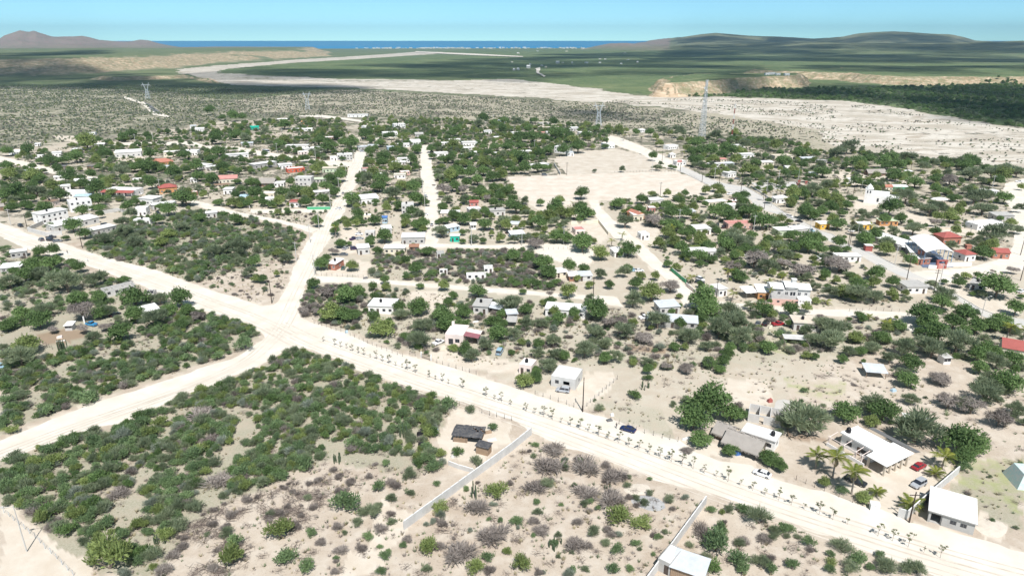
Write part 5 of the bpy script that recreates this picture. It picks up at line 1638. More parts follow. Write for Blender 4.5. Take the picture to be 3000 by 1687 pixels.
for i in range(14):
    pm = MB(); pm.box(.1 + i * .28, .32 + i * .28, .12, .16, -.1, 1.3 + .3 * ((i * 7) % 3)); pm.obj('plank', wm('timber'), root)
mb = MB(); mb.box(L * .55, L - .4, 2.5, 4.8, -.1, 1.9); mb.obj('cage_wall', wm('brown'), root)
occ(A, L, D, rz, .5)
A, L, rz, M = frame_at('C2', 1556, 580, 1640, 602)
root = thing('outhouse', 'tall timber outhouse with black covered roof close to the block wall', 'outhouse', A, rz)
n = 9
for i in range(n):
    w = L / n
    pm = MB(); pm.box(i * w, (i + 1) * w - .03, .02 * (i % 2), .06 + .02 * (i % 2), -.1, 2.3); pm.obj('plank', wm('timber'), root)
mb = MB(); mb.box(.02, .1, .1, 2.2, -.1, 2.3); mb.box(L - .1, L - .02, .1, 2.2, -.1, 2.3); mb.box(.02, L - .02, 2.21, 2.28, -.1, 2.4); mb.obj('wall', wm('timber'), root)
mb = MB(); slopebox(mb, -.25, L + .25, -.3, 2.6, 2.32, 2.5, .08); mb.obj('roof', MATS['black_tarp'], root)
occ(A, L, 2.3, rz, .3)

# school: arched court canopy on blue trusses
ZC = 7.0
c0 = G(*T('B5', 1130, 137), ZC); c1 = G(*T('B5', 1425, 132), ZC); c2 = G(*T('B5', 960, -8), ZC); c3 = G(*T('B5', 1232, -28), ZC)
A = Vector((c0.x, c0.y, 0)); dd = c1 - c0; L = dd.length; rz = math.atan2(dd.y, dd.x)
root = thing('court_canopy', 'tall arched white canopy roof on pale blue steel columns over the school court', 'canopy', A, rz)
fl = Matrix.Rotation(-rz, 4, 'Z') @ (((c2 - c0) + (c3 - c1)) / 2)
D = fl.y; sk = fl.x / D / .9; h = 6.2
def pt(u, v, z): return (u * L + sk * v * D * 0.9, v * D, z)
for v in range(6):
    for u in (0, 1):
        mb = MB(); x, y, _ = pt(u, v / 5, 0); mb.tube((x, y, -.2), (x, y, h), .16, n=8); mb.obj('column', MATS['steel_blue'], root)
    mb = MB(); prev = None
    for k in range(13):
        u = k / 12; x, y, _ = pt(u, v / 5, 0); z = h + 1.5 * math.sin(math.pi * u)
        if prev:
            mb.tube(prev[0], (x, y, z), .05, n=4); mb.tube(prev[1], (x, y, z + .55), .05, n=4); mb.tube(prev[0], (x, y, z + .55), .035, n=3); mb.tube((x, y, z), (x, y, z + .55), .035, n=3)
        prev = ((x, y, z), (x, y, z + .55))
    mb.obj('roof_truss', MATS['steel_blue'], root)
for k in range(12):
    mb = MB()
    for j in range(1):
        u0, u1 = k / 12, (k + 1) / 12
        z0 = h + .66 + 1.5 * math.sin(math.pi * u0); z1 = h + .66 + 1.5 * math.sin(math.pi * u1)
        a = pt(u0, -.03, z0); b = pt(u1, -.03, z1); c = pt(u1, 1.03, z1); d = pt(u0, 1.03, z0)
        mb.prism([a, b, c, d], [(q[0], q[1], q[2] + .05) for q in (a, b, c, d)])
    mb.obj('roof_sheet', wm('white'), root)
mb = MB(); mb.add([pt(-.05, -.1, .08), pt(1.05, -.1, .08), pt(1.05, 1.0, .08), pt(-.05, 1.0, .08)], [(0, 1, 2, 3)])
mb.obj('court_floor', plain('court_blue', (0.12, 0.16, 0.24), 0.8), root)
cq = Matrix.Translation(A) @ Matrix.Rotation(rz, 4, 'Z')
OCC.append([tuple((cq @ Vector(pt(u, v, 0)))[:2]) for u, v in ((-.1, -.1), (1.1, -.1), (1.1, 1.1), (-.1, 1.1))])
# school wing with the two long white roofs
A, L, rz, M = frame_at('B5', 880, 250, 1040, 272)
for (tt, a, b, c, d, dep, lab) in (('B5', 955, 212, 1175, 232, 13, 'long school wing under a broad white roof beside the arched canopy'), ('A5', 860, 1475, 1030, 1452, 26, 'second long white-roofed school wing running beside the arched canopy')):
    house(tt, a, b, c, d, dep, 3.2, 'grey', 'white', 'slab', label=lab, name='classroom', cat='school building')
A, L, rz, M = frame_at('B5', 1235, 205, 1425, 260)
root = thing('covered_walkway', 'narrow pitched white walkway roof leading to the school gate', 'walkway', G(*T('B5', 1290, 245)), math.radians(118))
mb = MB(); slopebox(mb, 0, 22, -1.4, 0, 2.7, 3.1, .05); slopebox(mb, 0, 22, 0.01, 1.4, 3.1, 2.7, .05); mb.obj('roof', wm('white'), root)
for i in range(6):
    for y in (-1.2, 1.2):
        mb = MB(); mb.tube((.3 + i * 4.2, y, -.1), (.3 + i * 4.2, y, 2.72), .05); mb.obj('post', MATS['steel_blue'], root)
# school gate
g = G(*T('B5', 1238, 318))
root = thing('school_gate', 'red portal gate with flat lintel at the school entrance', 'gate', g, .1)
for x in (0, 4.2):
    mb = MB(); mb.box(x, x + 1.0, 0, .8, -.2, 3.6); mb.obj('pillar', wm('red'), root)
mb = MB(); mb.box(-.2, 5.4, -.1, .9, 3.602, 4.1); mb.obj('lintel', wm('red'), root)
mb = MB(); mb.box(1.02, 4.18, .3, .38, 0, 2.4); mb.obj('door', wm('palered'), root)
g = G(*T('B5', 487, 130))
root = thing('kiosk', 'small red and white roadside kiosk by the avenue kerb', 'kiosk', g, -.1)
mb = MB(); mb.box(0, 3.4, 0, 2.6, -.2, 2.9); mb.obj('wall', wm('red'), root)
mb = MB(); mb.box(-.2, 3.6, -.3, 2.8, 2.903, 3.1); mb.obj('roof', wm('white'), root)
mb = MB(); mb.box(3.402, 3.45, .4, 2.2, .9, 2.2); mb.obj('shutter', wm('white'), root)
# brick boxes on the school roofs
for (t_, x, y, z) in (('B5', 1062, 195, 3.4), ('B5', 1556, 150, 4.3)):
    g = G(*T(t_, x, y + 42))
    root = thing('chimney', where('square terracotta rooftop box', *T(t_, x, y)), 'chimney', Vector((g.x, g.y, z)), -.1)
    mb = MB(); mb.box(-1.1, 1.1, -1, 1, 0, 1.7); mb.obj('shaft', wm('terracotta'), root)
    mb = MB(); mb.box(-1.3, 1.3, -1.2, 1.2, 1.702, 1.95); mb.obj('cap', wm('terracotta'), root)

# church: barrel-vaulted nave, bell tower with a little dome
A, L, rz, M = frame_at('A5', 545, 968, 835, 990)
A = G(*T('A5', 548, 962)); B_ = G(*T('A5', 832, 990)); L = (B_ - A).length * 1.0; rz = math.atan2((B_ - A).y, (B_ - A).x)
root = thing('church', 'white church with vaulted nave, domed bell tower and arched windows', 'church', A, rz)
D = 11.0; h = 5.0
mb = MB()
ws = [(3, 4.2, 1.2, 3.6), (8, 9.2, 1.2, 3.6), (L * .55, L * .55 + 1.4, 0.1, 2.8), (L * .75, L * .75 + 1.2, 1.2, 3.4)]
wall_boxes(mb, L, h, .3, ws, Matrix.Identity(4))
mb.box(0, .3, .3, D, -.3, h); mb.box(L - .3, L, .3, D, -.3, h); mb.box(.3, L - .3, D - .3, D, -.3, h)
mb.obj('wall', wm('white'), root)
for a, b, z0, z1 in ws:
    p = link('window', PANE, root); p.matrix_local = Matrix.Translation((a, .15, z0)) @ Matrix.Diagonal((b - a, .06, z1 - z0, 1))
mb = MB(); n = 12
for k in range(n):
    a0, a1 = math.pi * k / n, math.pi * (k + 1) / n
    y0, z0 = D / 2 - math.cos(a0) * D * .44, h + .01 + math.sin(a0) * 2.4
    y1, z1 = D / 2 - math.cos(a1) * D * .44, h + .01 + math.sin(a1) * 2.4
    mb.prism([(0, y0, z0), (L * .62, y0, z0), (L * .62, y1, z1), (0, y1, z1)], [(0, y0, z0 - .15), (L * .62, y0, z0 - .15), (L * .62, y1, z1 - .15), (0, y1, z1 - .15)])
mb.add([(0, D / 2 - math.cos(math.pi * k / n) * D * .44, h + math.sin(math.pi * k / n) * 2.4) for k in range(n + 1)], [tuple(range(n + 1))])
mb.add([(L * .62, D / 2 - math.cos(math.pi * k / n) * D * .44, h + math.sin(math.pi * k / n) * 2.4) for k in range(n + 1)], [tuple(range(n + 1))[::-1]])
mb.box(L * .63, L - .3, .3, D - .3, h - .4, h - .3)
mb.obj('vault_roof', wm('white'), root)
mb = MB(); mb.box(-4.4, -.02, -1.0, 3.4, -.3, 9.2); mb.obj('bell_tower', wm('white'), root)
mb = MB(); mb.box(-4.6, .18, -1.2, 3.6, 9.202, 9.5); mb.lathe([(1.9, 9.5), (1.8, 10.3), (1.3, 11.2), (.5, 11.8), (.1, 12.6)], 12, -2.2, 1.2); mb.obj('dome', wm('white'), root)
for x in (-3.3, -1.7):
    p = link('opening', PANE, root); p.matrix_local = Matrix.Translation((x, -1.03, 6.6)) @ Matrix.Diagonal((.7, .04, 1.7, 1))
occ(A, L, D, rz, 4)

# grey two-storey villa
A, L, rz, M = frame_at('B4', 1665, 702, 2085, 720)
root = thing('villa', 'grey two-storey villa with gabled white roofs above a salmon garden wall', 'villa', A, rz)
D = 10.0; h = 6.2
ops = [(2.5, 3.8, 3.6, 4.9, 'w'), (L * .36, L * .36 + 1.2, 3.4, 4.9, 'w'), (L * .48, L * .48 + 2.4, 3.2, 5.0, 'w'), (L * .68, L * .68 + 1.3, 3.3, 4.9, 'w'), (L * .85, L * .85 + 1.2, 3.6, 4.8, 'w'), (L * .75, L * .75 + 3.4, 0.0, 2.4, 'white')]
mb = MB()
wall_boxes(mb, L, h, .25, [o_[:4] for o_ in ops[:5]], Matrix.Translation((0, 3.0, 0)))
mb.box(0, .25, 3.25, D, -.3, h); mb.box(L - .25, L, 3.25, D, -.3, h); mb.box(.25, L - .25, D - .25, D, -.3, h)
mb.obj('wall', wm('lightgrey'), root)
add_openings(root, L, ops[:5], Matrix.Translation((0, 3.0, 0)), 'white')
for x0, x1, hh in ((-.3, L * .32, h), (L * .34, L * .66, h + .7), (L * .68, L + .3, h)):
    mb = MB(); y = 2.6; o2 = .1; rh = 1.1; m2 = (y + D) / 2
    slopebox(mb, x0, x1, y - .3, m2, hh, hh + rh, .14); slopebox(mb, x0, x1, m2 + .01, D + .4, hh + rh, hh, .14); mb.obj('roof', wm('white'), root)
    mb = MB(); mb.prism([(x0 + .2, 3.05, hh - .7), (x0 + .2, D - .05, hh - .7), (x0 + .2, D - .05, hh), (x0 + .2, m2, hh + rh), (x0 + .2, 3.05, hh)], [(x1 - .2, 3.05, hh - .7), (x1 - .2, D - .05, hh - .7), (x1 - .2, D - .05, hh), (x1 - .2, m2, hh + rh), (x1 - .2, 3.05, hh)]); mb.obj('gable_wall', wm('lightgrey'), root)
mb = MB(); mb.prism([(L * .36, 2.7, h - .2), (L * .62, 2.7, h - .2), (L * .49, 2.7, h + 1.2)], [(L * .36, 3.0, h - .2), (L * .62, 3.0, h - .2), (L * .49, 3.0, h + 1.2)]); mb.obj('pediment', wm('lightgrey'), root)
mb = MB(); mb.box(0, L * .66, 0.2, .45, -.3, 2.6); mb.obj('garden_wall', wm('pink'), root)
mb = MB(); mb.box(L * .67, L, .2, 2.9, -.3, 2.9); mb.obj('garage_wall', wm('white'), root)
for i in range(5):
    mb = MB(); mb.box(L * .7 + i * 1.1, L * .7 + i * 1.1 + .7, .14, .198, 1.9, 2.25); mb.obj('vent_opening', MATS['interior_dark'], root)
for i in range(3):
    mb = MB(); mb.box(2 + i * 3.6, 3 + i * 3.6, .12, .198, 1.3, 2.0); mb.obj('window', MATS['window_dark'], root)
mb = MB(); mb.box(L * .55, L * .66, 5.5, 7.2, h + .3, h + 3.0); mb.obj('rooftop_tower', wm('lightgrey'), root)
mb = MB(); mb.box(L * .54, L * .67, 5.3, 7.4, h + 3.002, h + 3.2); mb.obj('tower_roof', wm('white'), root)
occ(A, L, D, rz, 1)

# palapa with white sheet roof, far right field
g = G(*T('A5', 1230, 968))
root = thing('palapa', 'open round-ended shelter with white curved roof among mesquites', 'shelter', g, .05)
for x in (0.2, 4, 8):
    for y in (.2, 5): mb = MB(); mb.tube((x, y, -.1), (x, y, 2.4), .1); mb.obj('post', MATS['bark'], root)
mb = MB(); mb.lathe([(5.6, 0), (4.4, .6), (1.5, 1.2), (.2, 1.3)], 14, 0, 0); o_ = mb.obj('roof', wm('white'), root); o_.location = (4.2, 2.6, 2.4); o_.scale = (1, .65, 1)

# ------------------------------------------------------------------ walls of block panels between posts
def block_wall(pts, h, label, wall='lightgrey', step=3.0, cat='wall', name='block_wall'):
    P_ = [G(x, y) for x, y in pts]
    root = thing(name, label, cat, P_[0])
    for i in range(len(P_) - 1):
        a, b = P_[i], P_[i + 1]; d = b - a; L = d.length; n = max(1, round(L / step)); w = L / n
        rz = math.atan2(d.y, d.x)
        pm = MB(); pm.box(.16, w - .16, -.07, .07, -.3, h); panel = pm.mesh('panel', wm(wall))
        cm = MB(); cm.box(-.155, .155, -.11, .11, -.3, h + .04); post = cm.mesh('post', wm(wall))
        tm = MB(); tm.box(.16, w - .16, -.1, .1, h + .002, h + .14); cap = tm.mesh('coping', wm('white' if wall != 'brown' else wall))
        for k in range(n):
            q = a + d * (k / n) - P_[0]
            put('panel', panel, root, q, rz); put('post', post, root, q, rz); put('coping', cap, root, q, rz)
    q = P_[-1] - P_[0]; put('post', post, root, q, rz)
    return root
block_wall([(1185, 1551), (1500, 1320), (1556, 1274)], 2.3, 'long pale block wall running diagonally past the black tarp shack')
block_wall([(2067, 1477), (1914, 1688), (1850, 1776)], 2.3, 'second long block wall ending by the small white-roofed block room')
block_wall([(2631, 1513), (2655, 1520), (2727, 1456), (2806, 1388)], 2.2, 'white-topped block wall between the arcaded house and the concrete house')
block_wall(tpts('C2', [(1365, 665), (1430, 690), (1540, 722)]), 1.2, 'low broken block wall meeting the first long wall')
block_wall(tpts('A1', [(300, 1262), (495, 1315), (660, 1300)]), 2.3, 'grey compound wall in front of the long white shed')
block_wall(tpts('A1', [(300, 1262), (460, 1188)]), 2.2, 'grey compound side wall by the dark power pole')
block_wall(tpts('A1', [(1080, 1080), (1250, 1050), (1350, 1072)]), 2.0, 'pale yard wall behind the mesquites near the cube house')
block_wall(tpts('A2', [(1190, 492), (1400, 486)]), 2.0, 'red-brown yard wall with white pillars on the upper lane', 'rust')
block_wall(tpts('A2', [(480, 1040), (475, 1010), (400, 1000)]), 1.6, 'pale pink low wall beside the side lane', 'palepink')
block_wall(tpts('B5', [(1160, 312), (1240, 318)]), 1.6, 'short white wall before the school gate', 'white')
block_wall(tpts('B5', [(1300, 300), (1480, 290), (1610, 288)]), 1.8, 'white and turquoise school frontage wall', 'white')
block_wall(tpts('A3', [(1535, 560), (1600, 665)]), 2.0, 'white wall along the edge of the fenced dry lot', 'white')
block_wall(tpts('B4', [(595, 335), (755, 470)]), 1.8, 'dark green screen wall along the field street', 'green')
block_wall(tpts('B4', [(760, 500), (870, 590)]), 1.5, 'pale low wall at the foot of the field street', 'palepink')
block_wall(tpts('A5', [(640, 1238), (1060, 1235), (1530, 1236)]), 1.2, 'long low sandstone wall edging the ranch lane', 'beige')
block_wall(tpts('A4', [(1450, 790), (1560, 860), (1700, 960)]), 1.0, 'low white plaza wall along the avenue', 'white')
block_wall(tpts('A3', [(1715, 1185), (2005, 1165), (2110, 1300)]), 1.6, 'pale wall round the bare yard of the pink-roofed house', 'cream')
block_wall(tpts('A2', [(1090, 1030), (1330, 1028)]), 1.8, 'dark green hedge-covered fence wall by the crossing', 'green')
block_wall(tpts('B4', [(1650, 712), (1400, 706)]), 1.4, 'salmon garden wall beside the grey villa', 'pink')
block_wall(tpts('A4', [(1930, 755), (2025, 800)]), 1.2, 'short red plaza wall near the basketball court', 'red')

# post-and-wire fences
def wire_fence(pts, label, h=1.5, step=2.6, mat='pole_wood'):
    P_ = [G(x, y) for x, y in pts]
    root = thing('wire_fence', label, 'fence', P_[0])
    mb = MB(); mb.tube((0, 0, -.2), (0, 0, h), .06, .05, 5); post = mb.mesh('post', MATS[mat])
    wires = MB(); r = random.Random(len(pts))
    for i in range(len(P_) - 1):
        a, b = P_[i], P_[i + 1]; d = b - a; n = max(1, round(d.length / step))
        for k in range(n + (i == len(P_) - 2)):
            put('post', post, root, a + d * (k / n) - P_[0] + Vector((r.uniform(-.1, .1), r.uniform(-.1, .1), r.uniform(-.2, .1))), 0)
        for z in (.5, .95, 1.35):
            wires.tube(a - P_[0] + Vector((0, 0, z)), b - P_[0] + Vector((0, 0, z)), .012, n=3)
    wires.obj('wire', MATS['steel_grey'], root)
wire_fence([T('C3', 165, 165), T('C3', 330, 215), T('C3', 495, 275)], 'wire fence on thin posts before the grey block house yard')
wire_fence([T('C3', 500, 275), T('C3', 640, 150), T('C3', 745, 60)], 'wire fence behind the power pole along the block house yard')
wire_fence([(920, 948), (956, 959), (1014, 978), (1090, 1012), (1180, 1045)], 'sagging wire fence along the road edge past the yellow-green tree')
wire_fence([T('B3', 0, 1228), T('B3', 125, 1262)], 'short wire fence beside the small iron gate')
wire_fence([T('B3', 225, 1292), T('B3', 420, 1355), T('B3', 710, 1440)], 'wire fence from the iron gate to the pink cube room')
wire_fence([(1790, 1232), (1864, 1262), (1939, 1283), (1985, 1293)], 'low wire fence behind the parked dark blue car')
wire_fence([T('B2', 1185, 385), T('B2', 1740, 415)], 'wire fence before the brick-sided house yard')
wire_fence([T('B1', 290, 1030), T('B1', 430, 1100), T('B1', 560, 1170)], 'crooked pole fence around the cluttered brown yard')
wire_fence([T('C2', 1440, 245), T('C2', 1600, 300), T('C2', 1811, 350)], 'thin wire fence along the road above the black tarp shack')
wire_fence([T('C4', 200, 770), T('C4', 400, 850), T('C4', 600, 930)], 'low fence in front of the coconut palms')
wire_fence([T('A4', 800, 665), T('A4', 930, 745), T('A4', 1010, 795)], 'fence posts between the sports field and the avenue')
wire_fence([T('A3', 1530, 545), T('A3', 1650, 655)], 'thin fence between the dry lot and the white wall')
wire_fence([T('A4', 0, 640), T('A4', 400, 628), T('A4', 640, 640)], 'fence along the far edge of the sports field')
wire_fence([T('C1', 30, 1000), T('C1', 250, 1180), T('C1', 520, 1449)], 'thin wire fence below the leaning concrete lamp post', mat='steel_grey')
wire_fence([T('B5', 320, 770), T('B5', 600, 760), T('B5', 850, 775)], 'rough stick fence above the east lane')
wire_fence([T('B3', 1420, 118), T('B3', 1580, 108), T('B3', 1730, 105)], 'wire fence across the pale clearing beside a big round tree')

# little iron gate
g = G(*T('B3', 132, 1262)); g2 = G(*T('B3', 222, 1290)); d = g2 - g
root = thing('iron_gate', 'dark barred iron gate between white pillars at the road edge', 'gate', g, math.atan2(d.y, d.x))
mb = MB(); n = 11
for i in range(n + 1): mb.box(d.length * i / n - .03, d.length * i / n + .03, -.02, .02, .1, 1.7)
mb.box(0, d.length, -.035, -.021, .15, .25); mb.box(0, d.length, -.035, -.021, 1.5, 1.6); mb.obj('grille', MATS['pole_wood'], root)
for x in (-.45, d.length + .1):
    pm = MB(); pm.box(x, x + .35, -.18, .18, -.1, 2.3); pm.obj('pillar', wm('white'), root)

# ------------------------------------------------------------------ poles, lamps, towers
def pole(t, x, y, kind, label=None, h=10.0, rz=None, arms=1):
    px_, py_ = T(t, x, y); g = G(px_, py_)
    r = random.Random(int(px_ + py_ * 3))
    nm = {'w': 'utility_pole', 'd': 'utility_pole', 'l': 'street_lamp'}[kind]
    base = {'w': 'pale concrete utility pole', 'd': 'dark wooden utility pole', 'l': 'pale street lamp on a tall post'}[kind]
    o = thing(nm, label or where(base, px_, py_), 'street lamp' if kind == 'l' else 'utility pole', g, rz if rz is not None else r.uniform(-.6, .6))
    key = ('pole', kind, h, arms)
    if key not in PM:
        mat = MATS['pole_wood'] if kind == 'd' else MATS['pole_light']
        mb = MB(); mb.tube((0, 0, -.3), (0, 0, h), .19 if kind != 'l' else .13, .12 if kind != 'l' else .08, 7); a = mb.mesh('post', mat)
        mb = MB()
        if kind == 'l':
            mb.tube((0, 0, h - .3), (1.9, 0, h + .25), .06, .05, 5)
        else:
            for k in range(arms): mb.box(-1.2, 1.2, -.07, .07, h - .9 - .9 * k, h - .75 - .9 * k)
        b = mb.mesh('arm', mat)
        mb = MB()
        if kind == 'l': mb.box(1.6, 2.4, -.18, .18, h + .18, h + .34)
        else:
            mb.lathe([(.07, 0), (.09, .12), (.05, .22)], 6)
        c = mb.mesh('lamp_head' if kind == 'l' else 'insulator', MATS['pole_light'])
        PM[key] = (a, b, c)
    a, b, c = PM[key]
    link('post', a, o); link('arm', b, o)
    if kind == 'l': link('lamp_head', c, o)
    else:
        for xx in (-1.0, 0.45, 1.0): put('insulator', c, o, (xx, 0, h - .75))
    return o
PM = {}
pole('C1', 190, 1275, 'l', 'leaning pale concrete lamp post with a crossarm on sand by dense shrubs', 11.5, rz=3.6)
pole('C3', 500, 287, 'd', 'tall dark pole at the corner of the grey block house fence', 11, rz=1.45)
pole('C4', 998, 1068, 'd', 'dark wooden pole with white meter box beside the block wall gate', 8.0)
pole('B5', 927, 442, 'd', 'dark pole with transformer and double crossarm at the school crossroads', 11, arms=2)
pole('B5', 1212, 582, 'd', 'dark pole with wide double crossarm beside the white-walled grey-roofed house', 11, arms=2)
for s in """A1 297 1258 d;A1 875 1438 d;A1 1440 332 w;A1 1630 322 w;A1 1725 472 d;A2 78 225 w;A2 770 436 w;A2 640 106 w;A2 1214 1240 w;A2 1120 1382 w;A2 1336 1026 w;A2 1425 832 w;A2 1503 702 w;A2 1177 496 w;A2 1590 512 w;B2 975 240 w;B2 712 682 d;A2 1570 1012 w;A2 1890 322 w;A2 2097 352 w;A2 1465 362 w;A3 112 690 d;A3 162 1002 w;A3 658 1412 w;A3 1192 1410 w;A3 1635 1400 w;A3 1325 402 w;A3 1668 662 d;A3 890 112 w;A3 140 850 w;B3 1947 652 d;A4 930 737 d;A4 1110 777 d;A4 1343 837 d;A4 1588 1030 d;A4 1665 1002 w;A4 1612 862 w;A4 1740 742 w;A4 1910 1117 l;A4 1060 722 w;A4 505 522 d;A4 443 472 d;A4 400 632 w;A4 485 892 d;A4 685 1202 w;A4 1475 1272 w;A4 2065 1312 w;A4 760 582 l;A4 1950 720 l;A5 440 862 l;A5 362 872 d;A5 1795 832 d;A5 1835 812 w;A5 400 1340 l;B5 300 110 d;B5 315 118 d;B5 800 272 l;B5 1715 852 l;B5 1275 492 w;B5 2135 172 d;B5 2135 442 d;B4 1075 682 d;A1 2030 268 w;A2 1700 430 w;A2 825 268 w;A5 1600 1300 w;B2 1168 385 w;A1 1705 855 w;A1 118 1200 w;F1 2410 765 d;F1 2425 762 d;F1 1652 725 w;F2 1148 795 w""".split(';'):
    t_, x, y, k = s.split()
    pole(t_, float(x), float(y), k, h=10.0 if k != 'l' else 9.0)
# board sign on the dark pole by the field
g = G(*T('A4', 698, 626))
root = thing('sign_post', 'dark pole carrying a slanted red and white panel at the field corner', 'sign', g, .2)
mb = MB(); mb.tube((0, 0, -.2), (0, 0, 8.5), .2, .16, 7); mb.obj('post', MATS['pole_wood'], root)
mb = MB(); mb.box(-3.2, .8, -.1, .1, 7.4, 9.4); mb.obj('panel', wm('palered'), root)

def lattice(t, x, y, h, base, top, label, name, mat='steel_grey', bands=14, bandcol=None, cat='tower'):
    px_, py_ = T(t, x, y) if t != 'p' else (x, y)
    g = G(px_, py_)
    root = thing(name, label, cat, g, .3)
    n = 4 if name != 'radio_mast' else 3
    def ring(z): 
        f = z / h; w = base + (top - base) * f
        return [Vector((math.cos(2 * math.pi * (k + .5) / n) * w * .7, math.sin(2 * math.pi * (k + .5) / n) * w * .7, z)) for k in range(n)]
    nseg = 7
    for s_ in range(nseg):
        mb = MB()
        for q in range(bands // nseg):
            z0 = h * (s_ + q / (bands // nseg)) / nseg; z1 = h * (s_ + (q + 1) / (bands // nseg)) / nseg
            a, b = ring(z0), ring(z1); rr_ = max(.07, base * .016)
            for k in range(n):
                mb.tube(a[k], b[k], rr_ * 1.6, n=4); mb.tube(a[k], b[(k + 1) % n], rr_, n=3); mb.tube(a[(k + 1) % n], b[k], rr_, n=3); mb.tube(b[k], b[(k + 1) % n], rr_, n=3)
        m_ = wm(bandcol[s_ % 2]) if bandcol else MATS[mat]
        mb.obj('lattice_section', m_, root)
    return root
tw = lattice('p', 2056, 402, 60, 5.6, 1.4, 'tall grey lattice telecom tower with white drum antennas behind palms', 'telecom_tower', bands=28)
for z, a in ((56, .5), (52, 2.2), (49, 4.4), (44, 1.0), (38, 3.0)):
    mb = MB(); mb.tube((0, -.3, 0), (0, .5, 0), 1.0, n=14); o_ = mb.obj('drum_antenna', wm('white'), tw); o_.location = (math.cos(a) * 1.6, math.sin(a) * 1.6, z); o_.rotation_euler = (0, 0, a)
for k in range(3):
    mb = MB(); mb.box(-.15, .15, -.1, .1, 57, 60.5); o_ = mb.obj('panel_antenna', wm('white'), tw); o_.location = (math.cos(k * 2.1) * 1.3, math.sin(k * 2.1) * 1.3, 0)
lattice('p', 2143, 410, 38, 1.1, .9, 'slim radio mast banded red and white beside the telecom tower', 'radio_mast', bandcol=('white', 'red'), bands=21)
def pylon(px_, py_, h, label, rz=0.2):
    g = G(px_, py_); g.z = float(height(np.array([g.x]), np.array([g.y]))[0])
    root = thing('power_pylon', label, 'pylon', g, rz)
    mb = MB(); w = h * .12; th = h * .045
    zs = [0, h * .18, h * .34, h * .48, h * .60]
    def sq(z):
        ww = w * (1 - .55 * z / (h * .6)); return [Vector((sx * ww, sy * ww, z)) for sx, sy in ((-1, -1), (1, -1), (1, 1), (-1, 1))]
    for i in range(4):
        a, b = sq(zs[i]), sq(zs[i + 1])
        for k in range(4):
            mb.tube(a[k], b[k], .2, n=4); mb.tube(a[k], b[(k + 1) % 4], .13, n=3); mb.tube(a[(k + 1) % 4], b[k], .13, n=3)
    mb.obj('lattice_body', MATS['steel_grey'], root)
    for sx in (-1, 1):
        mb = MB()
        p0 = Vector((sx * w * .45, 0, h * .6)); p1 = Vector((sx * w * 1.15, 0, h * .86)); p2 = Vector((sx * w * 1.5, 0, h))
        for off in (-.5, .5):
            mb.tube(p0 + Vector((off, 0, 0)), p1 + Vector((off, 0, 0)), .2, n=4); mb.tube(p1 + Vector((off, 0, 0)), p2, .17, n=4)
        for q in range(4): mb.tube(p0.lerp(p1, q / 4) + Vector((-.5, 0, 0)), p0.lerp(p1, (q + 1) / 4) + Vector((.5, 0, 0)), .08, n=3)
        mb.obj('horn', MATS['steel_grey'], root)
    mb = MB(); mb.tube((-w * 2.1, 0, h * .87), (w * 2.1, 0, h * .87), .15, n=4); mb.tube((-w * 2.1, 0, h * .84), (w * 2.1, 0, h * .84), .1, n=4)
    for q in range(10): mb.tube((-w * 2.1 + w * .42 * q, 0, h * .84), (-w * 2.1 + w * .42 * (q + 1), 0, h * .87), .07, n=3)
    mb.obj('crossarm', MATS['steel_grey'], root)
    for xx in (-2.05, 0, 2.05):
        mb = MB(); mb.tube((w * xx, 0, h * .84), (w * xx, 0, h * .74), .14, n=5); mb.obj('insulator', wm('lightgrey'), root)
pylon(434, 291, 29, 'lattice power pylon on the scrub slope near the asphalt bend')
pylon(902, 322, 27, 'faint lattice pylon between the village edge and riverbed')
pylon(1753, 368, 28, 'lattice power pylon behind the village near the telecom tower', .1)
# ------------------------------------------------------------------ cars
CARC = {'white': (0.78, 0.78, 0.78), 'silver': (0.48, 0.50, 0.53), 'black': (0.02, 0.02, 0.024), 'navy': (0.012, 0.022, 0.085), 'red': (0.32, 0.02, 0.03), 'grey': (0.14, 0.15, 0.16),
        'blue': (0.04, 0.26, 0.50), 'lightblue': (0.30, 0.46, 0.56), 'green': (0.04, 0.13, 0.10), 'purple': (0.05, 0.03, 0.09)}
def carpaint(c):
    k = 'car_' + c
    if k not in MATS:
        m = plain(k, CARC[c], 0.28, 0.12, 1.2, spec=0.5, metal=0.25 if c == 'silver' else 0.0)
        m.node_tree.nodes['Principled BSDF'].inputs['Coat Weight'].default_value = 0.5
    return MATS[k]
def loft(mb, secs, mi=0):
    n = len(secs[0]); o = len(mb.v)
    for s_ in secs: mb.v.extend(s_)
    for i in range(len(secs) - 1):
        for k in range(n):
            mb.f.append((o + i * n + k, o + i * n + (k + 1) % n, o + (i + 1) * n + (k + 1) % n, o + (i + 1) * n + k)); mb.mi.append(mi)
    mb.f.append(tuple(o + k for k in range(n))[::-1]); mb.mi.append(mi)
    mb.f.append(tuple(o + (len(secs) - 1) * n + k for k in range(n))); mb.mi.append(mi)
CM = {}
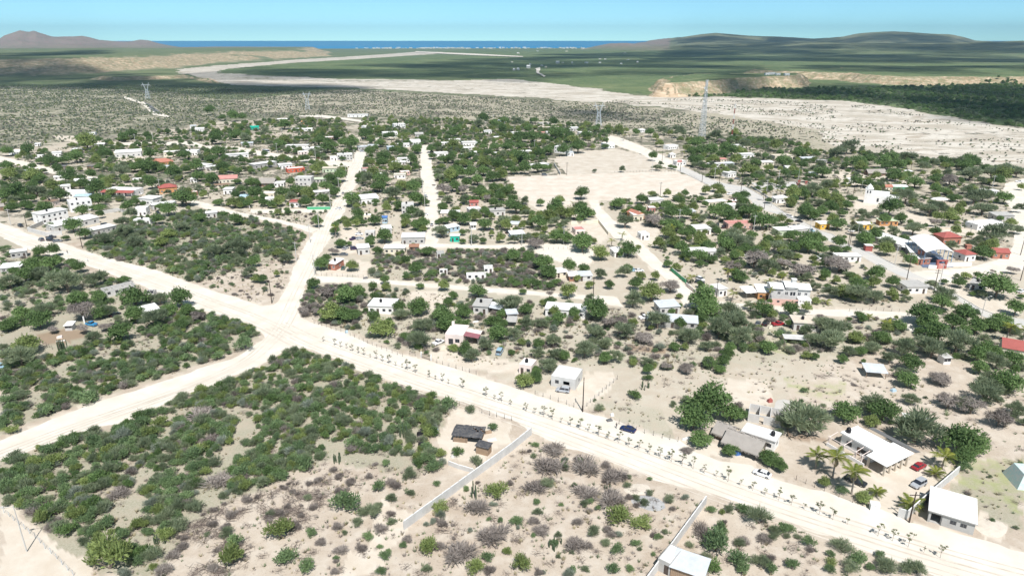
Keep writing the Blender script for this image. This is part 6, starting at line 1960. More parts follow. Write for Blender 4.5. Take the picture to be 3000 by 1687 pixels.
def car_meshes(kind):
    if kind in CM: return CM[kind]
    # length along x, front at +x
    def sec(x, w, z0, z1, tum=0.12):
        return [(x, -w, z0), (x, -w * 1.0, (z0 + z1) / 2 + .05), (x, -w + tum, z1), (x, w - tum, z1), (x, w, (z0 + z1) / 2 + .05), (x, w, z0)]
    if kind == 'sedan':
        body = [(-2.2, .78, .42, .78), (-2.1, .86, .30, .93), (-1.4, .9, .26, .98), (0, .91, .25, .97), (1.1, .9, .26, .93), (1.8, .86, .28, .80), (2.15, .74, .34, .64)]
        cab = [(-1.75, .66, .93, .96), (-1.15, .64, .93, 1.36), (-.2, .63, .93, 1.43), (.35, .63, .93, 1.38), (1.1, .66, .90, .94)]
    elif kind == 'suv':
        body = [(-2.15, .84, .45, 1.0), (-2.1, .9, .36, 1.05), (0, .93, .34, 1.06), (1.1, .92, .34, 1.04), (1.9, .88, .36, .94), (2.15, .78, .42, .78)]
        cab = [(-2.1, .76, 1.03, 1.06), (-1.9, .74, 1.03, 1.68), (-.2, .73, 1.03, 1.74), (.4, .72, 1.03, 1.68), (1.0, .74, 1.0, 1.05)]
    elif kind == 'van':
        body = [(-2.35, .88, .4, 1.1), (0, .93, .35, 1.1), (1.4, .92, .35, 1.08), (2.2, .84, .38, .85)]
        cab = [(-2.33, .84, 1.09, 1.12), (-2.2, .82, 1.09, 1.9), (0, .8, 1.09, 1.95), (.9, .8, 1.09, 1.85), (1.7, .82, 1.05, 1.12)]
    elif kind == 'bus':
        body = [(-4.2, 1.1, .45, 1.5), (0, 1.15, .4, 1.5), (4.0, 1.1, .4, 1.45), (4.3, 1.0, .5, 1.2)]
        cab = [(-4.18, 1.08, 1.49, 1.52), (-4.1, 1.05, 1.49, 2.7), (3.8, 1.05, 1.45, 2.7), (4.1, 1.02, 1.45, 1.5)]
    else:   # pickup
        body = [(-2.5, .86, .45, .92), (-1.0, .9, .38, .94), (-.9, .9, .36, 1.0), (1.1, .9, .36, 1.02), (2.1, .86, .38, .95), (2.45, .78, .45, .8)]
        cab = [(-.85, .74, .98, 1.02), (-.7, .72, .98, 1.62), (.3, .72, .98, 1.68), (.6, .72, .98, 1.62), (1.2, .74, .98, 1.03)]
    mb = MB(); loft(mb, [sec(*b) for b in body]); B = mb
    if kind == 'pickup':
        B.box(-2.42, -1.0, -.82, -.74, .93, 1.1); B.box(-2.42, -1.0, .74, .82, .93, 1.1); B.box(-2.5, -2.43, -.82, .82, .85, 1.1)
    mbc = MB()
    loft(mbc, [[(x, -w - .1, z0), (x, -w, z1), (x, w, z1), (x, w + .1, z0)] for x, w, z0, z1 in cab])
    # roof panel sits on the glass house
    rt = [c for c in cab if c[3] - c[2] > .3]
    mr = MB(); x0, x1 = rt[0][0] - .05, rt[-1][0] + .05; zt = [c[3] for c in rt]
    loft(mr, [[(c[0], -c[1] - .02, c[3] - .01), (c[0], -c[1] + .02, c[3] + .04), (c[0], c[1] - .02, c[3] + .04), (c[0], c[1] + .02, c[3] - .01)] for c in rt])
    for xx in [rt[0][0], (rt[0][0] + rt[-1][0]) / 2]:
        zz = np.interp(xx, [c[0] for c in rt], zt)
        for sy in (-1, 1):
            w0 = rt[0][1]; mr.prism([(xx - .05, sy * (w0 + .115), rt[0][2]), (xx + .05, sy * (w0 + .115), rt[0][2]), (xx + .05, sy * (w0 + .015), zz), (xx - .05, sy * (w0 + .015), zz)],
                 [(xx - .05, sy * (w0 + .075), rt[0][2]), (xx + .05, sy * (w0 + .075), rt[0][2]), (xx + .05, sy * (w0 - .02), zz), (xx - .05, sy * (w0 - .02), zz)])
    mw = MB(); mw.tube((0, -.11, 0), (0, .11, 0), .33, n=14); 
    mrim = MB(); mrim.tube((0, -.125, 0), (0, .125, 0), .19, n=10)
    ml = MB(); ml.box(0, .06, -.16, .16, -.07, .07)
    CM[kind] = (B, mbc.mesh('windows', MATS['window_dark']), mr, mw.mesh('tyre', MATS['tyre']), mrim.mesh('rim', MATS['rim']), ml, body)
    return CM[kind]
CB = {}
def car(t, x, y, dx, dy, c, kind, label=None):
    """x, y: middle of the car where it stands; dx, dy: which way its nose points in the photo"""
    px_, py_ = T(t, x, y)
    g = G(px_, py_); g2 = G(px_ + dx * .3, py_ + dy * .3); d = g2 - g
    rz = math.atan2(d.y, d.x)
    B, cab, R_, tyre, rim, ml, body = car_meshes(kind)
    if (kind, c) not in CB:
        CB[(kind, c)] = (B.mesh('body', carpaint(c)), R_.mesh('roof', carpaint(c)))
    bm_, rm_ = CB[(kind, c)]
    kn = {'sedan': 'sedan', 'suv': 'wagon', 'van': 'van', 'pickup': 'pickup truck', 'bus': 'small bus'}[kind]
    cn = {'lightblue': 'pale blue', 'navy': 'dark blue'}.get(c, c)
    o = thing({'sedan': 'parked_car', 'suv': 'parked_car', 'van': 'parked_van', 'pickup': 'pickup_truck', 'bus': 'parked_bus'}[kind], label or where('%s %s parked' % (cn, kn), px_, py_), {'pickup': 'pickup', 'van': 'van', 'bus': 'bus'}.get(kind, 'car'), g, rz, 'parked vehicles')
    link('body', bm_, o); link('windows', cab, o); link('roof', rm_, o)
    fx = body[-1][0] * .62; bx = body[0][0] * .62; w = body[2][1] if len(body) > 2 else .9
    for xx in (fx, bx):
        for sy in (-1, 1):
            wh = put('wheel', tyre, o, (xx, sy * (w - .09), .33)); put('rim', rim, wh)
    if ('l', 'h') not in CB:
        CB[('l', 'h')] = ml.mesh('headlight', plain('lamp_glass', (.7, .7, .68), .2)); CB[('l', 't')] = ml.mesh('tail_light', MATS['tail_red'])
    fz = (body[-1][2] + body[-1][3]) / 2 + .05
    for sy in (-1, 1):
        put('headlight', CB[('l', 'h')], o, (body[-1][0] - .03, sy * .5, fz)); put('tail_light', CB[('l', 't')], o, (body[0][0] - .03, sy * .56, (body[0][2] + body[0][3]) / 2 + .08))
    OCC.append([(g.x + a, g.y + b) for a, b in ((-3, -3), (3, -3), (3, 3), (-3, 3))])
    return o
car('C3', 820, 420, -55, -16, 'navy', 'sedan', 'dark blue sedan stopped at the road edge beside a standing person')
car('C3', 360, 145, -60, -8, 'silver', 'suv', 'silver wagon parked in front of the grey block house')
car('C3', 1768, 735, -50, -18, 'white', 'sedan', 'white sedan parked on the verge below the round green tree')
car('C4', 1066, 683, 50, -25, 'red', 'sedan', 'dark red sedan in the sandy yard of the arcaded house')
car('C4', 1062, 810, -35, 18, 'silver', 'suv', 'silver wagon in the yard near the block wall gate')
car('C4', 620, 790, 60, 25, 'black', 'pickup', 'black pickup truck under the third coconut palm')
car('B3', 958, 1212, 25, -45, 'lightblue', 'van', 'pale blue van between the maroon-awning house and pink cube room')
car('B3', 305, 1112, 45, -20, 'white', 'pickup', 'white pickup truck tucked against the pale pink house wall')
car('B4', 1895, 1068, 50, 4, 'lightblue', 'pickup', 'pale blue pickup truck behind the stick corral')
for s in """B4 1522 905 20 -35 grey sedan;B4 1605 910 25 -25 black suv;B4 1382 905 5 -40 black sedan;B4 1735 915 40 -5 red pickup;B4 425 830 40 -4 silver suv;B4 318 845 40 -8 white pickup;B4 910 440 40 15 white suv;B4 905 468 45 5 black sedan;B4 205 342 35 -4 lightblue sedan;B4 262 345 35 -2 white sedan;B4 1930 68 40 -8 white sedan;B4 1925 48 40 -8 black sedan;A4 1225 872 -40 0 white sedan;A4 1095 1205 5 30 black suv;A4 1155 1225 10 -35 black suv;A4 1075 1228 20 -15 silver sedan;A4 1860 1112 40 8 white suv;A4 1962 1162 40 8 black sedan;A4 1905 1215 18 -30 black pickup;A4 1815 1222 30 -5 silver sedan;A4 1950 1205 15 -30 black sedan;A4 2085 1262 35 10 lightblue suv;A4 1300 710 40 0 grey sedan;A5 345 1265 40 -3 white sedan;A5 112 545 35 0 black suv;A5 2120 740 35 2 white pickup;A2 1420 1025 -40 -5 white sedan;A2 1468 865 8 -25 grey sedan;A2 355 755 40 -5 white pickup;A2 652 425 42 6 white bus;A2 1640 1298 38 0 white sedan;A2 1645 1345 36 -4 silver sedan;A2 1580 1348 25 -8 purple pickup;B2 1495 108 25 -10 silver sedan;B2 1590 112 32 -4 purple suv;B2 1475 175 32 0 grey sedan;B2 1472 318 20 -30 green sedan;A2 1670 418 30 0 silver sedan;A2 1660 410 30 2 white sedan;A3 165 1090 38 -2 white sedan;A3 172 893 12 -30 white suv;A3 180 910 10 -30 white pickup;A3 850 1252 35 -3 black pickup;A3 1432 670 34 0 grey van;A3 1055 1280 20 -4 black sedan;A1 440 1360 -30 -12 grey suv;A1 545 1332 40 -4 black pickup;A1 540 1362 38 2 black suv;A1 615 1372 35 -3 grey sedan;A1 222 1212 34 12 black suv;A1 1012 712 25 -2 black sedan;A1 1680 1078 20 10 black suv;A1 1640 842 20 -4 red sedan;A1 1672 852 18 2 white sedan;A1 1478 870 24 0 white pickup;A1 1120 1205 40 -6 black van;B1 1225 812 25 -10 black sedan;B1 18 1362 25 6 lightblue sedan;B5 15 210 5 25 white van;B5 2140 565 30 -10 white sedan;B4 2155 222 10 -20 white van;B4 1420 180 25 0 white sedan;A4 2130 690 15 -8 grey sedan;A3 235 1200 0 -20 grey sedan""".split(';'):
    t_, x, y, dx, dy, c, k = s.split()
    car(t_, float(x), float(y), float(dx), float(dy), c, k)
car('B1', 972, 918, -40, -8, 'blue', 'pickup', 'bright blue old pickup truck by the bare grey tree in the cluttered yard')

# ------------------------------------------------------------------ people: one continuous skinned body each
def person(t, x, y, face, pose, cloth, label):
    g = G(*T(t, x, y))
    root = thing('person', label, 'person', g, face)
    V_ = {'pelvis': ((0, 0, .98), .15), 'waist': ((0, 0, 1.15), .13), 'chest': ((0, 0, 1.38), .16), 'neck': ((0, .01, 1.53), .06), 'head': ((0, .02, 1.66), .095), 'top': ((0, .01, 1.76), .08),
          'hl': ((-.1, 0, .93), .10), 'kl': ((-.12, .03, .5), .065), 'al': ((-.13, -.02, .09), .045), 'fl': ((-.14, .14, .03), .035),
          'hr': ((.1, 0, .93), .10), 'kr': ((.12, .03, .5), .065), 'ar': ((.13, -.02, .09), .045), 'fr': ((.14, .14, .03), .035),
          'sl': ((-.2, 0, 1.43), .065), 'el': ((-.27, -.03, 1.16), .045), 'wl': ((-.26, .08, .93), .032), 'pl': ((-.25, .12, .84), .03),
          'sr': ((.2, 0, 1.43), .065), 'er': ((.27, -.03, 1.16), .045), 'wr': ((.26, .08, .93), .032), 'pr': ((.25, .12, .84), .03)}
    if pose == 'reach':
        V_['er'] = ((.30, .12, 1.25), .045); V_['wr'] = ((.22, .36, 1.35), .032); V_['pr'] = ((.2, .44, 1.38), .03)
        V_['el'] = ((-.30, .10, 1.22), .045); V_['wl'] = ((-.2, .33, 1.3), .032); V_['pl'] = ((-.16, .41, 1.34), .03)
    if pose == 'walk':
        V_['kl'] = ((-.1, .2, .52), .065); V_['al'] = ((-.11, .26, .12), .045); V_['fl'] = ((-.11, .42, .08), .035)
        V_['kr'] = ((.1, -.02, .5), .065); V_['ar'] = ((.11, -.3, .16), .045); V_['fr'] = ((.11, -.2, .04), .035)
    E_ = [('pelvis', 'waist'), ('waist', 'chest'), ('chest', 'neck'), ('neck', 'head'), ('head', 'top'), ('pelvis', 'hl'), ('hl', 'kl'), ('kl', 'al'), ('al', 'fl'), ('pelvis', 'hr'), ('hr', 'kr'), ('kr', 'ar'), ('ar', 'fr'),
          ('chest', 'sl'), ('sl', 'el'), ('el', 'wl'), ('wl', 'pl'), ('chest', 'sr'), ('sr', 'er'), ('er', 'wr'), ('wr', 'pr')]
    ks = list(V_)
    me = bpy.data.meshes.new('body'); me.from_pydata([V_[k][0] for k in ks], [(ks.index(a), ks.index(b)) for a, b in E_], [])
    m = bpy.data.materials.new('clothes_and_skin'); t2, b2, _ = nodes_of(m)
    tc = N(t2, 'ShaderNodeTexCoord'); sx = N(t2, 'ShaderNodeSeparateXYZ'); t2.links.new(tc.outputs['Object'], sx.inputs[0])
    top_, bot_ = cloth
    c1 = mixc(t2, ramp(t2, sx.outputs['Z'], .98, .99), bot_, top_); c1 = mixc(t2, ramp(t2, sx.outputs['Z'], 1.50, 1.51), c1, (.38, .22, .15))
    c1 = mixc(t2, ramp(t2, sx.outputs['Z'], .12, .11), c1, (.03, .03, .03)); t2.links.new(c1, b2.inputs['Base Color']); b2.inputs['Roughness'].default_value = .9
    me.materials.append(m)
    o = link('body', me, root)
    md = o.modifiers.new('skin', 'SKIN'); 
    if not me.skin_vertices: pass
    sv = me.skin_vertices[0].data if me.skin_vertices else None
    if sv is None:
        bm = bmesh.new(); bm.from_mesh(me); lay = bm.verts.layers.skin.verify()
        for v in bm.verts: v[lay].radius = (V_[ks[v.index]][1],) * 2; v[lay].use_root = (v.index == 0)
        bm.to_mesh(me); bm.free()
    else:
        for i, k in enumerate(ks): sv[i].radius = (V_[k][1],) * 2; sv[i].use_root = (i == 0)
    sb = o.modifiers.new('sub', 'SUBSURF'); sb.levels = 1; sb.render_levels = 1
    mb = MB(); mb.lathe([(.105, 1.66), (.112, 1.72), (.09, 1.79), (.03, 1.82)], 10, 0, .0); mb.obj('hair', MATS['tank_black'], root)
    return root
person('C3', 738, 404, 2.6, 'reach', ((.03, .03, .04), (.10, .10, .12)), 'person in dark clothes raising both arms beside the dark blue sedan')
person('B1', 718, 157, .6, 'walk', ((.03, .035, .05), (.05, .05, .06)), 'person in dark clothes walking on the wide dirt road')
person('B1', 934, 242, 1.0, 'walk', ((.7, .7, .7), (.25, .3, .35)), 'person in pale clothes walking further down the wide dirt road')

# ------------------------------------------------------------------ odds and ends
def pyramid_tent():
    g = G(*T('C4', 1762, 838))
    root = thing('tank_tent', 'pale turquoise pyramid-shaped tarp tent at the end of the weedy lot', 'tent', g, -.15)
    mb = MB(); mb.prism([(0, 0, -.1), (5.5, 0, -.1), (5.5, 7, -.1), (0, 7, -.1)], [(1.4, 1.2, 3.6), (4.2, 1.2, 3.6), (4.2, 6, 3.6), (1.4, 6, 3.6)]); mb.obj('canvas', plain('turquoise_tarp', (.42, .60, .58), .8, .9, 1.5, dirtcol=(.62,.62,.58)), root)
    mb = MB(); mb.box(2.6, 3.9, .25, .5, 0, 1.9); mb.obj('flap', MATS['interior_dark'], root)
pyramid_tent()
g = G(*T('C4', 945, 372))
root = thing('shade_canopy', 'white sheet and grey shade net stretched behind the arcaded house', 'canopy', g, -.35)
mb = MB(); slopebox(mb, 0, 3.8, 0, 2.4, 2.1, 2.3, .04); mb.obj('white_sheet', wm('white'), root)
mb = MB(); slopebox(mb, 2.0, 6.6, .4, 3.4, 2.5, 2.2, .03); mb.obj('shade_net', plain('shade_net', (.22, .24, .24), .9), root)
for x, y in ((0, 0), (3.8, 0), (6.5, .5), (6.5, 3.2), (0, 2.3)):
    mb = MB(); mb.tube((x, y, -.1), (x, y, 2.5), .05); mb.obj('post', MATS['bark'], root)
def trash(t, x, y, col, sx, sy, sz, name, label, cat, mat=None, rz=0.3):
    g = G(*T(t, x, y)); root = thing(name, label, cat, g, rz)
    mb = MB(); mb.prism([(0, 0, 0), (sx, 0, 0), (sx, sy, 0), (0, sy, 0)], [(sx * .06, sy * .1, sz), (sx * .95, sy * .04, sz * .8), (sx * .9, sy * .93, sz), (sx * .05, sy * .9, sz * .7)]); mb.obj('body', mat or wm(col), root)
    return root
g = G(*T('C4', 722, 985))
root = thing('water_cistern', 'small white square cistern at the yard corner beside a clipped bush', 'cistern', g, -.3)
mb = MB(); mb.box(0, 1.9, 0, 1.6, -.1, 1.5); mb.obj('body', wm('white'), root); mb = MB(); mb.box(-.08, 1.98, -.08, 1.68, 1.502, 1.62); mb.obj('lid', wm('white'), root)
for t_, x, y, w, d, h, c, nm, lb, ct in [
    ('C3', 675, 360, 1.7, 1.1, .5, 'darkgrey', 'refuse_bag', 'dark heap of rubbish on sand near the standing person', 'rubbish'),
    ('C3', 700, 320, 1.0, .8, .7, 'white', 'sack', 'white sack at the corner of the weedy verge', 'sack'),
    ('C2', 1140, 465, 2.4, 1.0, 1.4, 'black', 'scrap_sheet', 'leaning black scrap sheet among shrubs near the shack', 'scrap'),
    ('C2', 1150, 540, 1.6, 1.0, 1.2, 'black', 'scrap_sheet', 'folded black scrap lower down beside tall shrubs', 'scrap'),
    ('C2', 1225, 425, 2.6, 1.2, .5, 'lightblue', 'rubbish_heap', 'pale blue rubbish heap by the track to the shack', 'rubbish'),
    ('C2', 1640, 500, 2.6, 1.5, .12, 'palepink', 'plywood_sheet', 'pale plywood sheets lying flat behind the outhouse', 'board'),
    ('C2', 1625, 445, 1.8, 1.0, .6, 'timber', 'pallet', 'timber pallet beside the shack yard bush', 'pallet'),
    ('C2', 1380, 615, 1.2, .8, .5, 'lightgrey', 'crate', 'grey crate below the shack yard bush', 'crate'),
    ('C3', 1585, 600, 1.5, 1.2, 1.0, 'blue', 'tarp_bundle', 'bright blue tarp bundle under the thatch eaves', 'tarp'),
    ('C3', 1205, 490, 2.4, .5, .6, 'white', 'water_trough', 'white trough lying by the dead shrub pile', 'trough'),
    ('C4', 880, 150, 1.6, 1.1, .8, 'lightblue', 'tarp_bundle', 'pale blue tarp bundle in the open dry field', 'tarp'),
    ('C4', 5, 225, 1.4, 1.0, 1.1, 'red', 'tool_box', 'small red box on bare soil by the unfinished block rooms', 'box'),
    ('C3', 835, 900, 1.0, .8, .2, 'black', 'tyre_scrap', 'black tyre scrap at the edge of the grey ash patch', 'scrap'),
    ('C3', 905, 940, 1.6, .5, .2, 'black', 'tyre_scrap', 'curved black tyre scrap in the middle of the ash patch', 'scrap'),
    ('B1', 600, 1060, 1.8, 1.2, .9, 'palepink', 'table', 'pale table in the middle of the cluttered brown yard', 'table'),
    ('B1', 590, 1090, 3.0, .5, .15, 'white', 'plank_board', 'long white board lying in the cluttered brown yard', 'board'),
    ('B1', 890, 900, .5, .3, 3.2, 'white', 'standing_board', 'tall white board standing beside the bright blue pickup', 'board'),
    ('B1', 1495, 790, 2.6, 1.6, .8, 'black', 'roof_panel', 'dark panel near the black-tanked metal roof', 'panel'),
    ('B3', 1250, 1150, 1.2, .9, 1.2, 'black', 'drum', 'black drum beside the shrub above the pink cube room', 'drum'),
    ('B3', 1100, 1215, 2.2, 1.0, .8, 'brown', 'trailer', 'low brown trailer near the pale blue van', 'trailer'),
    ('B3', 305, 1185, 3.0, 2.6, .9, 'beige', 'flat_trailer', 'flat pale trailer before the pale pink house', 'trailer'),
    ('B3', 670, 890, 2.4, .5, .6, 'white', 'boat_hull', 'small white dinghy hull on the ground by the awning house', 'boat'),
    ('B4', 340, 975, 1.2, 1.0, 1.2, 'black', 'water_tank', 'black tank on the ground below the long grey shed', 'water tank'),
    ('B4', 1640, 955, 1.5, .4, 1.3, 'cream', 'board', 'pale upright board in the field beside the parked cars', 'board'),
    ('B3', 230, 1130, 2.0, .7, .6, 'lightgrey', 'scrap_metal', 'grey scrap metal near the white pickup tail', 'scrap'),
    ('B2', 1490, 1000, 1.0, .9, .9, 'lightblue', 'signboard', 'small white board at the road fence below the yellow-green tree', 'board'),
    ('B2', 1680, 428, 2.2, .8, .9, 'darkgrey', 'motorcycle', 'dark motorcycle-sized heap on the lane verge by posts', 'scrap')]:
    trash(t_, x, y, c, w, d, h, nm, lb, ct)
# stick corral
g = G(*T('B4', 1830, 1185)); g2 = G(*T('B4', 2080, 1200)); d = g2 - g; L = d.length
root = thing('stick_corral', 'square corral of upright dry sticks in the green-tinged field', 'corral', g, math.atan2(d.y, d.x))
mb = MB(); mb.tube((0, 0, -.1), (0, 0, 1.9), .06, .04, 5); st = mb.mesh('stick', MATS['bark_pale']); r = random.Random(4)
n = int(L / .28)
for i in range(n):
    s_ = put('stick', st, root, (L * i / n, r.uniform(-.05, .05), 0)); s_.rotation_euler = (r.uniform(-.08, .08), r.uniform(-.1, .1), 0)
for i in range(34):
    for xx in (0, L):
        s_ = put('stick', st, root, (xx, .25 + i * .28, 0)); s_.rotation_euler = (r.uniform(-.08, .08), r.uniform(-.1, .1), 0)
mb = MB(); slopebox(mb, .2, L - .2, 5.5, 9.6, 2.0, 2.1, .06); mb.obj('shade_roof', wm('lightgrey'), root)

# basketball court and plaza
g = [G(*T('A4', *p)) for p in ((1445, 745), (1920, 735), (1960, 790), (1560, 830))]
mb = MB(); mb.add([(p.x, p.y, .05) for p in g], [(0, 1, 2, 3)][:1]); o_ = mb.obj('paved_court_floor', MATS['avenue_concrete']); o_['kind'] = 'structure'
for (t_, x, y) in (('A4', 1935, 790), ('A4', 2010, 800)):
    g = G(*T(t_, x, y)); root = thing('playground_frame', where('red painted playground frame', *T(t_, x, y)), 'playground frame', g, .2)
    mb = MB(); mb.tube((0, 0, 0), (1.2, 0, 4.2), .22); mb.tube((3.6, 0, 0), (1.2, 0, 4.2), .22); mb.obj('frame', wm('red'), root)
    mb = MB(); mb.box(.2, 2.4, -.1, .1, 4.0, 5.0); mb.obj('panel', wm('red'), root)
# stone and soil piles
def heap(t, x, y, w, hh, mat, name, label, cat='heap', seed=1):
    g = G(*T(t, x, y)); r = random.Random(seed); mb = MB(); n = 14
    if name == 'brush_heap':
        ob = link(name, SHRUB['b'][seed % 4]); ob.location = g; ob.scale = (w, w * .7, hh * 2.2); ob.rotation_euler = (0, 0, seed); tag(ob, label, 'brush heap'); return
    n = 14; prof = [(1, 0), (.86, .35), (.6, .72), (.3, .93)]
    o = len(mb.v)
    for q, z in prof:
        for k in range(n):
            a = 2 * math.pi * k / n; rr_ = w * .5 * q * (1 + .22 * math.sin(a * 2 + seed) + r.uniform(-.08, .08)); mb.v.append((math.cos(a) * rr_, math.sin(a) * rr_, z * hh * (1 + r.uniform(-.1, .1)) - .05))
    for i in range(3):
        for k in range(n): mb.f.append((o + i * n + k, o + i * n + (k + 1) % n, o + (i + 1) * n + (k + 1) % n, o + (i + 1) * n + k)); mb.mi.append(0)
    mb.f.append(tuple(o + 3 * n + k for k in range(n))); mb.mi.append(0)
    ob = mb.obj(name, mat); ob.location = g; tag(ob, label, cat)
soil_m = plain('soil_heap', (.52, .42, .31), .95, .4); brown_m = plain('brown_heap', (.25, .18, .13), .95, .4)
heap('B2', 1400, 600, 5.5, 1.4, soil_m, 'sand_heap', 'tan sand heap among grey brush above the big tree', seed=2)
heap('B2', 1480, 570, 4.5, 1.1, soil_m, 'sand_heap', 'second smaller tan sand heap beside grey brush', seed=3)
heap('B4', 1580, 45, 7, 1.1, brown_m, 'brush_heap', 'long brown brush heap in the pale yard by the green house', seed=4)
heap('A3', 1385, 955, 4.5, 1.0, brown_m, 'brush_heap', 'dark brush heap at the near edge of the sports field', seed=5)
heap('A3', 258, 775, 4, .9, brown_m, 'brush_heap', 'dark heap on the verge halfway along the second street', seed=6)
heap('A3', 315, 925, 4.5, .9, brown_m, 'brush_heap', 'dark heap lower down the verge of the second street', seed=7)
heap('B3', 1495, 580, 5.5, .9, brown_m, 'brush_heap', 'reddish brush heap on the lower street verge', seed=8)
heap('B3', 1135, 1165, 4, .8, brown_m, 'brush_heap', 'flattened dead brush pile above the pale blue van', seed=9)
heap('C3', 1235, 570, 5, 1.0, brown_m, 'brush_heap', 'grey dead brush pile before the thatched yard hedge', seed=10)
heap('C4', 610, 102, 3.2, .5, brown_m, 'brush_heap', 'small dark heap in the open dry field', seed=11)
heap('C4', 130, 255, 9, .35, plain('pale_gravel', (.53, .51, .47), .95, .2), 'gravel_heap', 'wide pale gravel spread behind the unfinished block rooms', seed=12)
heap('C4', 1580, 1105, 7.0, .3, MATS['pale_sand'] if 'pale_sand' in MATS else plain('pale_sand', (.60, .54, .46), .95, .3), 'gravel_heap', 'wide pale gravel circle beside the concrete house', seed=13)
heap('C3', 885, 835, 6.0, .2, plain('pale_sand', (.60, .53, .44), .95, .2), 'sand_ring', 'round pale sand patch ringed by dead brush', seed=14)
heap('C3', 960, 930, 8.0, .12, plain('ash_grey', (.42, .42, .42), .95, .5), 'ash_patch', 'pale grey ash patch below the sand ring', seed=15)
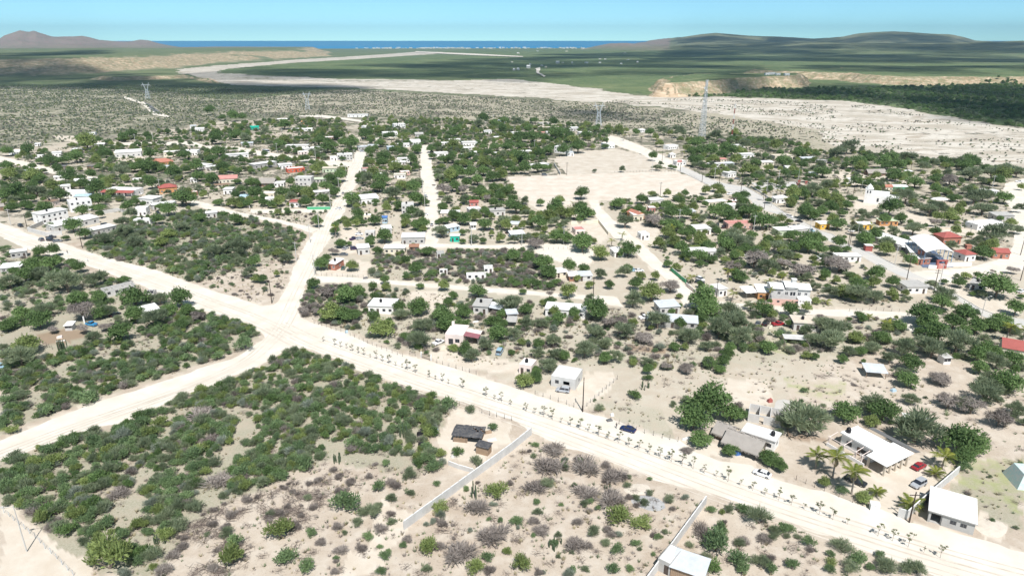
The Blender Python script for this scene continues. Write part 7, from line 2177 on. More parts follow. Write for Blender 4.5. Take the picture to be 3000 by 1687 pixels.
# ------------------------------------------------------------------ trees, one by one: tile, x, foot y, crown width (tile pixels), kind
TT = {
'A1': "60 470 130 g;290 470 130 g;240 490 90 y;520 560 140 g;660 560 140 g;800 540 150 g;910 400 200 y;850 330 110 g;1120 490 120 g;1390 290 130 g;1300 320 100 g;1040 330 90 g;1560 300 90 g;1580 510 150 g;1950 510 120 g;1420 640 150 g;1560 650 170 g;1640 640 120 g;1840 710 180 g;2080 630 150 g;2100 740 140 g;1600 820 150 g;1560 740 120 g;720 750 180 g;960 720 110 g;880 820 130 g;1010 890 200 g;1170 900 120 y;1150 790 130 y;1280 690 170 o;1010 570 120 y;1030 1000 160 g;1060 1060 130 g;860 1110 150 g;1060 1130 90 g;1340 1060 150 g;1420 995 110 g;1960 1005 220 g;1880 930 120 g;1780 1105 160 g;620 950 170 g;450 1095 170 g;290 1040 100 g;120 1065 130 g;170 940 220 g;60 950 140 g;380 900 180 o;550 860 160 y;330 750 190 y;100 720 160 y;420 750 140 g;60 625 110 g;610 670 120 g;340 615 90 g;1290 1210 150 o;1390 1140 140 o;1300 1345 200 o;1100 1415 170 o;890 1350 150 g;760 1280 180 g;690 1365 90 g;530 1255 110 o;1660 1195 130 g;1930 1285 160 o;1780 1350 160 y;1420 1455 180 o;1700 1450 150 y;300 1150 110 o;2130 1180 130 g",
'A2': "80 138 80 y;185 92 80 g;300 100 120 g;370 195 90 g;400 92 90 g;130 252 60 g;120 345 140 g;330 300 120 g;420 325 110 o;840 185 150 g;920 82 50 g;1100 122 100 y;130 475 150 g;60 545 120 g;510 455 70 y;210 525 80 g;470 625 80 y;700 360 90 o;780 395 120 g;840 345 130 y;1060 305 100 g;1220 362 120 g;1300 435 150 g;1410 300 120 g;1460 372 100 g;1550 405 170 g;1700 285 150 g;1850 245 90 y;1970 295 110 g;2100 315 120 y;1750 475 105 g;1860 372 90 g;2000 440 110 g;2100 475 120 g;1900 545 150 g;1880 585 120 g;1720 582 100 y;2030 640 150 y;1060 532 115 g;1240 602 90 y;1460 512 80 g;190 645 140 g;70 765 140 g;340 668 100 g;480 805 120 g;910 795 100 g;1180 665 120 y;1440 745 140 g;1330 765 130 g;1290 845 150 g;1380 905 110 g;820 905 150 g;960 905 150 g;660 855 90 g;540 935 180 g;620 1005 120 g;780 1005 140 y;1060 1015 140 g;1100 935 140 y;1240 985 140 g;310 1020 155 y;1560 1010 180 g;1620 1150 130 g;1810 985 90 g;1850 855 150 g;1990 935 180 o;2060 1055 140 g;1800 1205 150 g;1480 1170 100 y;1900 1395 190 g;2130 1165 110 g;1950 1265 100 o;1760 1405 110 g;1440 1445 120 g;1190 1225 130 g;330 1205 130 g;190 1125 120 g;1700 785 140 o;1650 745 120 g;1780 705 150 y;1880 785 180 g;2100 835 150 y;2140 350 90 g;880 440 90 g;50 30 110 g;640 250 100 o;1250 250 90 y",
'A3': "140 330 90 g;440 270 130 g;500 255 110 g;230 430 110 g;80 440 110 g;30 560 120 g;60 630 100 g;450 410 150 y;300 390 90 g;240 500 110 g;340 545 100 g;440 550 120 g;660 510 90 g;550 520 80 g;620 580 100 g;730 350 60 g;830 470 110 g;900 420 110 g;780 400 100 g;1050 440 140 g;1110 500 110 g;870 560 110 g;940 610 130 g;800 600 130 y;780 680 150 g;650 720 140 g;540 700 140 g;430 740 140 y;480 640 120 g;880 740 150 g;980 730 130 y;720 780 150 g;600 800 120 g;1110 660 140 g;1200 550 170 g;1220 665 140 g;1350 645 130 g;1430 625 110 g;1060 620 120 g;300 680 120 o;330 740 100 o;360 870 150 b;560 880 140 b;760 880 120 g;480 850 120 g;390 975 130 o;600 965 110 g;690 960 100 g;830 960 90 b;950 940 130 g;1030 890 120 g;1090 960 130 g;900 860 120 g;1130 1080 190 g;1060 1030 120 g;960 1000 100 g;350 1065 115 g;680 1110 90 g;800 1110 110 g;780 1040 70 y;460 1130 110 g;370 1190 130 g;300 1190 80 g;580 1200 170 g;800 1260 160 g;980 1230 170 o;1130 1170 110 y;1190 1250 90 y;340 1330 190 o;560 1310 80 g;560 1400 80 g;690 1390 140 o;780 1400 80 g;870 1320 70 y;960 1390 110 y;1100 1400 110 o;1230 1390 150 o;1380 1250 170 g;1300 1110 80 g;1230 1120 110 o;1480 1170 170 y;1600 1130 150 y;1550 1100 200 g;1520 1220 130 o;1820 1060 150 g;1820 930 155 g;1590 980 130 y;1390 1000 90 g;1850 1170 220 g;1700 1150 160 y;1560 1395 180 g;1660 1400 170 g;1440 1380 150 o;1920 1120 110 y;1830 1449 200 g;1960 1400 80 y;60 1000 150 g;180 1000 80 g;30 1120 140 g;110 1160 130 o;150 1250 130 g;60 1260 140 g;40 880 150 g;90 800 110 o;160 150 80 y;780 120 110 g;900 150 100 g;730 170 110 o;1000 130 80 g;1150 160 130 o;1330 120 90 g;1530 150 110 g;880 200 90 y;980 230 110 g;1170 320 160 g;1260 230 100 g;1060 300 130 y;1310 330 140 g;1430 320 130 g;1540 290 150 g;1620 260 110 g;1580 300 120 g;1700 320 120 g;1790 440 170 g;1750 340 140 y;1880 290 130 g;1470 460 120 g;1640 470 140 g;1330 480 110 y;1380 490 110 g;1310 400 100 g;1180 400 130 g;1940 400 90 y;2080 390 90 g;1960 210 100 g;2110 200 110 y;1840 190 80 y;1890 400 80 b;1960 640 60 o;2040 990 40 y",
'A4': "30 1030 160 g;170 1000 60 g;290 980 130 g;410 900 100 y;560 905 90 y;750 905 80 g;970 880 110 y;1100 850 150 y;1130 900 120 y;290 1080 100 g;560 1040 150 g;700 1000 110 g;460 1030 70 g;640 1060 90 y;840 1060 120 y;920 960 90 g;830 980 90 o;1010 950 60 g;960 1010 70 g;620 1140 170 g;760 1140 130 g;560 1110 120 o;120 1235 180 o;430 1220 200 b;860 1160 110 y;930 1180 100 o;1080 1140 180 g;1230 1180 190 g;1150 1080 140 g;1360 1010 130 g;1380 930 120 g;1440 1130 200 g;1580 1260 220 g;1680 1230 130 g;1520 1180 140 o;1230 990 70 g;640 1280 200 g;740 1350 140 g;800 1360 140 g;560 1340 150 y;920 1430 160 y;1100 1310 90 g;480 1449 120 y;640 1440 130 y;1250 1380 190 o;1350 1449 220 o;1200 1449 150 g;1740 1380 110 y;1850 1190 90 y;1760 1200 110 y;2070 1449 200 g;2140 1400 130 g;2020 1140 150 g;2110 1140 130 g;2040 1080 160 g;2120 1000 150 o;1900 950 150 y;2000 930 130 g;2100 900 180 o;1880 1010 130 y;1640 970 90 g;1600 880 60 y;1520 830 50 g;1650 850 60 g;1800 820 60 g;1870 840 80 g;1310 930 110 g;1070 700 140 y;1180 670 110 y;1240 600 90 o;920 600 120 o;1060 540 120 y;900 560 120 g;840 580 130 g;950 480 180 g;870 400 150 g;1030 480 150 g;780 420 100 y;830 480 120 g;1150 500 140 g;1290 560 140 y;1250 470 140 g;1180 440 160 g;1320 470 110 y;1480 680 150 y;1400 690 150 y;1560 700 110 o;1500 570 120 g;1670 700 80 g;1790 600 160 g;1810 700 110 g;1940 700 100 g;2050 700 80 g;2000 610 110 g;1900 640 100 y;2130 660 110 o;1640 520 80 o;1860 580 100 o;1960 500 120 g;2060 470 90 g;2150 480 80 g;410 520 100 g;460 620 110 o;600 600 70 g;640 610 60 g;80 640 80 o;490 570 60 o;800 340 110 y;700 280 140 o;520 250 120 o;600 250 100 y;230 250 80 g;60 230 100 y;120 220 80 y;380 260 100 g;480 370 90 y;440 300 80 y;1070 300 130 o;1140 340 100 b;1400 400 150 o;1330 320 90 y;1280 260 90 y;1620 380 90 o;1710 420 130 y;520 1240 110 g;700 320 80 y;260 1449 70 y",
'A5': "40 700 170 g;30 620 110 o;120 540 80 g;200 500 170 o;300 450 190 o;420 610 170 g;440 640 120 y;540 560 150 g;610 660 90 g;680 600 160 g;760 560 150 g;840 620 170 g;740 620 130 g;930 600 110 g;930 540 180 o;1070 560 100 o;1130 630 130 o;1230 590 130 o;1350 570 150 g;1480 580 160 o;1590 560 150 g;1650 600 130 g;1570 630 150 g;1260 770 160 g;1240 700 110 y;1400 790 170 b;1360 700 120 o;1620 730 200 o;1500 700 120 o;1840 720 180 o;1950 740 190 y;1900 790 130 g;2000 660 160 o;2110 700 160 o;820 740 160 g;760 730 100 g;950 710 80 g;1030 810 180 g;540 810 120 g;480 790 110 g;400 800 120 g;640 810 80 g;160 820 60 g;70 830 140 o;60 960 140 y;180 1000 190 y;300 1040 140 g;140 1090 140 g;30 1110 120 g;250 1110 120 g;760 1110 230 g;470 1120 120 o;940 980 230 o;1010 1000 130 y;1330 880 130 g;1070 1080 140 o;1190 1110 180 o;1280 1090 180 o;1400 1180 170 y;1480 1120 140 y;1230 1220 120 b;1660 980 210 o;1750 950 180 o;1980 980 170 g;1620 840 90 y;1750 1100 210 o;1450 1170 90 g;1870 1400 320 o;2130 1300 130 o;2050 1210 120 y;1920 1160 80 g;2120 1070 110 o;2150 830 80 y;700 1200 120 g;870 1200 120 g;200 1260 180 g;420 1320 140 o;480 1400 150 g;590 1380 140 g;660 1300 70 g;270 1350 50 g;30 1400 130 g;210 1449 150 g;1010 1310 190 o;1230 1330 110 g;1400 1449 100 y;610 1449 60 g;720 1449 180 o;1560 870 100 o",
'B1': "420 210 130 g;560 200 140 g;340 350 180 g;520 350 190 g;600 300 130 g;740 290 110 g;140 390 110 g;830 370 130 g;690 590 300 o;400 460 200 o;250 480 200 g;90 540 200 o;600 470 150 g;730 470 120 b;980 520 220 o;1310 480 130 g;1090 430 90 o;1180 470 80 g;1420 740 260 g;1690 710 170 o;1900 740 250 g;1040 860 190 g;1140 840 150 o;860 880 260 b;800 740 220 g;870 690 130 g;1050 700 150 g;430 850 220 o;220 880 190 g;400 970 230 g;120 950 160 g;60 1000 150 g;1420 910 200 g;1620 960 250 o;1780 840 180 g;1980 830 170 g;1910 980 140 g;1110 990 140 b;280 1240 260 y;40 1210 120 o;1260 1110 250 g;1000 1120 170 o;200 1380 300 o;2090 880 160 b;880 1020 120 b;560 1010 110 b",
'B2': "1230 340 180 g;1560 350 140 y;1150 540 150 g;1290 260 110 g;1370 180 120 b;1430 100 120 g;1530 80 70 g;1620 650 200 g;1800 670 100 g;1910 490 100 g;1340 900 260 y;1480 900 200 g;1580 880 160 g;1500 720 240 g;1300 640 170 b;1780 560 100 g;1830 170 120 g;1750 100 110 g;1790 900 130 g;1920 560 120 y;2080 870 180 o;2060 800 150 g;1870 1060 260 y;2130 1090 130 g;510 310 150 g;450 420 150 o;540 470 140 y;780 200 140 y;620 480 100 g;330 200 240 o;100 210 220 o;760 410 80 y;640 560 70 o;350 130 200 g;870 270 160 o;1180 820 100 b;1050 800 130 b;2130 440 80 g;2130 280 100 g",
'B3': "190 190 150 g;70 390 160 g;230 420 110 g;1100 260 140 g;1260 240 120 g;1420 340 210 g;1480 430 190 g;1230 260 90 g;1690 380 150 g;1840 160 210 g;2030 240 190 y;1850 370 120 g;1780 460 90 y;1340 110 180 b;1080 500 90 g;1250 510 120 g;1340 530 130 g;1140 520 90 g;960 500 90 g;2040 440 140 o;2120 540 110 g;1910 540 110 y;1680 640 180 y;730 640 190 g;460 650 110 g;410 730 110 g;570 850 190 g;110 540 90 g;360 560 130 y;120 730 110 y;280 870 130 o;90 830 220 g;370 920 230 g;380 1000 220 g;560 980 160 g;120 1010 210 o;90 1180 240 o;1070 790 260 o;980 850 110 g;1240 830 150 r;880 940 170 g;990 960 120 g;940 1100 230 g;1110 1080 170 o;1500 730 130 g;1420 720 100 y;1540 840 120 y;1580 920 160 g;1750 860 130 g;1990 880 260 g;2060 780 130 o;1900 690 110 o;1420 960 150 o;1230 960 150 o;1190 1140 100 y;810 1200 170 o;590 1240 170 g;470 1200 120 y;660 1310 180 o;1080 1240 80 g;1370 1170 130 g;1360 1270 160 o;1530 1160 170 o;1560 1300 170 o;1640 1320 130 g;1480 1430 220 o;1340 1449 120 g;1860 1280 240 o;2080 1340 140 g;2080 1180 160 o;1990 1090 200 o;2100 970 150 b;750 850 80 g;40 100 70 g;1200 600 90 g;1490 540 100 g;1560 500 110 g",
'B4': "150 200 210 g;60 200 80 g;460 110 120 y;600 90 130 g;730 180 160 g;770 240 130 g;900 260 190 g;1030 270 140 g;920 80 160 y;1200 150 200 g;1320 140 230 o;1320 220 130 y;1180 260 120 y;570 310 110 g;660 350 110 y;1500 330 260 b;1620 380 220 o;1350 470 170 g;1260 360 160 b;1760 170 190 o;1900 160 140 g;2070 160 220 g;1900 310 90 g;1800 340 150 b;2010 420 250 b;2130 560 150 o;950 780 320 g;1010 870 240 g;930 900 140 g;1440 770 140 o;1580 840 210 g;1650 700 70 g;1880 840 180 g;2040 790 130 y;1680 860 110 y;2140 700 110 y;1220 850 230 o;1090 900 150 g;440 450 100 y;600 580 200 b;690 640 90 y;230 560 150 g;400 680 250 y;200 740 210 o;90 420 150 o;290 440 120 y;140 370 110 g;60 200 70 g;610 810 80 g;700 740 60 g;470 970 240 o;700 970 130 g;910 1050 110 g;1130 1080 280 o;1290 1010 300 o;790 1130 230 o;120 1080 230 o;330 1120 200 b;60 950 160 b;640 1200 130 g;750 1190 90 y;1340 1160 260 o;980 1200 160 o;1230 1230 130 g;1210 1290 120 g;1160 1380 140 g;1120 1440 130 g;1010 1380 150 g;770 1440 160 b;370 1380 150 o;1500 1190 130 o;1640 1240 170 g;1580 1200 110 g;1140 1230 60 g;1850 940 80 g;2130 1290 120 g;2040 1280 120 y;2120 1140 170 o;2040 1040 140 o;1380 1200 100 o;550 1400 130 b;30 1330 150 o;360 1449 120 g",
'B5': "230 370 280 b;170 180 150 g;300 150 100 g;420 560 180 g;610 460 200 g;790 530 140 g;1210 540 120 o;920 680 120 o;730 190 150 y;970 310 150 g;500 100 190 g;1330 490 90 g;1500 530 140 g;1570 430 110 y;1460 430 80 o;1680 430 80 g;1920 650 340 g;1630 610 70 g;2060 380 130 b;1850 370 60 b;1760 230 190 g;1700 600 110 o;2100 830 190 g;1340 700 230 o;1320 770 200 g;1560 900 260 g;1100 920 280 g;1180 1000 260 g;1440 980 210 g;1250 1130 260 g;1540 1060 180 g;1680 1030 190 g;1850 1000 220 g;1950 960 190 g;2040 1010 150 g;1480 1240 320 o;1220 1290 260 o;1160 1230 250 o;900 1250 220 o;670 1130 190 g;400 1120 170 y;560 1230 190 o;440 1250 140 g;330 1260 160 o;120 1200 300 o;180 1060 260 o;60 1000 200 o;250 640 200 y;420 690 260 o;600 690 200 o;120 640 150 o;730 1000 120 y;850 1000 140 g;910 1150 130 g;980 1430 230 g;760 1340 170 o;250 1330 120 g;470 1330 60 g;1690 1330 200 g;1750 1260 190 g;1880 1300 200 g;1900 1400 200 o;2080 1380 200 g;1720 1449 180 g;820 860 50 y;460 900 110 g;320 880 70 g;420 850 90 g;920 620 90 y;30 180 120 g;1750 640 110 o;2150 640 80 g",
'C3': "1400 350 280 g;1560 370 160 g;1290 430 210 g;1620 360 90 g;1340 545 150 g;1540 610 110 g;1795 660 110 g;170 90 100 g;90 120 130 y;1230 250 90 o",
'C4': "40 690 130 g;290 470 330 o;150 430 150 o;560 370 180 g;720 300 180 o;830 370 210 g;740 400 110 y;1070 550 330 o;1370 610 260 g;1480 600 180 g;1000 130 150 g;1020 250 110 o;1240 110 150 b;1290 280 150 b;1450 320 150 b;1560 250 210 o;1650 410 170 b;1400 300 140 o;1400 680 140 g;680 940 110 y;400 830 90 y;100 730 80 g;1700 170 200 g;1600 180 180 o;1760 330 130 o;960 60 110 o",
}
TNAMES = {'g': ('dark green round-crowned tree', 'broadleaf_tree'), 'y': ('yellow-green leafy tree', 'broadleaf_tree'), 'o': ('feathery grey-green mesquite', 'mesquite_tree'), 'b': ('bare grey-twigged tree', 'bare_tree'), 'r': ('reddish leafy tree', 'broadleaf_tree')}
cand = []
for t_, s in TT.items():
    for it in s.split(';'):
        x, y, w, k = it.split()
        x, y, w = float(x), float(y), float(w)
        px_, py_ = T(t_, x, y)
        wp = w / TILES[t_][2]
        cand.append((wp, px_, py_, k, wp * 2000 * mpp(py_) / 2000))
cand.sort(key=lambda c: -c[0])
TREEPOS = []
rest_trees = []
rt = random.Random(12)
for i, (wp, px_, py_, k, wm_) in enumerate(cand):
    g = G(px_, py_)
    TREEPOS.append((g.x, g.y, wm_ * 0.42))
    # foot of the crown: the listed foot is the near edge of the crown, the trunk stands a little behind
    g = Vector((g.x, g.y + wm_ * 0.22, 0))
    if i < 300:
        sz = 'large ' if wm_ > 9.5 else ('small ' if wm_ < 4.8 else '')
        o = thing(TNAMES[k][1], where(sz + TNAMES[k][0], px_, py_), 'tree', g, rt.uniform(0, 6.28), 'trees of the village')
        cr, tr = TREE[k][rt.randrange(4)]
        zf = rt.uniform(.85, 1.1)
        w_ = wm_ * 1.24
        for nm_, m_ in (('trunk', tr), ('crown', cr)):
            c_ = link(nm_, m_, o); c_.scale = (w_, w_, w_ * zf)
    else:
        rest_trees.append((g.x, g.y, wm_ * 1.20, k))

# palms
PL = """C4 335 690 3.5 1.0|first coconut palm from the thatched shelter in the sandy yard
C4 455 755 6.0 1.15|tallest coconut palm in the row before the arcaded house
C4 590 870 6.0 1.1|third coconut palm standing over the black pickup
C4 1228 690 3.5 1.0|coconut palm beside the turquoise-covered heap by the block wall
C4 1187 745 1.0 .8|low young palm just below the palm by the wall top end
C4 765 880 1.0 .75|small young palm at the middle of the sandy yard
C4 1000 965 1.0 1.0|drooping palm growing over the gate end of the block wall
B5 1978 1095 6.0 .95|coconut palm above the red corner house roof
B5 2140 1140 6.0 .9|slim palm at the red corner house beside the bare sand
A4 80 1360 3.5 .9|coconut palm beside the white cube room on sand
A4 380 1425 1.0 .6|young palm near the field street
A4 1720 1150 3.5 .8|palm leaning over the avenue opposite the parked cars
A4 605 1330 6.0 .8|old palm with a skirt of dead fronds
A3 2140 1430 3.5 .9|palm by the pink-roofed house wall
A3 1735 1060 6.0 .8|palm rising behind the round trees by the field
A5 290 830 3.5 .8|palm on pale sand before the church
A5 530 1310 6.0 .9|taller of two palms by the avenue bend
A5 590 1310 3.5 .9|shorter of two palms by the avenue bend
A5 975 610 6.0 1.0|palm with dead skirt above the thatch ruin
A2 1390 1330 6.0 1.1|bushy palm where the first street meets the side lane
A2 420 440 3.5 1.0|palm clump beside the long white house
A2 1190 700 3.5 .9|palm between the vermilion house and green tree
A2 550 790 3.5 .8|palm beside the gabled thatched house
A2 1460 280 6.0 1.0|palm beside the pink upper house
A2 1530 270 6.0 1.0|palm next to the pale thatch by the upper houses
A2 1070 330 3.5 1.0|palm above the long white upper house
A2 2050 1010 3.5 .9|palm before the bare two-storey by the lane
A1 900 420 3.5 1.0|yellowed palm by the long warehouse
A1 730 935 3.5 .8|palm in front of the scalloped house
A3 450 420 3.5 1.1|palm among green trees by the second street
A3 740 420 6.0 .9|tall palm behind the white slab house
A4 100 300 6.0 1.0|palm at the top of the avenue
A4 160 290 6.0 1.0|second palm at the top of the avenue
A4 290 320 6.0 1.0|palm beside the upper avenue kerb
A4 440 350 6.0 1.0|palm half way down the upper avenue
A4 560 480 3.5 .9|palm before the bright white avenue house
A4 720 460 3.5 1.0|palm by the white and red corner house
A4 1990 420 6.0 1.0|palm above the beige long house
A4 1580 940 6.0 .7|fan palm on the plaza edge
A4 1720 880 3.5 .7|fan palm in the plaza
A4 1760 890 3.5 .7|second fan palm in the plaza
A4 1810 1010 6.0 .8|palm beside the plaza kiosk
B4 820 480 3.5 .9|palm beside the dark green screen wall
B4 760 440 1.0 .9|low yellow palm by the green screen wall
B4 1200 470 6.0 1.0|dry fan palm before the grey villa
B4 1250 660 3.5 .9|withered palm by the white carport
B4 1630 690 6.0 .7|slim dry palm at the villa garden wall
B4 1640 470 1.0 .9|low palm behind the villa
B4 1780 470 3.5 .8|yellow palm behind the villa roof
B5 70 690 1.0 1.0|yellow palm at the far end of the east lane
B5 520 860 1.0 .9|small fan palm on the east lane verge
B5 720 930 1.0 1.0|yellow palm before the dark grove
A5 250 790 1.0 .8|low palm near the church yard
A5 350 1210 3.5 .8|palm behind the yellow-walled shelter
A5 1000 1000 1.0 1.0|green fan palm before the mesquites by the church"""
for ln in PL.split('\n'):
    a, lab = ln.split('|'); t_, x, y, h_, s_ = a.split()
    px_, py_ = T(t_, float(x), float(y))
    n_ = 14 if py_ > 900 else 9
    palm(px_, py_, float(h_), lab, float(s_), n_, name='coconut_palm' if 'fan' not in lab else 'fan_palm')

# saplings on the verge
SP_ = {'B2': "1258 1092;1380 1135;1442 1155;1505 1165;1565 1195;1632 1215;1690 1240;1758 1262;1822 1283;1888 1306;1955 1330;2028 1352;2096 1372;2150 1395",
       'B3': "62 1425;205 1449", 'C2': "1227 48;1270 64;1320 78;1362 94;1465 125;1628 182;1688 202;1738 220;1800 242",
       'C3': "100 285;163 303;225 322;285 345;347 368;415 390;480 413;545 433;612 460;682 482;756 507;825 533;898 557;973 588;1048 612;1127 640;1203 668;1281 692;1361 725;1446 752;1527 781;1617 813;1702 843;1793 878",
       'C4': "75 912;165 945;258 980;360 1015;458 1050;560 1085;777 1165;880 1200;990 1243;1102 1283;1217 1322"}
rs = random.Random(77)
near = [((1540, 1080), 'the pink cube room'), ((1330, 1010), 'the maroon-awning house'), ((1650, 1180), 'the grey block house'), ((1710, 1205), 'the tall dark pole'), ((1840, 1255), 'the dark blue sedan'), ((2200, 1370), 'the thatched shelter'), ((2235, 1392), 'the white sedan'), ((2540, 1470), 'the white cistern'), ((2665, 1530), 'the block wall gate'), ((2820, 1560), 'the concrete house'), ((1000, 960), 'the yellow-green roadside tree'), ((1260, 1060), 'the iron gate')]
i = 0
for t_, s in SP_.items():
    for it in s.split(';'):
        x, y = map(float, it.split()); px_, py_ = T(t_, x, y)
        thin = py_ > 1560 or i < 1
        n_ = sorted(near, key=lambda q: abs(q[0][0] - px_))
        look = ['thin sparse', 'leafy', 'small'][0 if thin else (1 if i % 3 else 2)]
        lab = '%s verge sapling on pale sand across from %s' % (look, n_[0][1])
        if lab in USED: lab = where('%s verge sapling' % look, px_, py_, LMS, True) or '%s verge sapling on sand between %s and %s' % (look, n_[0][1], n_[1][1])
        o = thing('sapling', lab, 'young tree', G(px_, py_), rs.uniform(0, 6.28), 'saplings planted along the verge')
        st, cr = SAP[rs.randrange(6)]
        sc = rs.choice([.5, .7, .8, .9, 1.0]) * rs.uniform(.9, 1.08) * (0.85 if thin else 1)
        put('stem', st, o, s=sc); put('leaf_clumps', cr, o, s=sc)
        i += 1
for t_, x, y, h_, n_, lab in [('B1', 670, 1180, 4.0, 22, 'big clump of columnar cactus at the edge of the cluttered yard'), ('C2', 572, 635, 2.4, 12, 'dark columnar cactus clump among thicket shrubs'), ('C1', 690, 985, 2.4, 12, 'dark spiky cactus clump amid the dense thicket'),
                              ('B4', 990, 1380, 4.2, 16, 'dark green columnar cactus clump in the dry field'), ('C2', 1040, 455, 4.0, 10, 'pale columnar cactus near the black scrap'), ('C3', 690, 850, 1.4, 9, 'pale cactus clump by the dead brush ring'),
                              ('C3', 310, 1240, 1.6, 12, 'pale green cactus beside dead shrubs on sand'), ('C2', 1545, 890, 4.4, 6, 'slim columnar cactus beyond the first block wall'), ('C1', 1145, 1200, 2.4, 8, 'green cactus at the end of the thicket'), ('C3', 940, 125, 3.0, 7, 'spindly cactus behind the block house fence')]:
    g = G(*T(t_, x, y))
    o = make_cactus(int(x), h_, n_, 1.6).obj('cactus', leaf_c); o.location = g; tag(o, lab, 'cactus', 'cactus clumps')

# ------------------------------------------------------------------ scrub: candidates by zone, the largest as things, the rest as stuff
def Z(t, pts): return tpts(t, pts)
ZN = [  # polygon (photo px), plants per square metre, kinds, width range (m), text
 ([(0, 1350), (83, 1326), (207, 1290), (369, 1245), (518, 1176), (625, 1136), (793, 1068), (842, 1036), (930, 1038), (1102, 1108), (1218, 1148), (1334, 1176), (1325, 1205), (1280, 1250), (1262, 1290), (1300, 1340), (1290, 1390), (1235, 1400), (1200, 1340), (1090, 1345), (1030, 1330), (960, 1345), (850, 1400), (750, 1435), (640, 1470), (560, 1520), (520, 1560), (470, 1600), (490, 1690), (280, 1690), (240, 1600), (160, 1570), (70, 1490), (0, 1470)], .105, 'gggggggddoooooeyyyb', (1.6, 4.6), 'in the dense thicket below the crossing roads'),
 ([(0, 1275), (141, 1218), (311, 1158), (468, 1108), (559, 1078), (677, 1040), (735, 1002), (760, 985), (721, 955), (628, 925), (566, 912), (510, 925), (440, 960), (330, 1000), (220, 1025), (160, 1050), (0, 1040)], .10, 'ggggddoooeyyb', (1.6, 4.4), 'in the thicket between the two roads beyond the junction'),
 ([(0, 725), (80, 742), (248, 790), (342, 822), (395, 840), (455, 870), (540, 905), (500, 925), (430, 960), (330, 990), (300, 950), (260, 905), (110, 940), (0, 990)], .05, 'gggdooeb', (1.8, 4.2), 'in the scrub around the cluttered yard'),
 ([(284, 752), (381, 778), (524, 822), (560, 832), (620, 820), (700, 790), (770, 760), (850, 750), (895, 700), (870, 676), (755, 650), (640, 628), (560, 615), (500, 640), (400, 640), (300, 700), (235, 722)], .06, 'ggdoooeyb', (1.8, 4.8), 'in the scrub triangle behind the main road'),
 ([(560, 830), (620, 820), (700, 790), (770, 760), (850, 750), (843, 820), (826, 850), (790, 882), (738, 885), (677, 863), (600, 840)], .03, 'gobb', (1.0, 2.8), 'on the sandy corner beside the junction'),
 ([(575, 605), (640, 618), (755, 640), (876, 667), (910, 680), (950, 626), (966, 622), (735, 626)], .03, 'gobb', (1.0, 3.5), 'in the grassy wedge between lane and first street'),
 ([(1085, 815), (1100, 745), (1290, 738), (1560, 735), (1640, 800), (1640, 855), (1366, 834), (1200, 822)], .072, 'bbbeobogy', (1.8, 4.2), 'in the grey-brown vacant block'),
 ([(925, 850), (1090, 850), (1200, 850), (1450, 880), (1780, 905), (1820, 990), (1800, 1080), (1560, 1060), (1380, 1075), (1180, 1030), (960, 945), (890, 920), (895, 850)], .042, 'gydooeebbb', (1.6, 4.2), 'among the houses above the sapling row'),
 ([(880, 860), (960, 840), (1020, 830), (1060, 920), (1000, 960), (920, 940), (880, 915)], .08, 'bbog', (1.8, 3.6), 'in the grey brush near the junction corner'),
 ([(1780, 905), (2060, 910), (2260, 920), (2600, 935), (2700, 1010), (2560, 1040), (2300, 1040), (2200, 1040), (2110, 1080), (2060, 1110), (1850, 1080), (1800, 990)], .040, 'ooegybb', (1.6, 4.5), 'in the scrub behind the open dry field'),
 ([(1860, 1090), (2060, 1110), (2130, 1040), (2600, 1060), (2800, 1200), (3000, 1290), (3000, 1330), (2750, 1280), (2500, 1240), (2250, 1230), (2030, 1200), (1950, 1200)], .008, 'goob', (1.0, 3.0), 'in the open dry field behind the arcaded house'),
 ([(2640, 930), (2720, 905), (2870, 930), (3000, 968), (3000, 1110), (2960, 1200), (2880, 1120), (2800, 1060), (2700, 1000)], .03, 'ggddo', (2.5, 5.5), 'in the dark grove beside the avenue'),
 ([(2850, 1120), (3000, 1100), (3000, 1290), (2900, 1230)], .02, 'goo', (2, 4), 'at the grove edge above the weedy lot'),
 ([(490, 1690), (470, 1600), (520, 1560), (640, 1470), (850, 1400), (960, 1345), (1090, 1345), (1200, 1380), (1250, 1420), (1240, 1500), (1190, 1550), (1200, 1590), (1240, 1690)], .022, 'goobbb', (.9, 3.4), 'on the cleared sandy slope below the thicket'),
 ([(1240, 1690), (1200, 1590), (1260, 1510), (1520, 1320), (1570, 1285), (1660, 1318), (1748, 1345), (1852, 1387), (1990, 1432), (2050, 1470), (1890, 1690)], .035, 'gooebbb', (.9, 3.2), 'on sand between the two long block walls'),
 ([(2075, 1480), (2120, 1465), (2250, 1512), (2330, 1545), (2395, 1572), (2400, 1690), (1930, 1690)], .035, 'ggoobb', (1.2, 4.2), 'beyond the second block wall below the road'),
 ([(2440, 1580), (2600, 1640), (2720, 1690), (2420, 1690)], .05, 'ggoo', (1.5, 4.5), 'in the corner clump below the sapling row end'),
 ([(1830, 1240), (1960, 1280), (1940, 1200), (1800, 1150), (1740, 1170), (1740, 1210)], .012, 'oob', (.8, 1.8), 'in the weedy lot behind the dark blue sedan'),
 ([(2840, 1370), (3000, 1340), (3000, 1560), (2880, 1540), (2860, 1480), (2780, 1440)], .012, 'goob', (.8, 2.2), 'in the weedy lot behind the concrete house'),
]
AVOID = [ROAD_MAIN, FIELD, FIELD2, PAVED] + list(ROADS.values())
YARDS = BARE
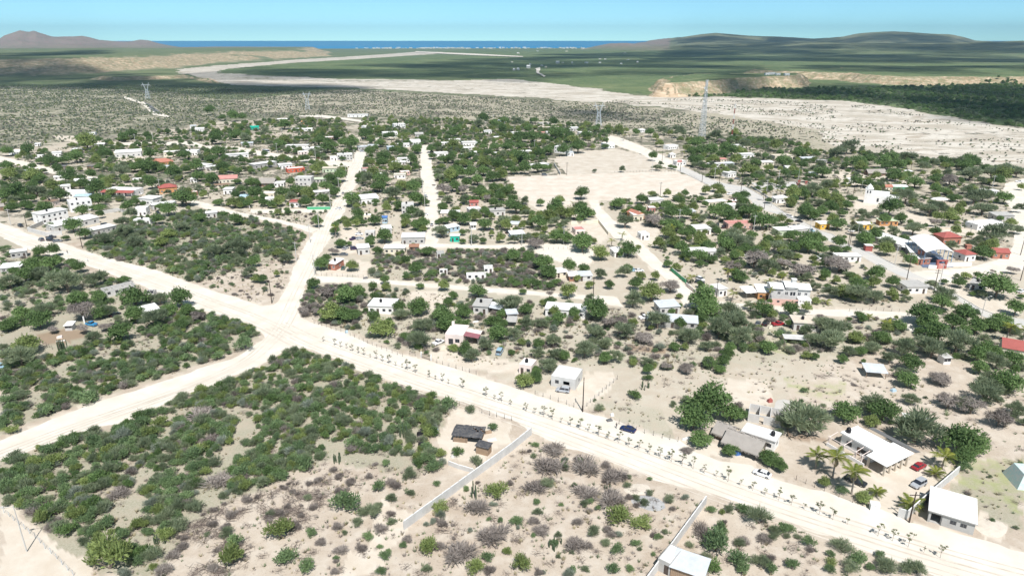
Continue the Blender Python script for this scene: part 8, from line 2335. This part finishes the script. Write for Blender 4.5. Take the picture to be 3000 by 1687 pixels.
def blocked(X, Y, margin=0.6, yards=True):
    m = np.zeros(X.shape, bool)
    px_ = 1500 + 2000 * X / (Y * CP + CAM_H * SP); py_ = 843.5 + 2000 * (CAM_H * CP - Y * SP) / (Y * CP + CAM_H * SP)
    for poly in AVOID: m |= p_in(poly, px_, py_)
    if yards:
        for poly in YARDS[:17] + YARDS[27:28]: m |= p_in(poly, px_, py_)
    for poly in OCC: m |= p_in(poly, X, Y)
    return m, px_, py_
SH = []      # x, y, width, kind, zone text
for zi, (poly, dens, kinds, (w0, w1), txt) in enumerate(ZN):
    W_ = np.array(gpoly(poly)); lo = W_.min(0); hi = W_.max(0)
    n = int(dens * (2.7 if dens > .05 else 1.25) * (hi[0] - lo[0]) * (hi[1] - lo[1]))
    X = rng.uniform(lo[0], hi[0], n); Y = rng.uniform(lo[1], hi[1], n)
    ok = p_in(gpoly(poly), X, Y)
    clump = fbm(X / 9.0, Y / 9.0, 3, 40 + zi)
    ok &= clump > (0.30 if dens > .05 else 0.30)
    X, Y, clump = X[ok], Y[ok], clump[ok]
    b_, qx_, qy_ = blocked(X, Y, yards=zi not in (0, 1, 3, 4))
    X, Y, clump = X[~b_], Y[~b_], clump[~b_]
    wv = 1.3 * w0 + 1.25 * (w1 - w0) * rng.beta(1.7, 2.2, len(X)) * (0.75 + .9 * (clump - .3))
    kindn = fbm(X / 14.0, Y / 14.0, 2, 60 + zi)
    for x, y, w, q in zip(X, Y, wv, kindn):
        k = kinds[rng.integers(len(kinds))]
        SH.append((x, y, float(w), k, txt))
# a few big shrubs set by hand (tile, x, foot y, width px, kind)
HAND = "C2 620 1010 260 g;C2 155 1220 200 y;C2 390 1170 100 g;C2 790 1200 100 g;C2 1040 1260 80 g;C2 935 1295 50 g;C2 1220 1300 180 y;C2 1290 1010 140 y;C2 860 870 120 g;C2 1085 890 90 o;C2 1280 820 80 g;C2 1250 720 160 g;C2 1080 770 120 o;C2 950 940 110 o;C2 710 1110 110 o;C2 830 1060 140 o;C2 1425 610 110 d;C2 1560 680 110 o;C2 1675 430 100 g;C2 1520 300 90 o;C2 1345 290 140 g;C2 740 1285 70 b;C2 590 1290 100 b;C2 880 1140 100 b;C2 1430 1350 220 b;C2 1660 1200 190 b;C2 1730 1080 60 g;C2 1645 1060 50 g;C2 1640 1360 100 g;C2 1770 1310 100 y;C2 1700 920 180 y;C2 1560 1010 160 b;C2 1550 1449 150 y;C2 880 1449 90 g;C2 200 1380 180 g;C2 340 1440 150 g;C1 740 1449 300 y;C1 960 370 110 d;C1 660 470 120 o;C1 460 1185 140 d;C1 1630 1400 230 y;C1 1640 1270 140 g;C1 1590 1190 120 o;C1 1070 1420 90 y;C1 1060 1360 150 o;C1 1480 510 140 b;C1 1430 340 200 b;C1 1560 830 200 b;C1 820 900 150 b;C1 60 460 120 y;C1 40 250 130 g;C1 430 880 140 g;C1 620 240 190 g;C3 290 600 160 b;C3 270 700 190 b;C3 360 670 70 g;C3 500 730 200 b;C3 490 680 80 g;C3 730 790 170 b;C3 160 850 160 b;C3 175 950 80 g;C3 530 900 180 b;C3 730 960 200 b;C3 345 960 50 g;C3 555 950 80 g;C3 760 1090 230 y;C3 930 1140 180 y;C3 575 1180 120 o;C3 210 1160 120 b;C3 440 1270 170 b;C3 730 1340 200 b;C3 740 1300 110 g;C3 880 1250 90 g;C3 1030 1195 80 g;C3 150 1180 60 g;C3 60 1430 150 y;C3 430 1449 90 g;C3 715 1449 110 g;C3 1340 1170 130 b;C3 1410 1010 90 g;C3 1490 1020 70 y;C3 1545 1010 80 o;C3 1460 1320 270 g;C3 1600 1400 190 g;C3 1745 1380 110 o;C3 1440 1449 150 d;C3 1640 1449 130 g;C3 1760 1110 190 o;C3 1640 1230 100 b;C3 870 210 120 d;C3 965 75 100 d;C3 1240 260 80 g;C3 1140 260 70 o;C3 620 290 90 o;C4 50 1170 110 o;C4 135 1190 60 o;C4 215 1190 60 o;C4 295 1260 110 g;C4 540 1300 170 o;C4 650 1390 170 g;C4 460 1400 120 y;C4 600 1449 160 o;C4 850 1449 150 o;C4 1010 1449 140 o;C4 180 1420 120 g;C4 30 1449 110 g;C4 1085 975 80 g;C4 540 880 110 g;C4 1390 720 110 g;C4 90 460 80 o;C4 260 160 60 g;B2 120 1300 160 g;B2 380 1200 250 g;B2 60 980 190 g;B2 540 1040 90 o;B2 1050 830 100 b;B2 1130 770 130 b"
for it in HAND.split(';'):
    t_, x, y, w, k = it.split(); x, y, w = float(x), float(y), float(w)
    px_, py_ = T(t_, x, y); g = G(px_, py_); wmz = w / TILES[t_][2] * 2000 * mpp(py_) / 2000
    txt = min(ZN, key=lambda z: (sum(p[0] for p in z[0]) / len(z[0]) - px_) ** 2 + (sum(p[1] for p in z[0]) / len(z[0]) - py_) ** 2)[4]
    for z in ZN:
        if bool(p_in(z[0], np.array([px_]), np.array([py_]))[0]): txt = z[4]; break
    SH = [q for q in SH if (q[0] - g.x) ** 2 + (q[1] - g.y - wmz * .25) ** 2 > (wmz * .42) ** 2]
    SH.append((g.x, g.y + wmz * .25, wmz * (1.35 if k == 'b' else 1.08), k, txt))
SH.sort(key=lambda q: -q[2] / (q[1] * CP + CAM_H * SP))
SNM = {'e': 'pale silvery', 'g': 'green leafy', 'y': 'yellow-green', 'o': 'grey-green', 'd': 'deep green', 'b': 'leafless twiggy'}
rsh = random.Random(5)
shown = 0
rest = []
def inview(x, y):
    a, b = PX(x, y); return -60 < a < 3060 and b < 1760
for x, y, w, k, txt in SH:
    if shown < 300 and inview(x, y):
        o = link('bare_shrub' if k == 'b' else 'shrub', SHRUB[k][rsh.randrange(4)])
        o.location = (x, y, 0); o.rotation_euler = (0, 0, rsh.uniform(0, 6.28)); o.scale = (w, w * rsh.uniform(.8, 1.1), w * rsh.uniform(.75, 1.45) * (.6 if k == 'b' else 1))
        sz = 'big ' if w > 4.6 else ('small ' if w < 2.8 else '')
        a_, b_ = PX(x, y)
        lab = where('%s%s shrub' % (sz, SNM[k]), a_, b_, LMS, True)
        if lab is None:
            lab = '%s%s shrub %s' % (sz, SNM[k], txt)
        tag(o, lab, 'shrub', 'shrubs of the scrubland')
        shown += 1
    else:
        rest.append((x, y, w, k))

# ---- everything past those limits: one object each, points carrying instances
PROTO = bpy.data.collections.new('plant_prototypes')
PK = {}
order = []
for k in ('g', 'y', 'o', 'd', 'e', 'b'):
    for j in range(2):
        o = bpy.data.objects.new('a%02d' % len(order), SHRUB[k][j]); PROTO.objects.link(o); PK.setdefault(k, []).append(len(order)); order.append(o)
def tuft_mesh(seed, mat, n=34):
    r = random.Random(seed); mb = MB(); tones = []
    for i in range(n):
        a = r.uniform(0, 6.28); d = r.uniform(0, .22); l = r.uniform(.25, .55); x, y = math.cos(a) * d, math.sin(a) * d
        ux, uy = math.cos(a) * l * .6, math.sin(a) * l * .6
        mb.add([(x - uy * .12, y + ux * .12, 0), (x + uy * .12, y - ux * .12, 0), (x + ux, y + uy, l)], [(0, 1, 2)]); tones.append(r.random())
    me = mb.mesh('tuft', mat); tone_attr(me, tones); return me
for k, mt in (('t', MATS['leaf_b']), ('u', MATS['leaf_o']), ('v', leafmat('leaf_straw', (.30, .26, .17), (.38, .34, .22), .2))):
    o = bpy.data.objects.new('a%02d' % len(order), tuft_mesh(len(order), mt)); PROTO.objects.link(o); PK[k] = [len(order)]; order.append(o)
for k, kk in (('G', 'g'), ('Y', 'y'), ('O', 'o'), ('B', 'b')):
    cr, tr = TREE[kk][1]
    mb = MB(); 
    me_ = cr.copy(); o = bpy.data.objects.new('a%02d' % len(order), me_); PROTO.objects.link(o); PK[k] = [len(order)]; order.append(o)
def rock_mesh():
    bm = bmesh.new(); bmesh.ops.create_icosphere(bm, subdivisions=1, radius=.5)
    for v in bm.verts: v.co *= random.uniform(.7, 1.1); v.co.z = v.co.z * .6 + .12
    me = bpy.data.meshes.new('stone'); bm.to_mesh(me); bm.free(); me.materials.append(plain('field_stone', (.50, .45, .39), .95, .5)); return me
o = bpy.data.objects.new('a%02d' % len(order), rock_mesh()); PROTO.objects.link(o); PK['S'] = [len(order)]; order.append(o)
def twigs_mesh():
    r = random.Random(3); mb = MB()
    for i in range(26):
        a = r.uniform(0, 3.14); x, y = r.gauss(0, .3), r.gauss(0, .3); l = r.uniform(.15, .45); z = r.uniform(.02, .14)
        mb.tube((x - math.cos(a) * l, y - math.sin(a) * l, z), (x + math.cos(a) * l, y + math.sin(a) * l, z + r.uniform(-.02, .12)), .014, .006, 3)
    return mb.mesh('twigs', plain('dead_twigs', (.19, .155, .135), .95))
o = bpy.data.objects.new('a%02d' % len(order), twigs_mesh()); PROTO.objects.link(o); PK['W'] = [len(order)]; order.append(o)

def gn_tree():
    ng = bpy.data.node_groups.new('scatter', 'GeometryNodeTree')
    ng.interface.new_socket('Geometry', in_out='INPUT', socket_type='NodeSocketGeometry')
    ng.interface.new_socket('Geometry', in_out='OUTPUT', socket_type='NodeSocketGeometry')
    i_ = ng.nodes.new('NodeGroupInput'); o_ = ng.nodes.new('NodeGroupOutput')
    iop = ng.nodes.new('GeometryNodeInstanceOnPoints'); ci = ng.nodes.new('GeometryNodeCollectionInfo')
    ci.inputs['Collection'].default_value = PROTO; ci.inputs['Separate Children'].default_value = True; ci.inputs['Reset Children'].default_value = True
    def na(n, ty):
        a = ng.nodes.new('GeometryNodeInputNamedAttribute'); a.data_type = ty; a.inputs['Name'].default_value = n; return a.outputs['Attribute']
    L = ng.links.new
    L(i_.outputs[0], iop.inputs['Points']); L(ci.outputs[0], iop.inputs['Instance']); iop.inputs['Pick Instance'].default_value = True
    L(na('idx', 'INT'), iop.inputs['Instance Index']); L(na('rotv', 'FLOAT_VECTOR'), iop.inputs['Rotation']); L(na('sclv', 'FLOAT_VECTOR'), iop.inputs['Scale'])
    L(iop.outputs[0], o_.inputs[0])
    return ng
NG = gn_tree()
def scatter(name, label, cat, items):
    """items: x, y, z, width, kind"""
    if not items: return
    me = bpy.data.meshes.new(name); n = len(items)
    me.vertices.add(n)
    A_ = np.array([(i[0], i[1], i[2]) for i in items], np.float32); me.vertices.foreach_set('co', A_.ravel())
    w = np.array([i[3] for i in items], np.float32)
    a = me.attributes.new('idx', 'INT', 'POINT'); a.data.foreach_set('value', np.array([PK[i[4]][int(rng.integers(len(PK[i[4]])))] for i in items], np.int32))
    rot = np.zeros((n, 3), np.float32); rot[:, 2] = rng.uniform(0, 6.28, n)
    a = me.attributes.new('rotv', 'FLOAT_VECTOR', 'POINT'); a.data.foreach_set('vector', rot.ravel())
    sc = np.stack([w, w * rng.uniform(.8, 1.1, n), w * rng.uniform(.75, 1.4, n)], 1).astype(np.float32)
    a = me.attributes.new('sclv', 'FLOAT_VECTOR', 'POINT'); a.data.foreach_set('vector', sc.ravel())
    me.update()
    o = link(name, me); md = o.modifiers.new('scatter', 'NODES'); md.node_group = NG
    tag(o, label, cat, kind='stuff')
    return o
scatter('undergrowth', 'smaller mixed shrubs filling the scrubland around roads and yards', 'undergrowth', [(x, y, 0, w, k) for x, y, w, k in rest])
scatter('village_greenery', 'smaller trees filling the gaps between the village houses', 'greenery', [(x, y, 0, w, {'g': 'G', 'y': 'Y', 'o': 'O', 'b': 'B', 'r': 'G'}[k]) for x, y, w, k in rest_trees])

# village filling, by density, away from roads, yards and roofs
def fill(poly, dens, kinds, w0, w1, cut=.42, cs=16.0, seed=0, yards=True, avoid=True):
    W_ = np.array(gpoly(poly)); lo = W_.min(0); hi = W_.max(0)
    n = int(dens * (hi[0] - lo[0]) * (hi[1] - lo[1]))
    X = rng.uniform(lo[0], hi[0], n); Y = rng.uniform(lo[1], hi[1], n)
    ok = p_in(gpoly(poly), X, Y) & (fbm(X / cs, Y / cs, 3, seed) > cut)
    X, Y = X[ok], Y[ok]
    if avoid:
        b_, _, _ = blocked(X, Y, yards=yards); X, Y = X[~b_], Y[~b_]
    Zs = height(X, Y) if len(X) else X
    return [(float(x), float(y), float(z), float(rng.uniform(w0, w1)), kinds[int(rng.integers(len(kinds)))]) for x, y, z in zip(X, Y, Zs)]
LEFTV = [(0, 470), (300, 410), (520, 385), (700, 360), (1000, 352), (1050, 440), (1035, 540), (985, 600), (900, 660), (760, 625), (560, 590), (420, 640), (290, 620), (0, 620)]
MIDV = [(1075, 440), (1230, 430), (1480, 450), (1480, 520), (1560, 620), (1700, 640), (1790, 720), (1700, 700), (1290, 700), (1100, 700), (940, 700), (1000, 620)]
MIDT = [(1200, 352), (1500, 355), (1720, 368), (1850, 395), (1780, 420), (1640, 440), (1600, 470), (1620, 500), (1490, 510), (1270, 440), (1100, 430), (1050, 400), (1060, 350)]
RTV = [(1990, 450), (2200, 430), (2450, 450), (2600, 500), (2880, 520), (2960, 620), (2950, 720), (2860, 760), (2650, 770), (2400, 660), (2230, 560), (2060, 520)]
RTV2 = [(1770, 600), (2050, 570), (2200, 600), (2400, 710), (2560, 800), (2650, 900), (2300, 900), (2060, 870), (1900, 720)]
items = []
for i, (pl, dn) in enumerate(((LEFTV, .034), (MIDV, .030), (MIDT, .040), (RTV, .024), (RTV2, .034))):
    items += fill(pl, dn, 'GGOOYYgooeyoe', 3.0, 8.0, .36, 18, 70 + i)
items = [(x, y, z, w if k in 'GOYB' else w * .5, k) for x, y, z, w, k in items]
scatter('village_greenery', 'loose low greenery between the village plots', 'greenery', items)
LV = [(-250, 470), (-200, 330), (0, 300), (200, 262), (400, 262), (660, 262), (1000, 262), (1400, 284), (1800, 308), (2060, 340), (2100, 420), (1850, 385), (1720, 366), (1500, 350), (1200, 348), (1000, 338), (700, 348), (520, 370), (300, 398), (60, 430)]
LL = [(-250, 480), (-250, 250), (60, 250), (400, 250), (665, 256), (690, 300), (700, 348), (520, 372), (300, 400), (60, 435)]
scatter('scrubland', 'dense low desert scrub on the far slope behind the village', 'scrub', fill(LL, .034, 'yobeoeyoeoye', 1.4, 3.6, .30, 30, 90, yards=True))
MM = [(690, 300), (640, 262), (1000, 262), (1400, 284), (1800, 308), (2060, 340), (2250, 362), (2420, 445), (2100, 428), (1850, 385), (1720, 366), (1500, 350), (1200, 348), (1000, 338), (700, 348)]
scatter('scrubland', 'sparse scrub on pale ground between village and riverbed', 'scrub', fill(MM, .034, 'beoobeooeyob', 1.3, 3.3, .30, 26, 91))
FR = [(1990, 420), (2200, 425), (2450, 440), (2600, 480), (2880, 512), (3100, 525), (3100, 500), (2880, 494), (2814, 476), (2593, 454), (2400, 432), (2150, 398)]
scatter('riverside_thicket', 'green band of trees along the near bank of the riverbed', 'thicket', fill(FR, .03, 'OOGGYO', 4.0, 8.0, .30, 26, 92))
RV = RIVER
scatter('riverbed_scrub', 'scattered dark bushes on the pale dry riverbed', 'scrub', fill([(1700, 300), (2000, 290), (2500, 305), (2900, 370), (3200, 420), (3200, 500), (2700, 462), (2420, 425), (2200, 350)], .016, 'ooebbg', 1.0, 3.2, .44, 60, 93))
FT = [(2000, 284), (2310, 291), (2505, 298), (2621, 314), (2854, 357), (3100, 392), (3150, 250), (2900, 250), (2500, 262), (2240, 262), (2110, 280)]
scatter('far_bank_woodland', 'dark woodland along the far bank of the riverbed', 'woodland', fill(FT, .012, 'GOGGO', 5.0, 10.0, .30, 40, 94))
# low dry growth, stones and twigs close to the camera
low = []
for zi, (poly, dens, kinds, _, txt) in enumerate(ZN):
    if zi in (0, 1, 2, 3): dd = .40
    elif zi in (13, 14, 15): dd = .42
    elif zi in (5, 6): dd = .25
    else: dd = .20
    low += fill(poly, dd, 'tttuvvuWWS' if zi in (13, 14, 15) else 'ttuuvvW', .5, 1.6, .34, 5, 110 + zi, yards=False)
low = [(x, y, z, w if k in 'tuv' else (w * 1.3 if k == 'W' else w * .35), k) for x, y, z, w, k in low]
scatter('dry_undergrowth', 'dry tufts, twigs and stones over the bare sandy ground', 'undergrowth', low)
gc = []
for i, (pl, dn) in enumerate(((LEFTV, .05), (MIDV, .05), (MIDT, .04), (RTV, .04), (RTV2, .06), (ZN[7][0], .12), (ZN[9][0], .12), (ZN[10][0], .05))):
    gc += fill(pl, dn, 'uttvu' if i < 5 else 'tuvtW', 1.2, 3.0, .40, 14, 150 + i)
scatter('dry_grass', 'low dry grass and weeds patching the ground between village plots', 'grass', gc)
# cut brush spread over the cleared slope
CLR = [(520, 1560), (640, 1475), (760, 1445), (900, 1405), (1000, 1400), (1010, 1450), (960, 1520), (860, 1560), (760, 1600), (640, 1690), (480, 1690), (500, 1600)]
scatter('cut_brush', 'grey cut brush strewn over the cleared slope below the thicket', 'brush', fill(CLR, .35, 'WWWWtb', 1.6, 3.0, .40, 6, 130, yards=False, avoid=False))
# ------------------------------------------------------------------ clouds: they stand above the frame and throw the shade seen on the far plain
cm = bpy.data.materials.new('cloud_white'); t, b, _ = nodes_of(cm)
tp = t.nodes.new('ShaderNodeBsdfTransparent'); mx = t.nodes.new('ShaderNodeMixShader'); mx.inputs[0].default_value = .25
t.links.new(tp.outputs[0], mx.inputs[1]); t.links.new(b.outputs[0], mx.inputs[2]); t.links.new(mx.outputs[0], [n for n in t.nodes if n.type == 'OUTPUT_MATERIAL'][0].inputs['Surface'])   # thin cloud lets some light through
b.inputs['Base Color'].default_value = (.9, .9, .92, 1); b.inputs['Roughness'].default_value = 1.0; b.inputs['Specular IOR Level'].default_value = 0
ALT = 2200.0
hv = Vector((to_sun.x, to_sun.y, 0)) / to_sun.z
CLOUDS = [
 [(-200, 205), (100, 208), (300, 214), (500, 222), (640, 240), (1000, 252), (1180, 262), (1100, 270), (850, 276), (640, 274), (420, 268), (240, 262), (0, 262), (-300, 262)],
 [(-200, 180), (0, 190), (280, 166), (345, 172), (250, 194), (0, 200), (-200, 204)],
 [(700, 198), (1000, 194), (1300, 186), (1660, 160), (2000, 152), (2100, 160), (2080, 200), (1850, 222), (1700, 238), (1440, 236), (1240, 228), (1000, 228), (760, 212)],
 [(2080, 246), (2360, 242), (2600, 250), (3100, 262), (3300, 380), (3100, 372), (2860, 345), (2640, 302), (2500, 288), (2300, 278), (2110, 272)],
 [(1960, 150), (2150, 146), (2400, 150), (3200, 156), (3200, 182), (2800, 184), (2450, 182), (2150, 178), (1990, 172)],
 [(2040, 192), (2400, 194), (3200, 190), (3200, 232), (2700, 238), (2300, 228), (2050, 224)],
 [(1620, 322), (1780, 326), (1900, 338), (1860, 352), (1720, 352), (1640, 340)],
 [(1980, 139), (2250, 137), (2600, 137), (3300, 137), (3300, 147), (2500, 148), (1960, 145)],
]
r = random.Random(21)
for ci, poly in enumerate(CLOUDS):
    W_ = np.array(gpoly(poly)); lo = W_.min(0); hi = W_.max(0)
    pass
    area = abs(0.5 * sum(W_[i][0] * W_[(i + 1) % len(W_)][1] - W_[(i + 1) % len(W_)][0] * W_[i][1] for i in range(len(W_))))
    R0 = max(22, min(260, math.sqrt(area) / 9))
    bm = bmesh.new(); n = 0; tries = 0
    want = int(min(420, area / (R0 * R0) * 1.35))
    while n < want and tries < 20000:
        tries += 1
        x, y = r.uniform(lo[0], hi[0]), r.uniform(lo[1], hi[1])
        if not p_in([tuple(q) for q in W_], np.array([x]), np.array([y]))[0]: continue
        rr_ = R0 * r.choice([.3, .45, .6, .8, 1.0, 1.3]) * r.uniform(.8, 1.1)
        zc = ALT + r.uniform(0, .6) * R0
        c = Vector((x, y, 0)) + hv * zc + Vector((0, 0, zc))
        M = Matrix.Translation(c) @ Matrix.Diagonal((rr_, rr_, rr_ * .5, 1))
        bmesh.ops.create_icosphere(bm, subdivisions=2, radius=1.0, matrix=M)
        n += 1
    me_ = bpy.data.meshes.new('cloud')
    for v in bm.verts:
        v.co += Vector(mnoise.noise_vector(v.co / (R0 * .8))) * R0 * .25
    bm.to_mesh(me_); bm.free(); me_.materials.append(cm)
    me_.polygons.foreach_set('use_smooth', [True] * len(me_.polygons))
    o = link('cloud', me_); o['kind'] = 'structure'

# ------------------------------------------------------------------ the air: one even pale volume round everything, clouds and sky outside it
hm = bpy.data.materials.new('air'); hm.use_nodes = True; ht = hm.node_tree
for n in list(ht.nodes): ht.nodes.remove(n)
ho = ht.nodes.new('ShaderNodeOutputMaterial'); pv = ht.nodes.new('ShaderNodeVolumePrincipled')
pv.inputs['Color'].default_value = (.55, .82, 1.0, 1); pv.inputs['Density'].default_value = 5.5e-5; pv.inputs['Anisotropy'].default_value = .2
ht.links.new(pv.outputs[0], ho.inputs['Volume'])
mb = MB(); mb.box(-16000, 16000, -2000, 17000, -8, 420); hz = mb.obj('haze', hm); tag(hz, kind='stuff')
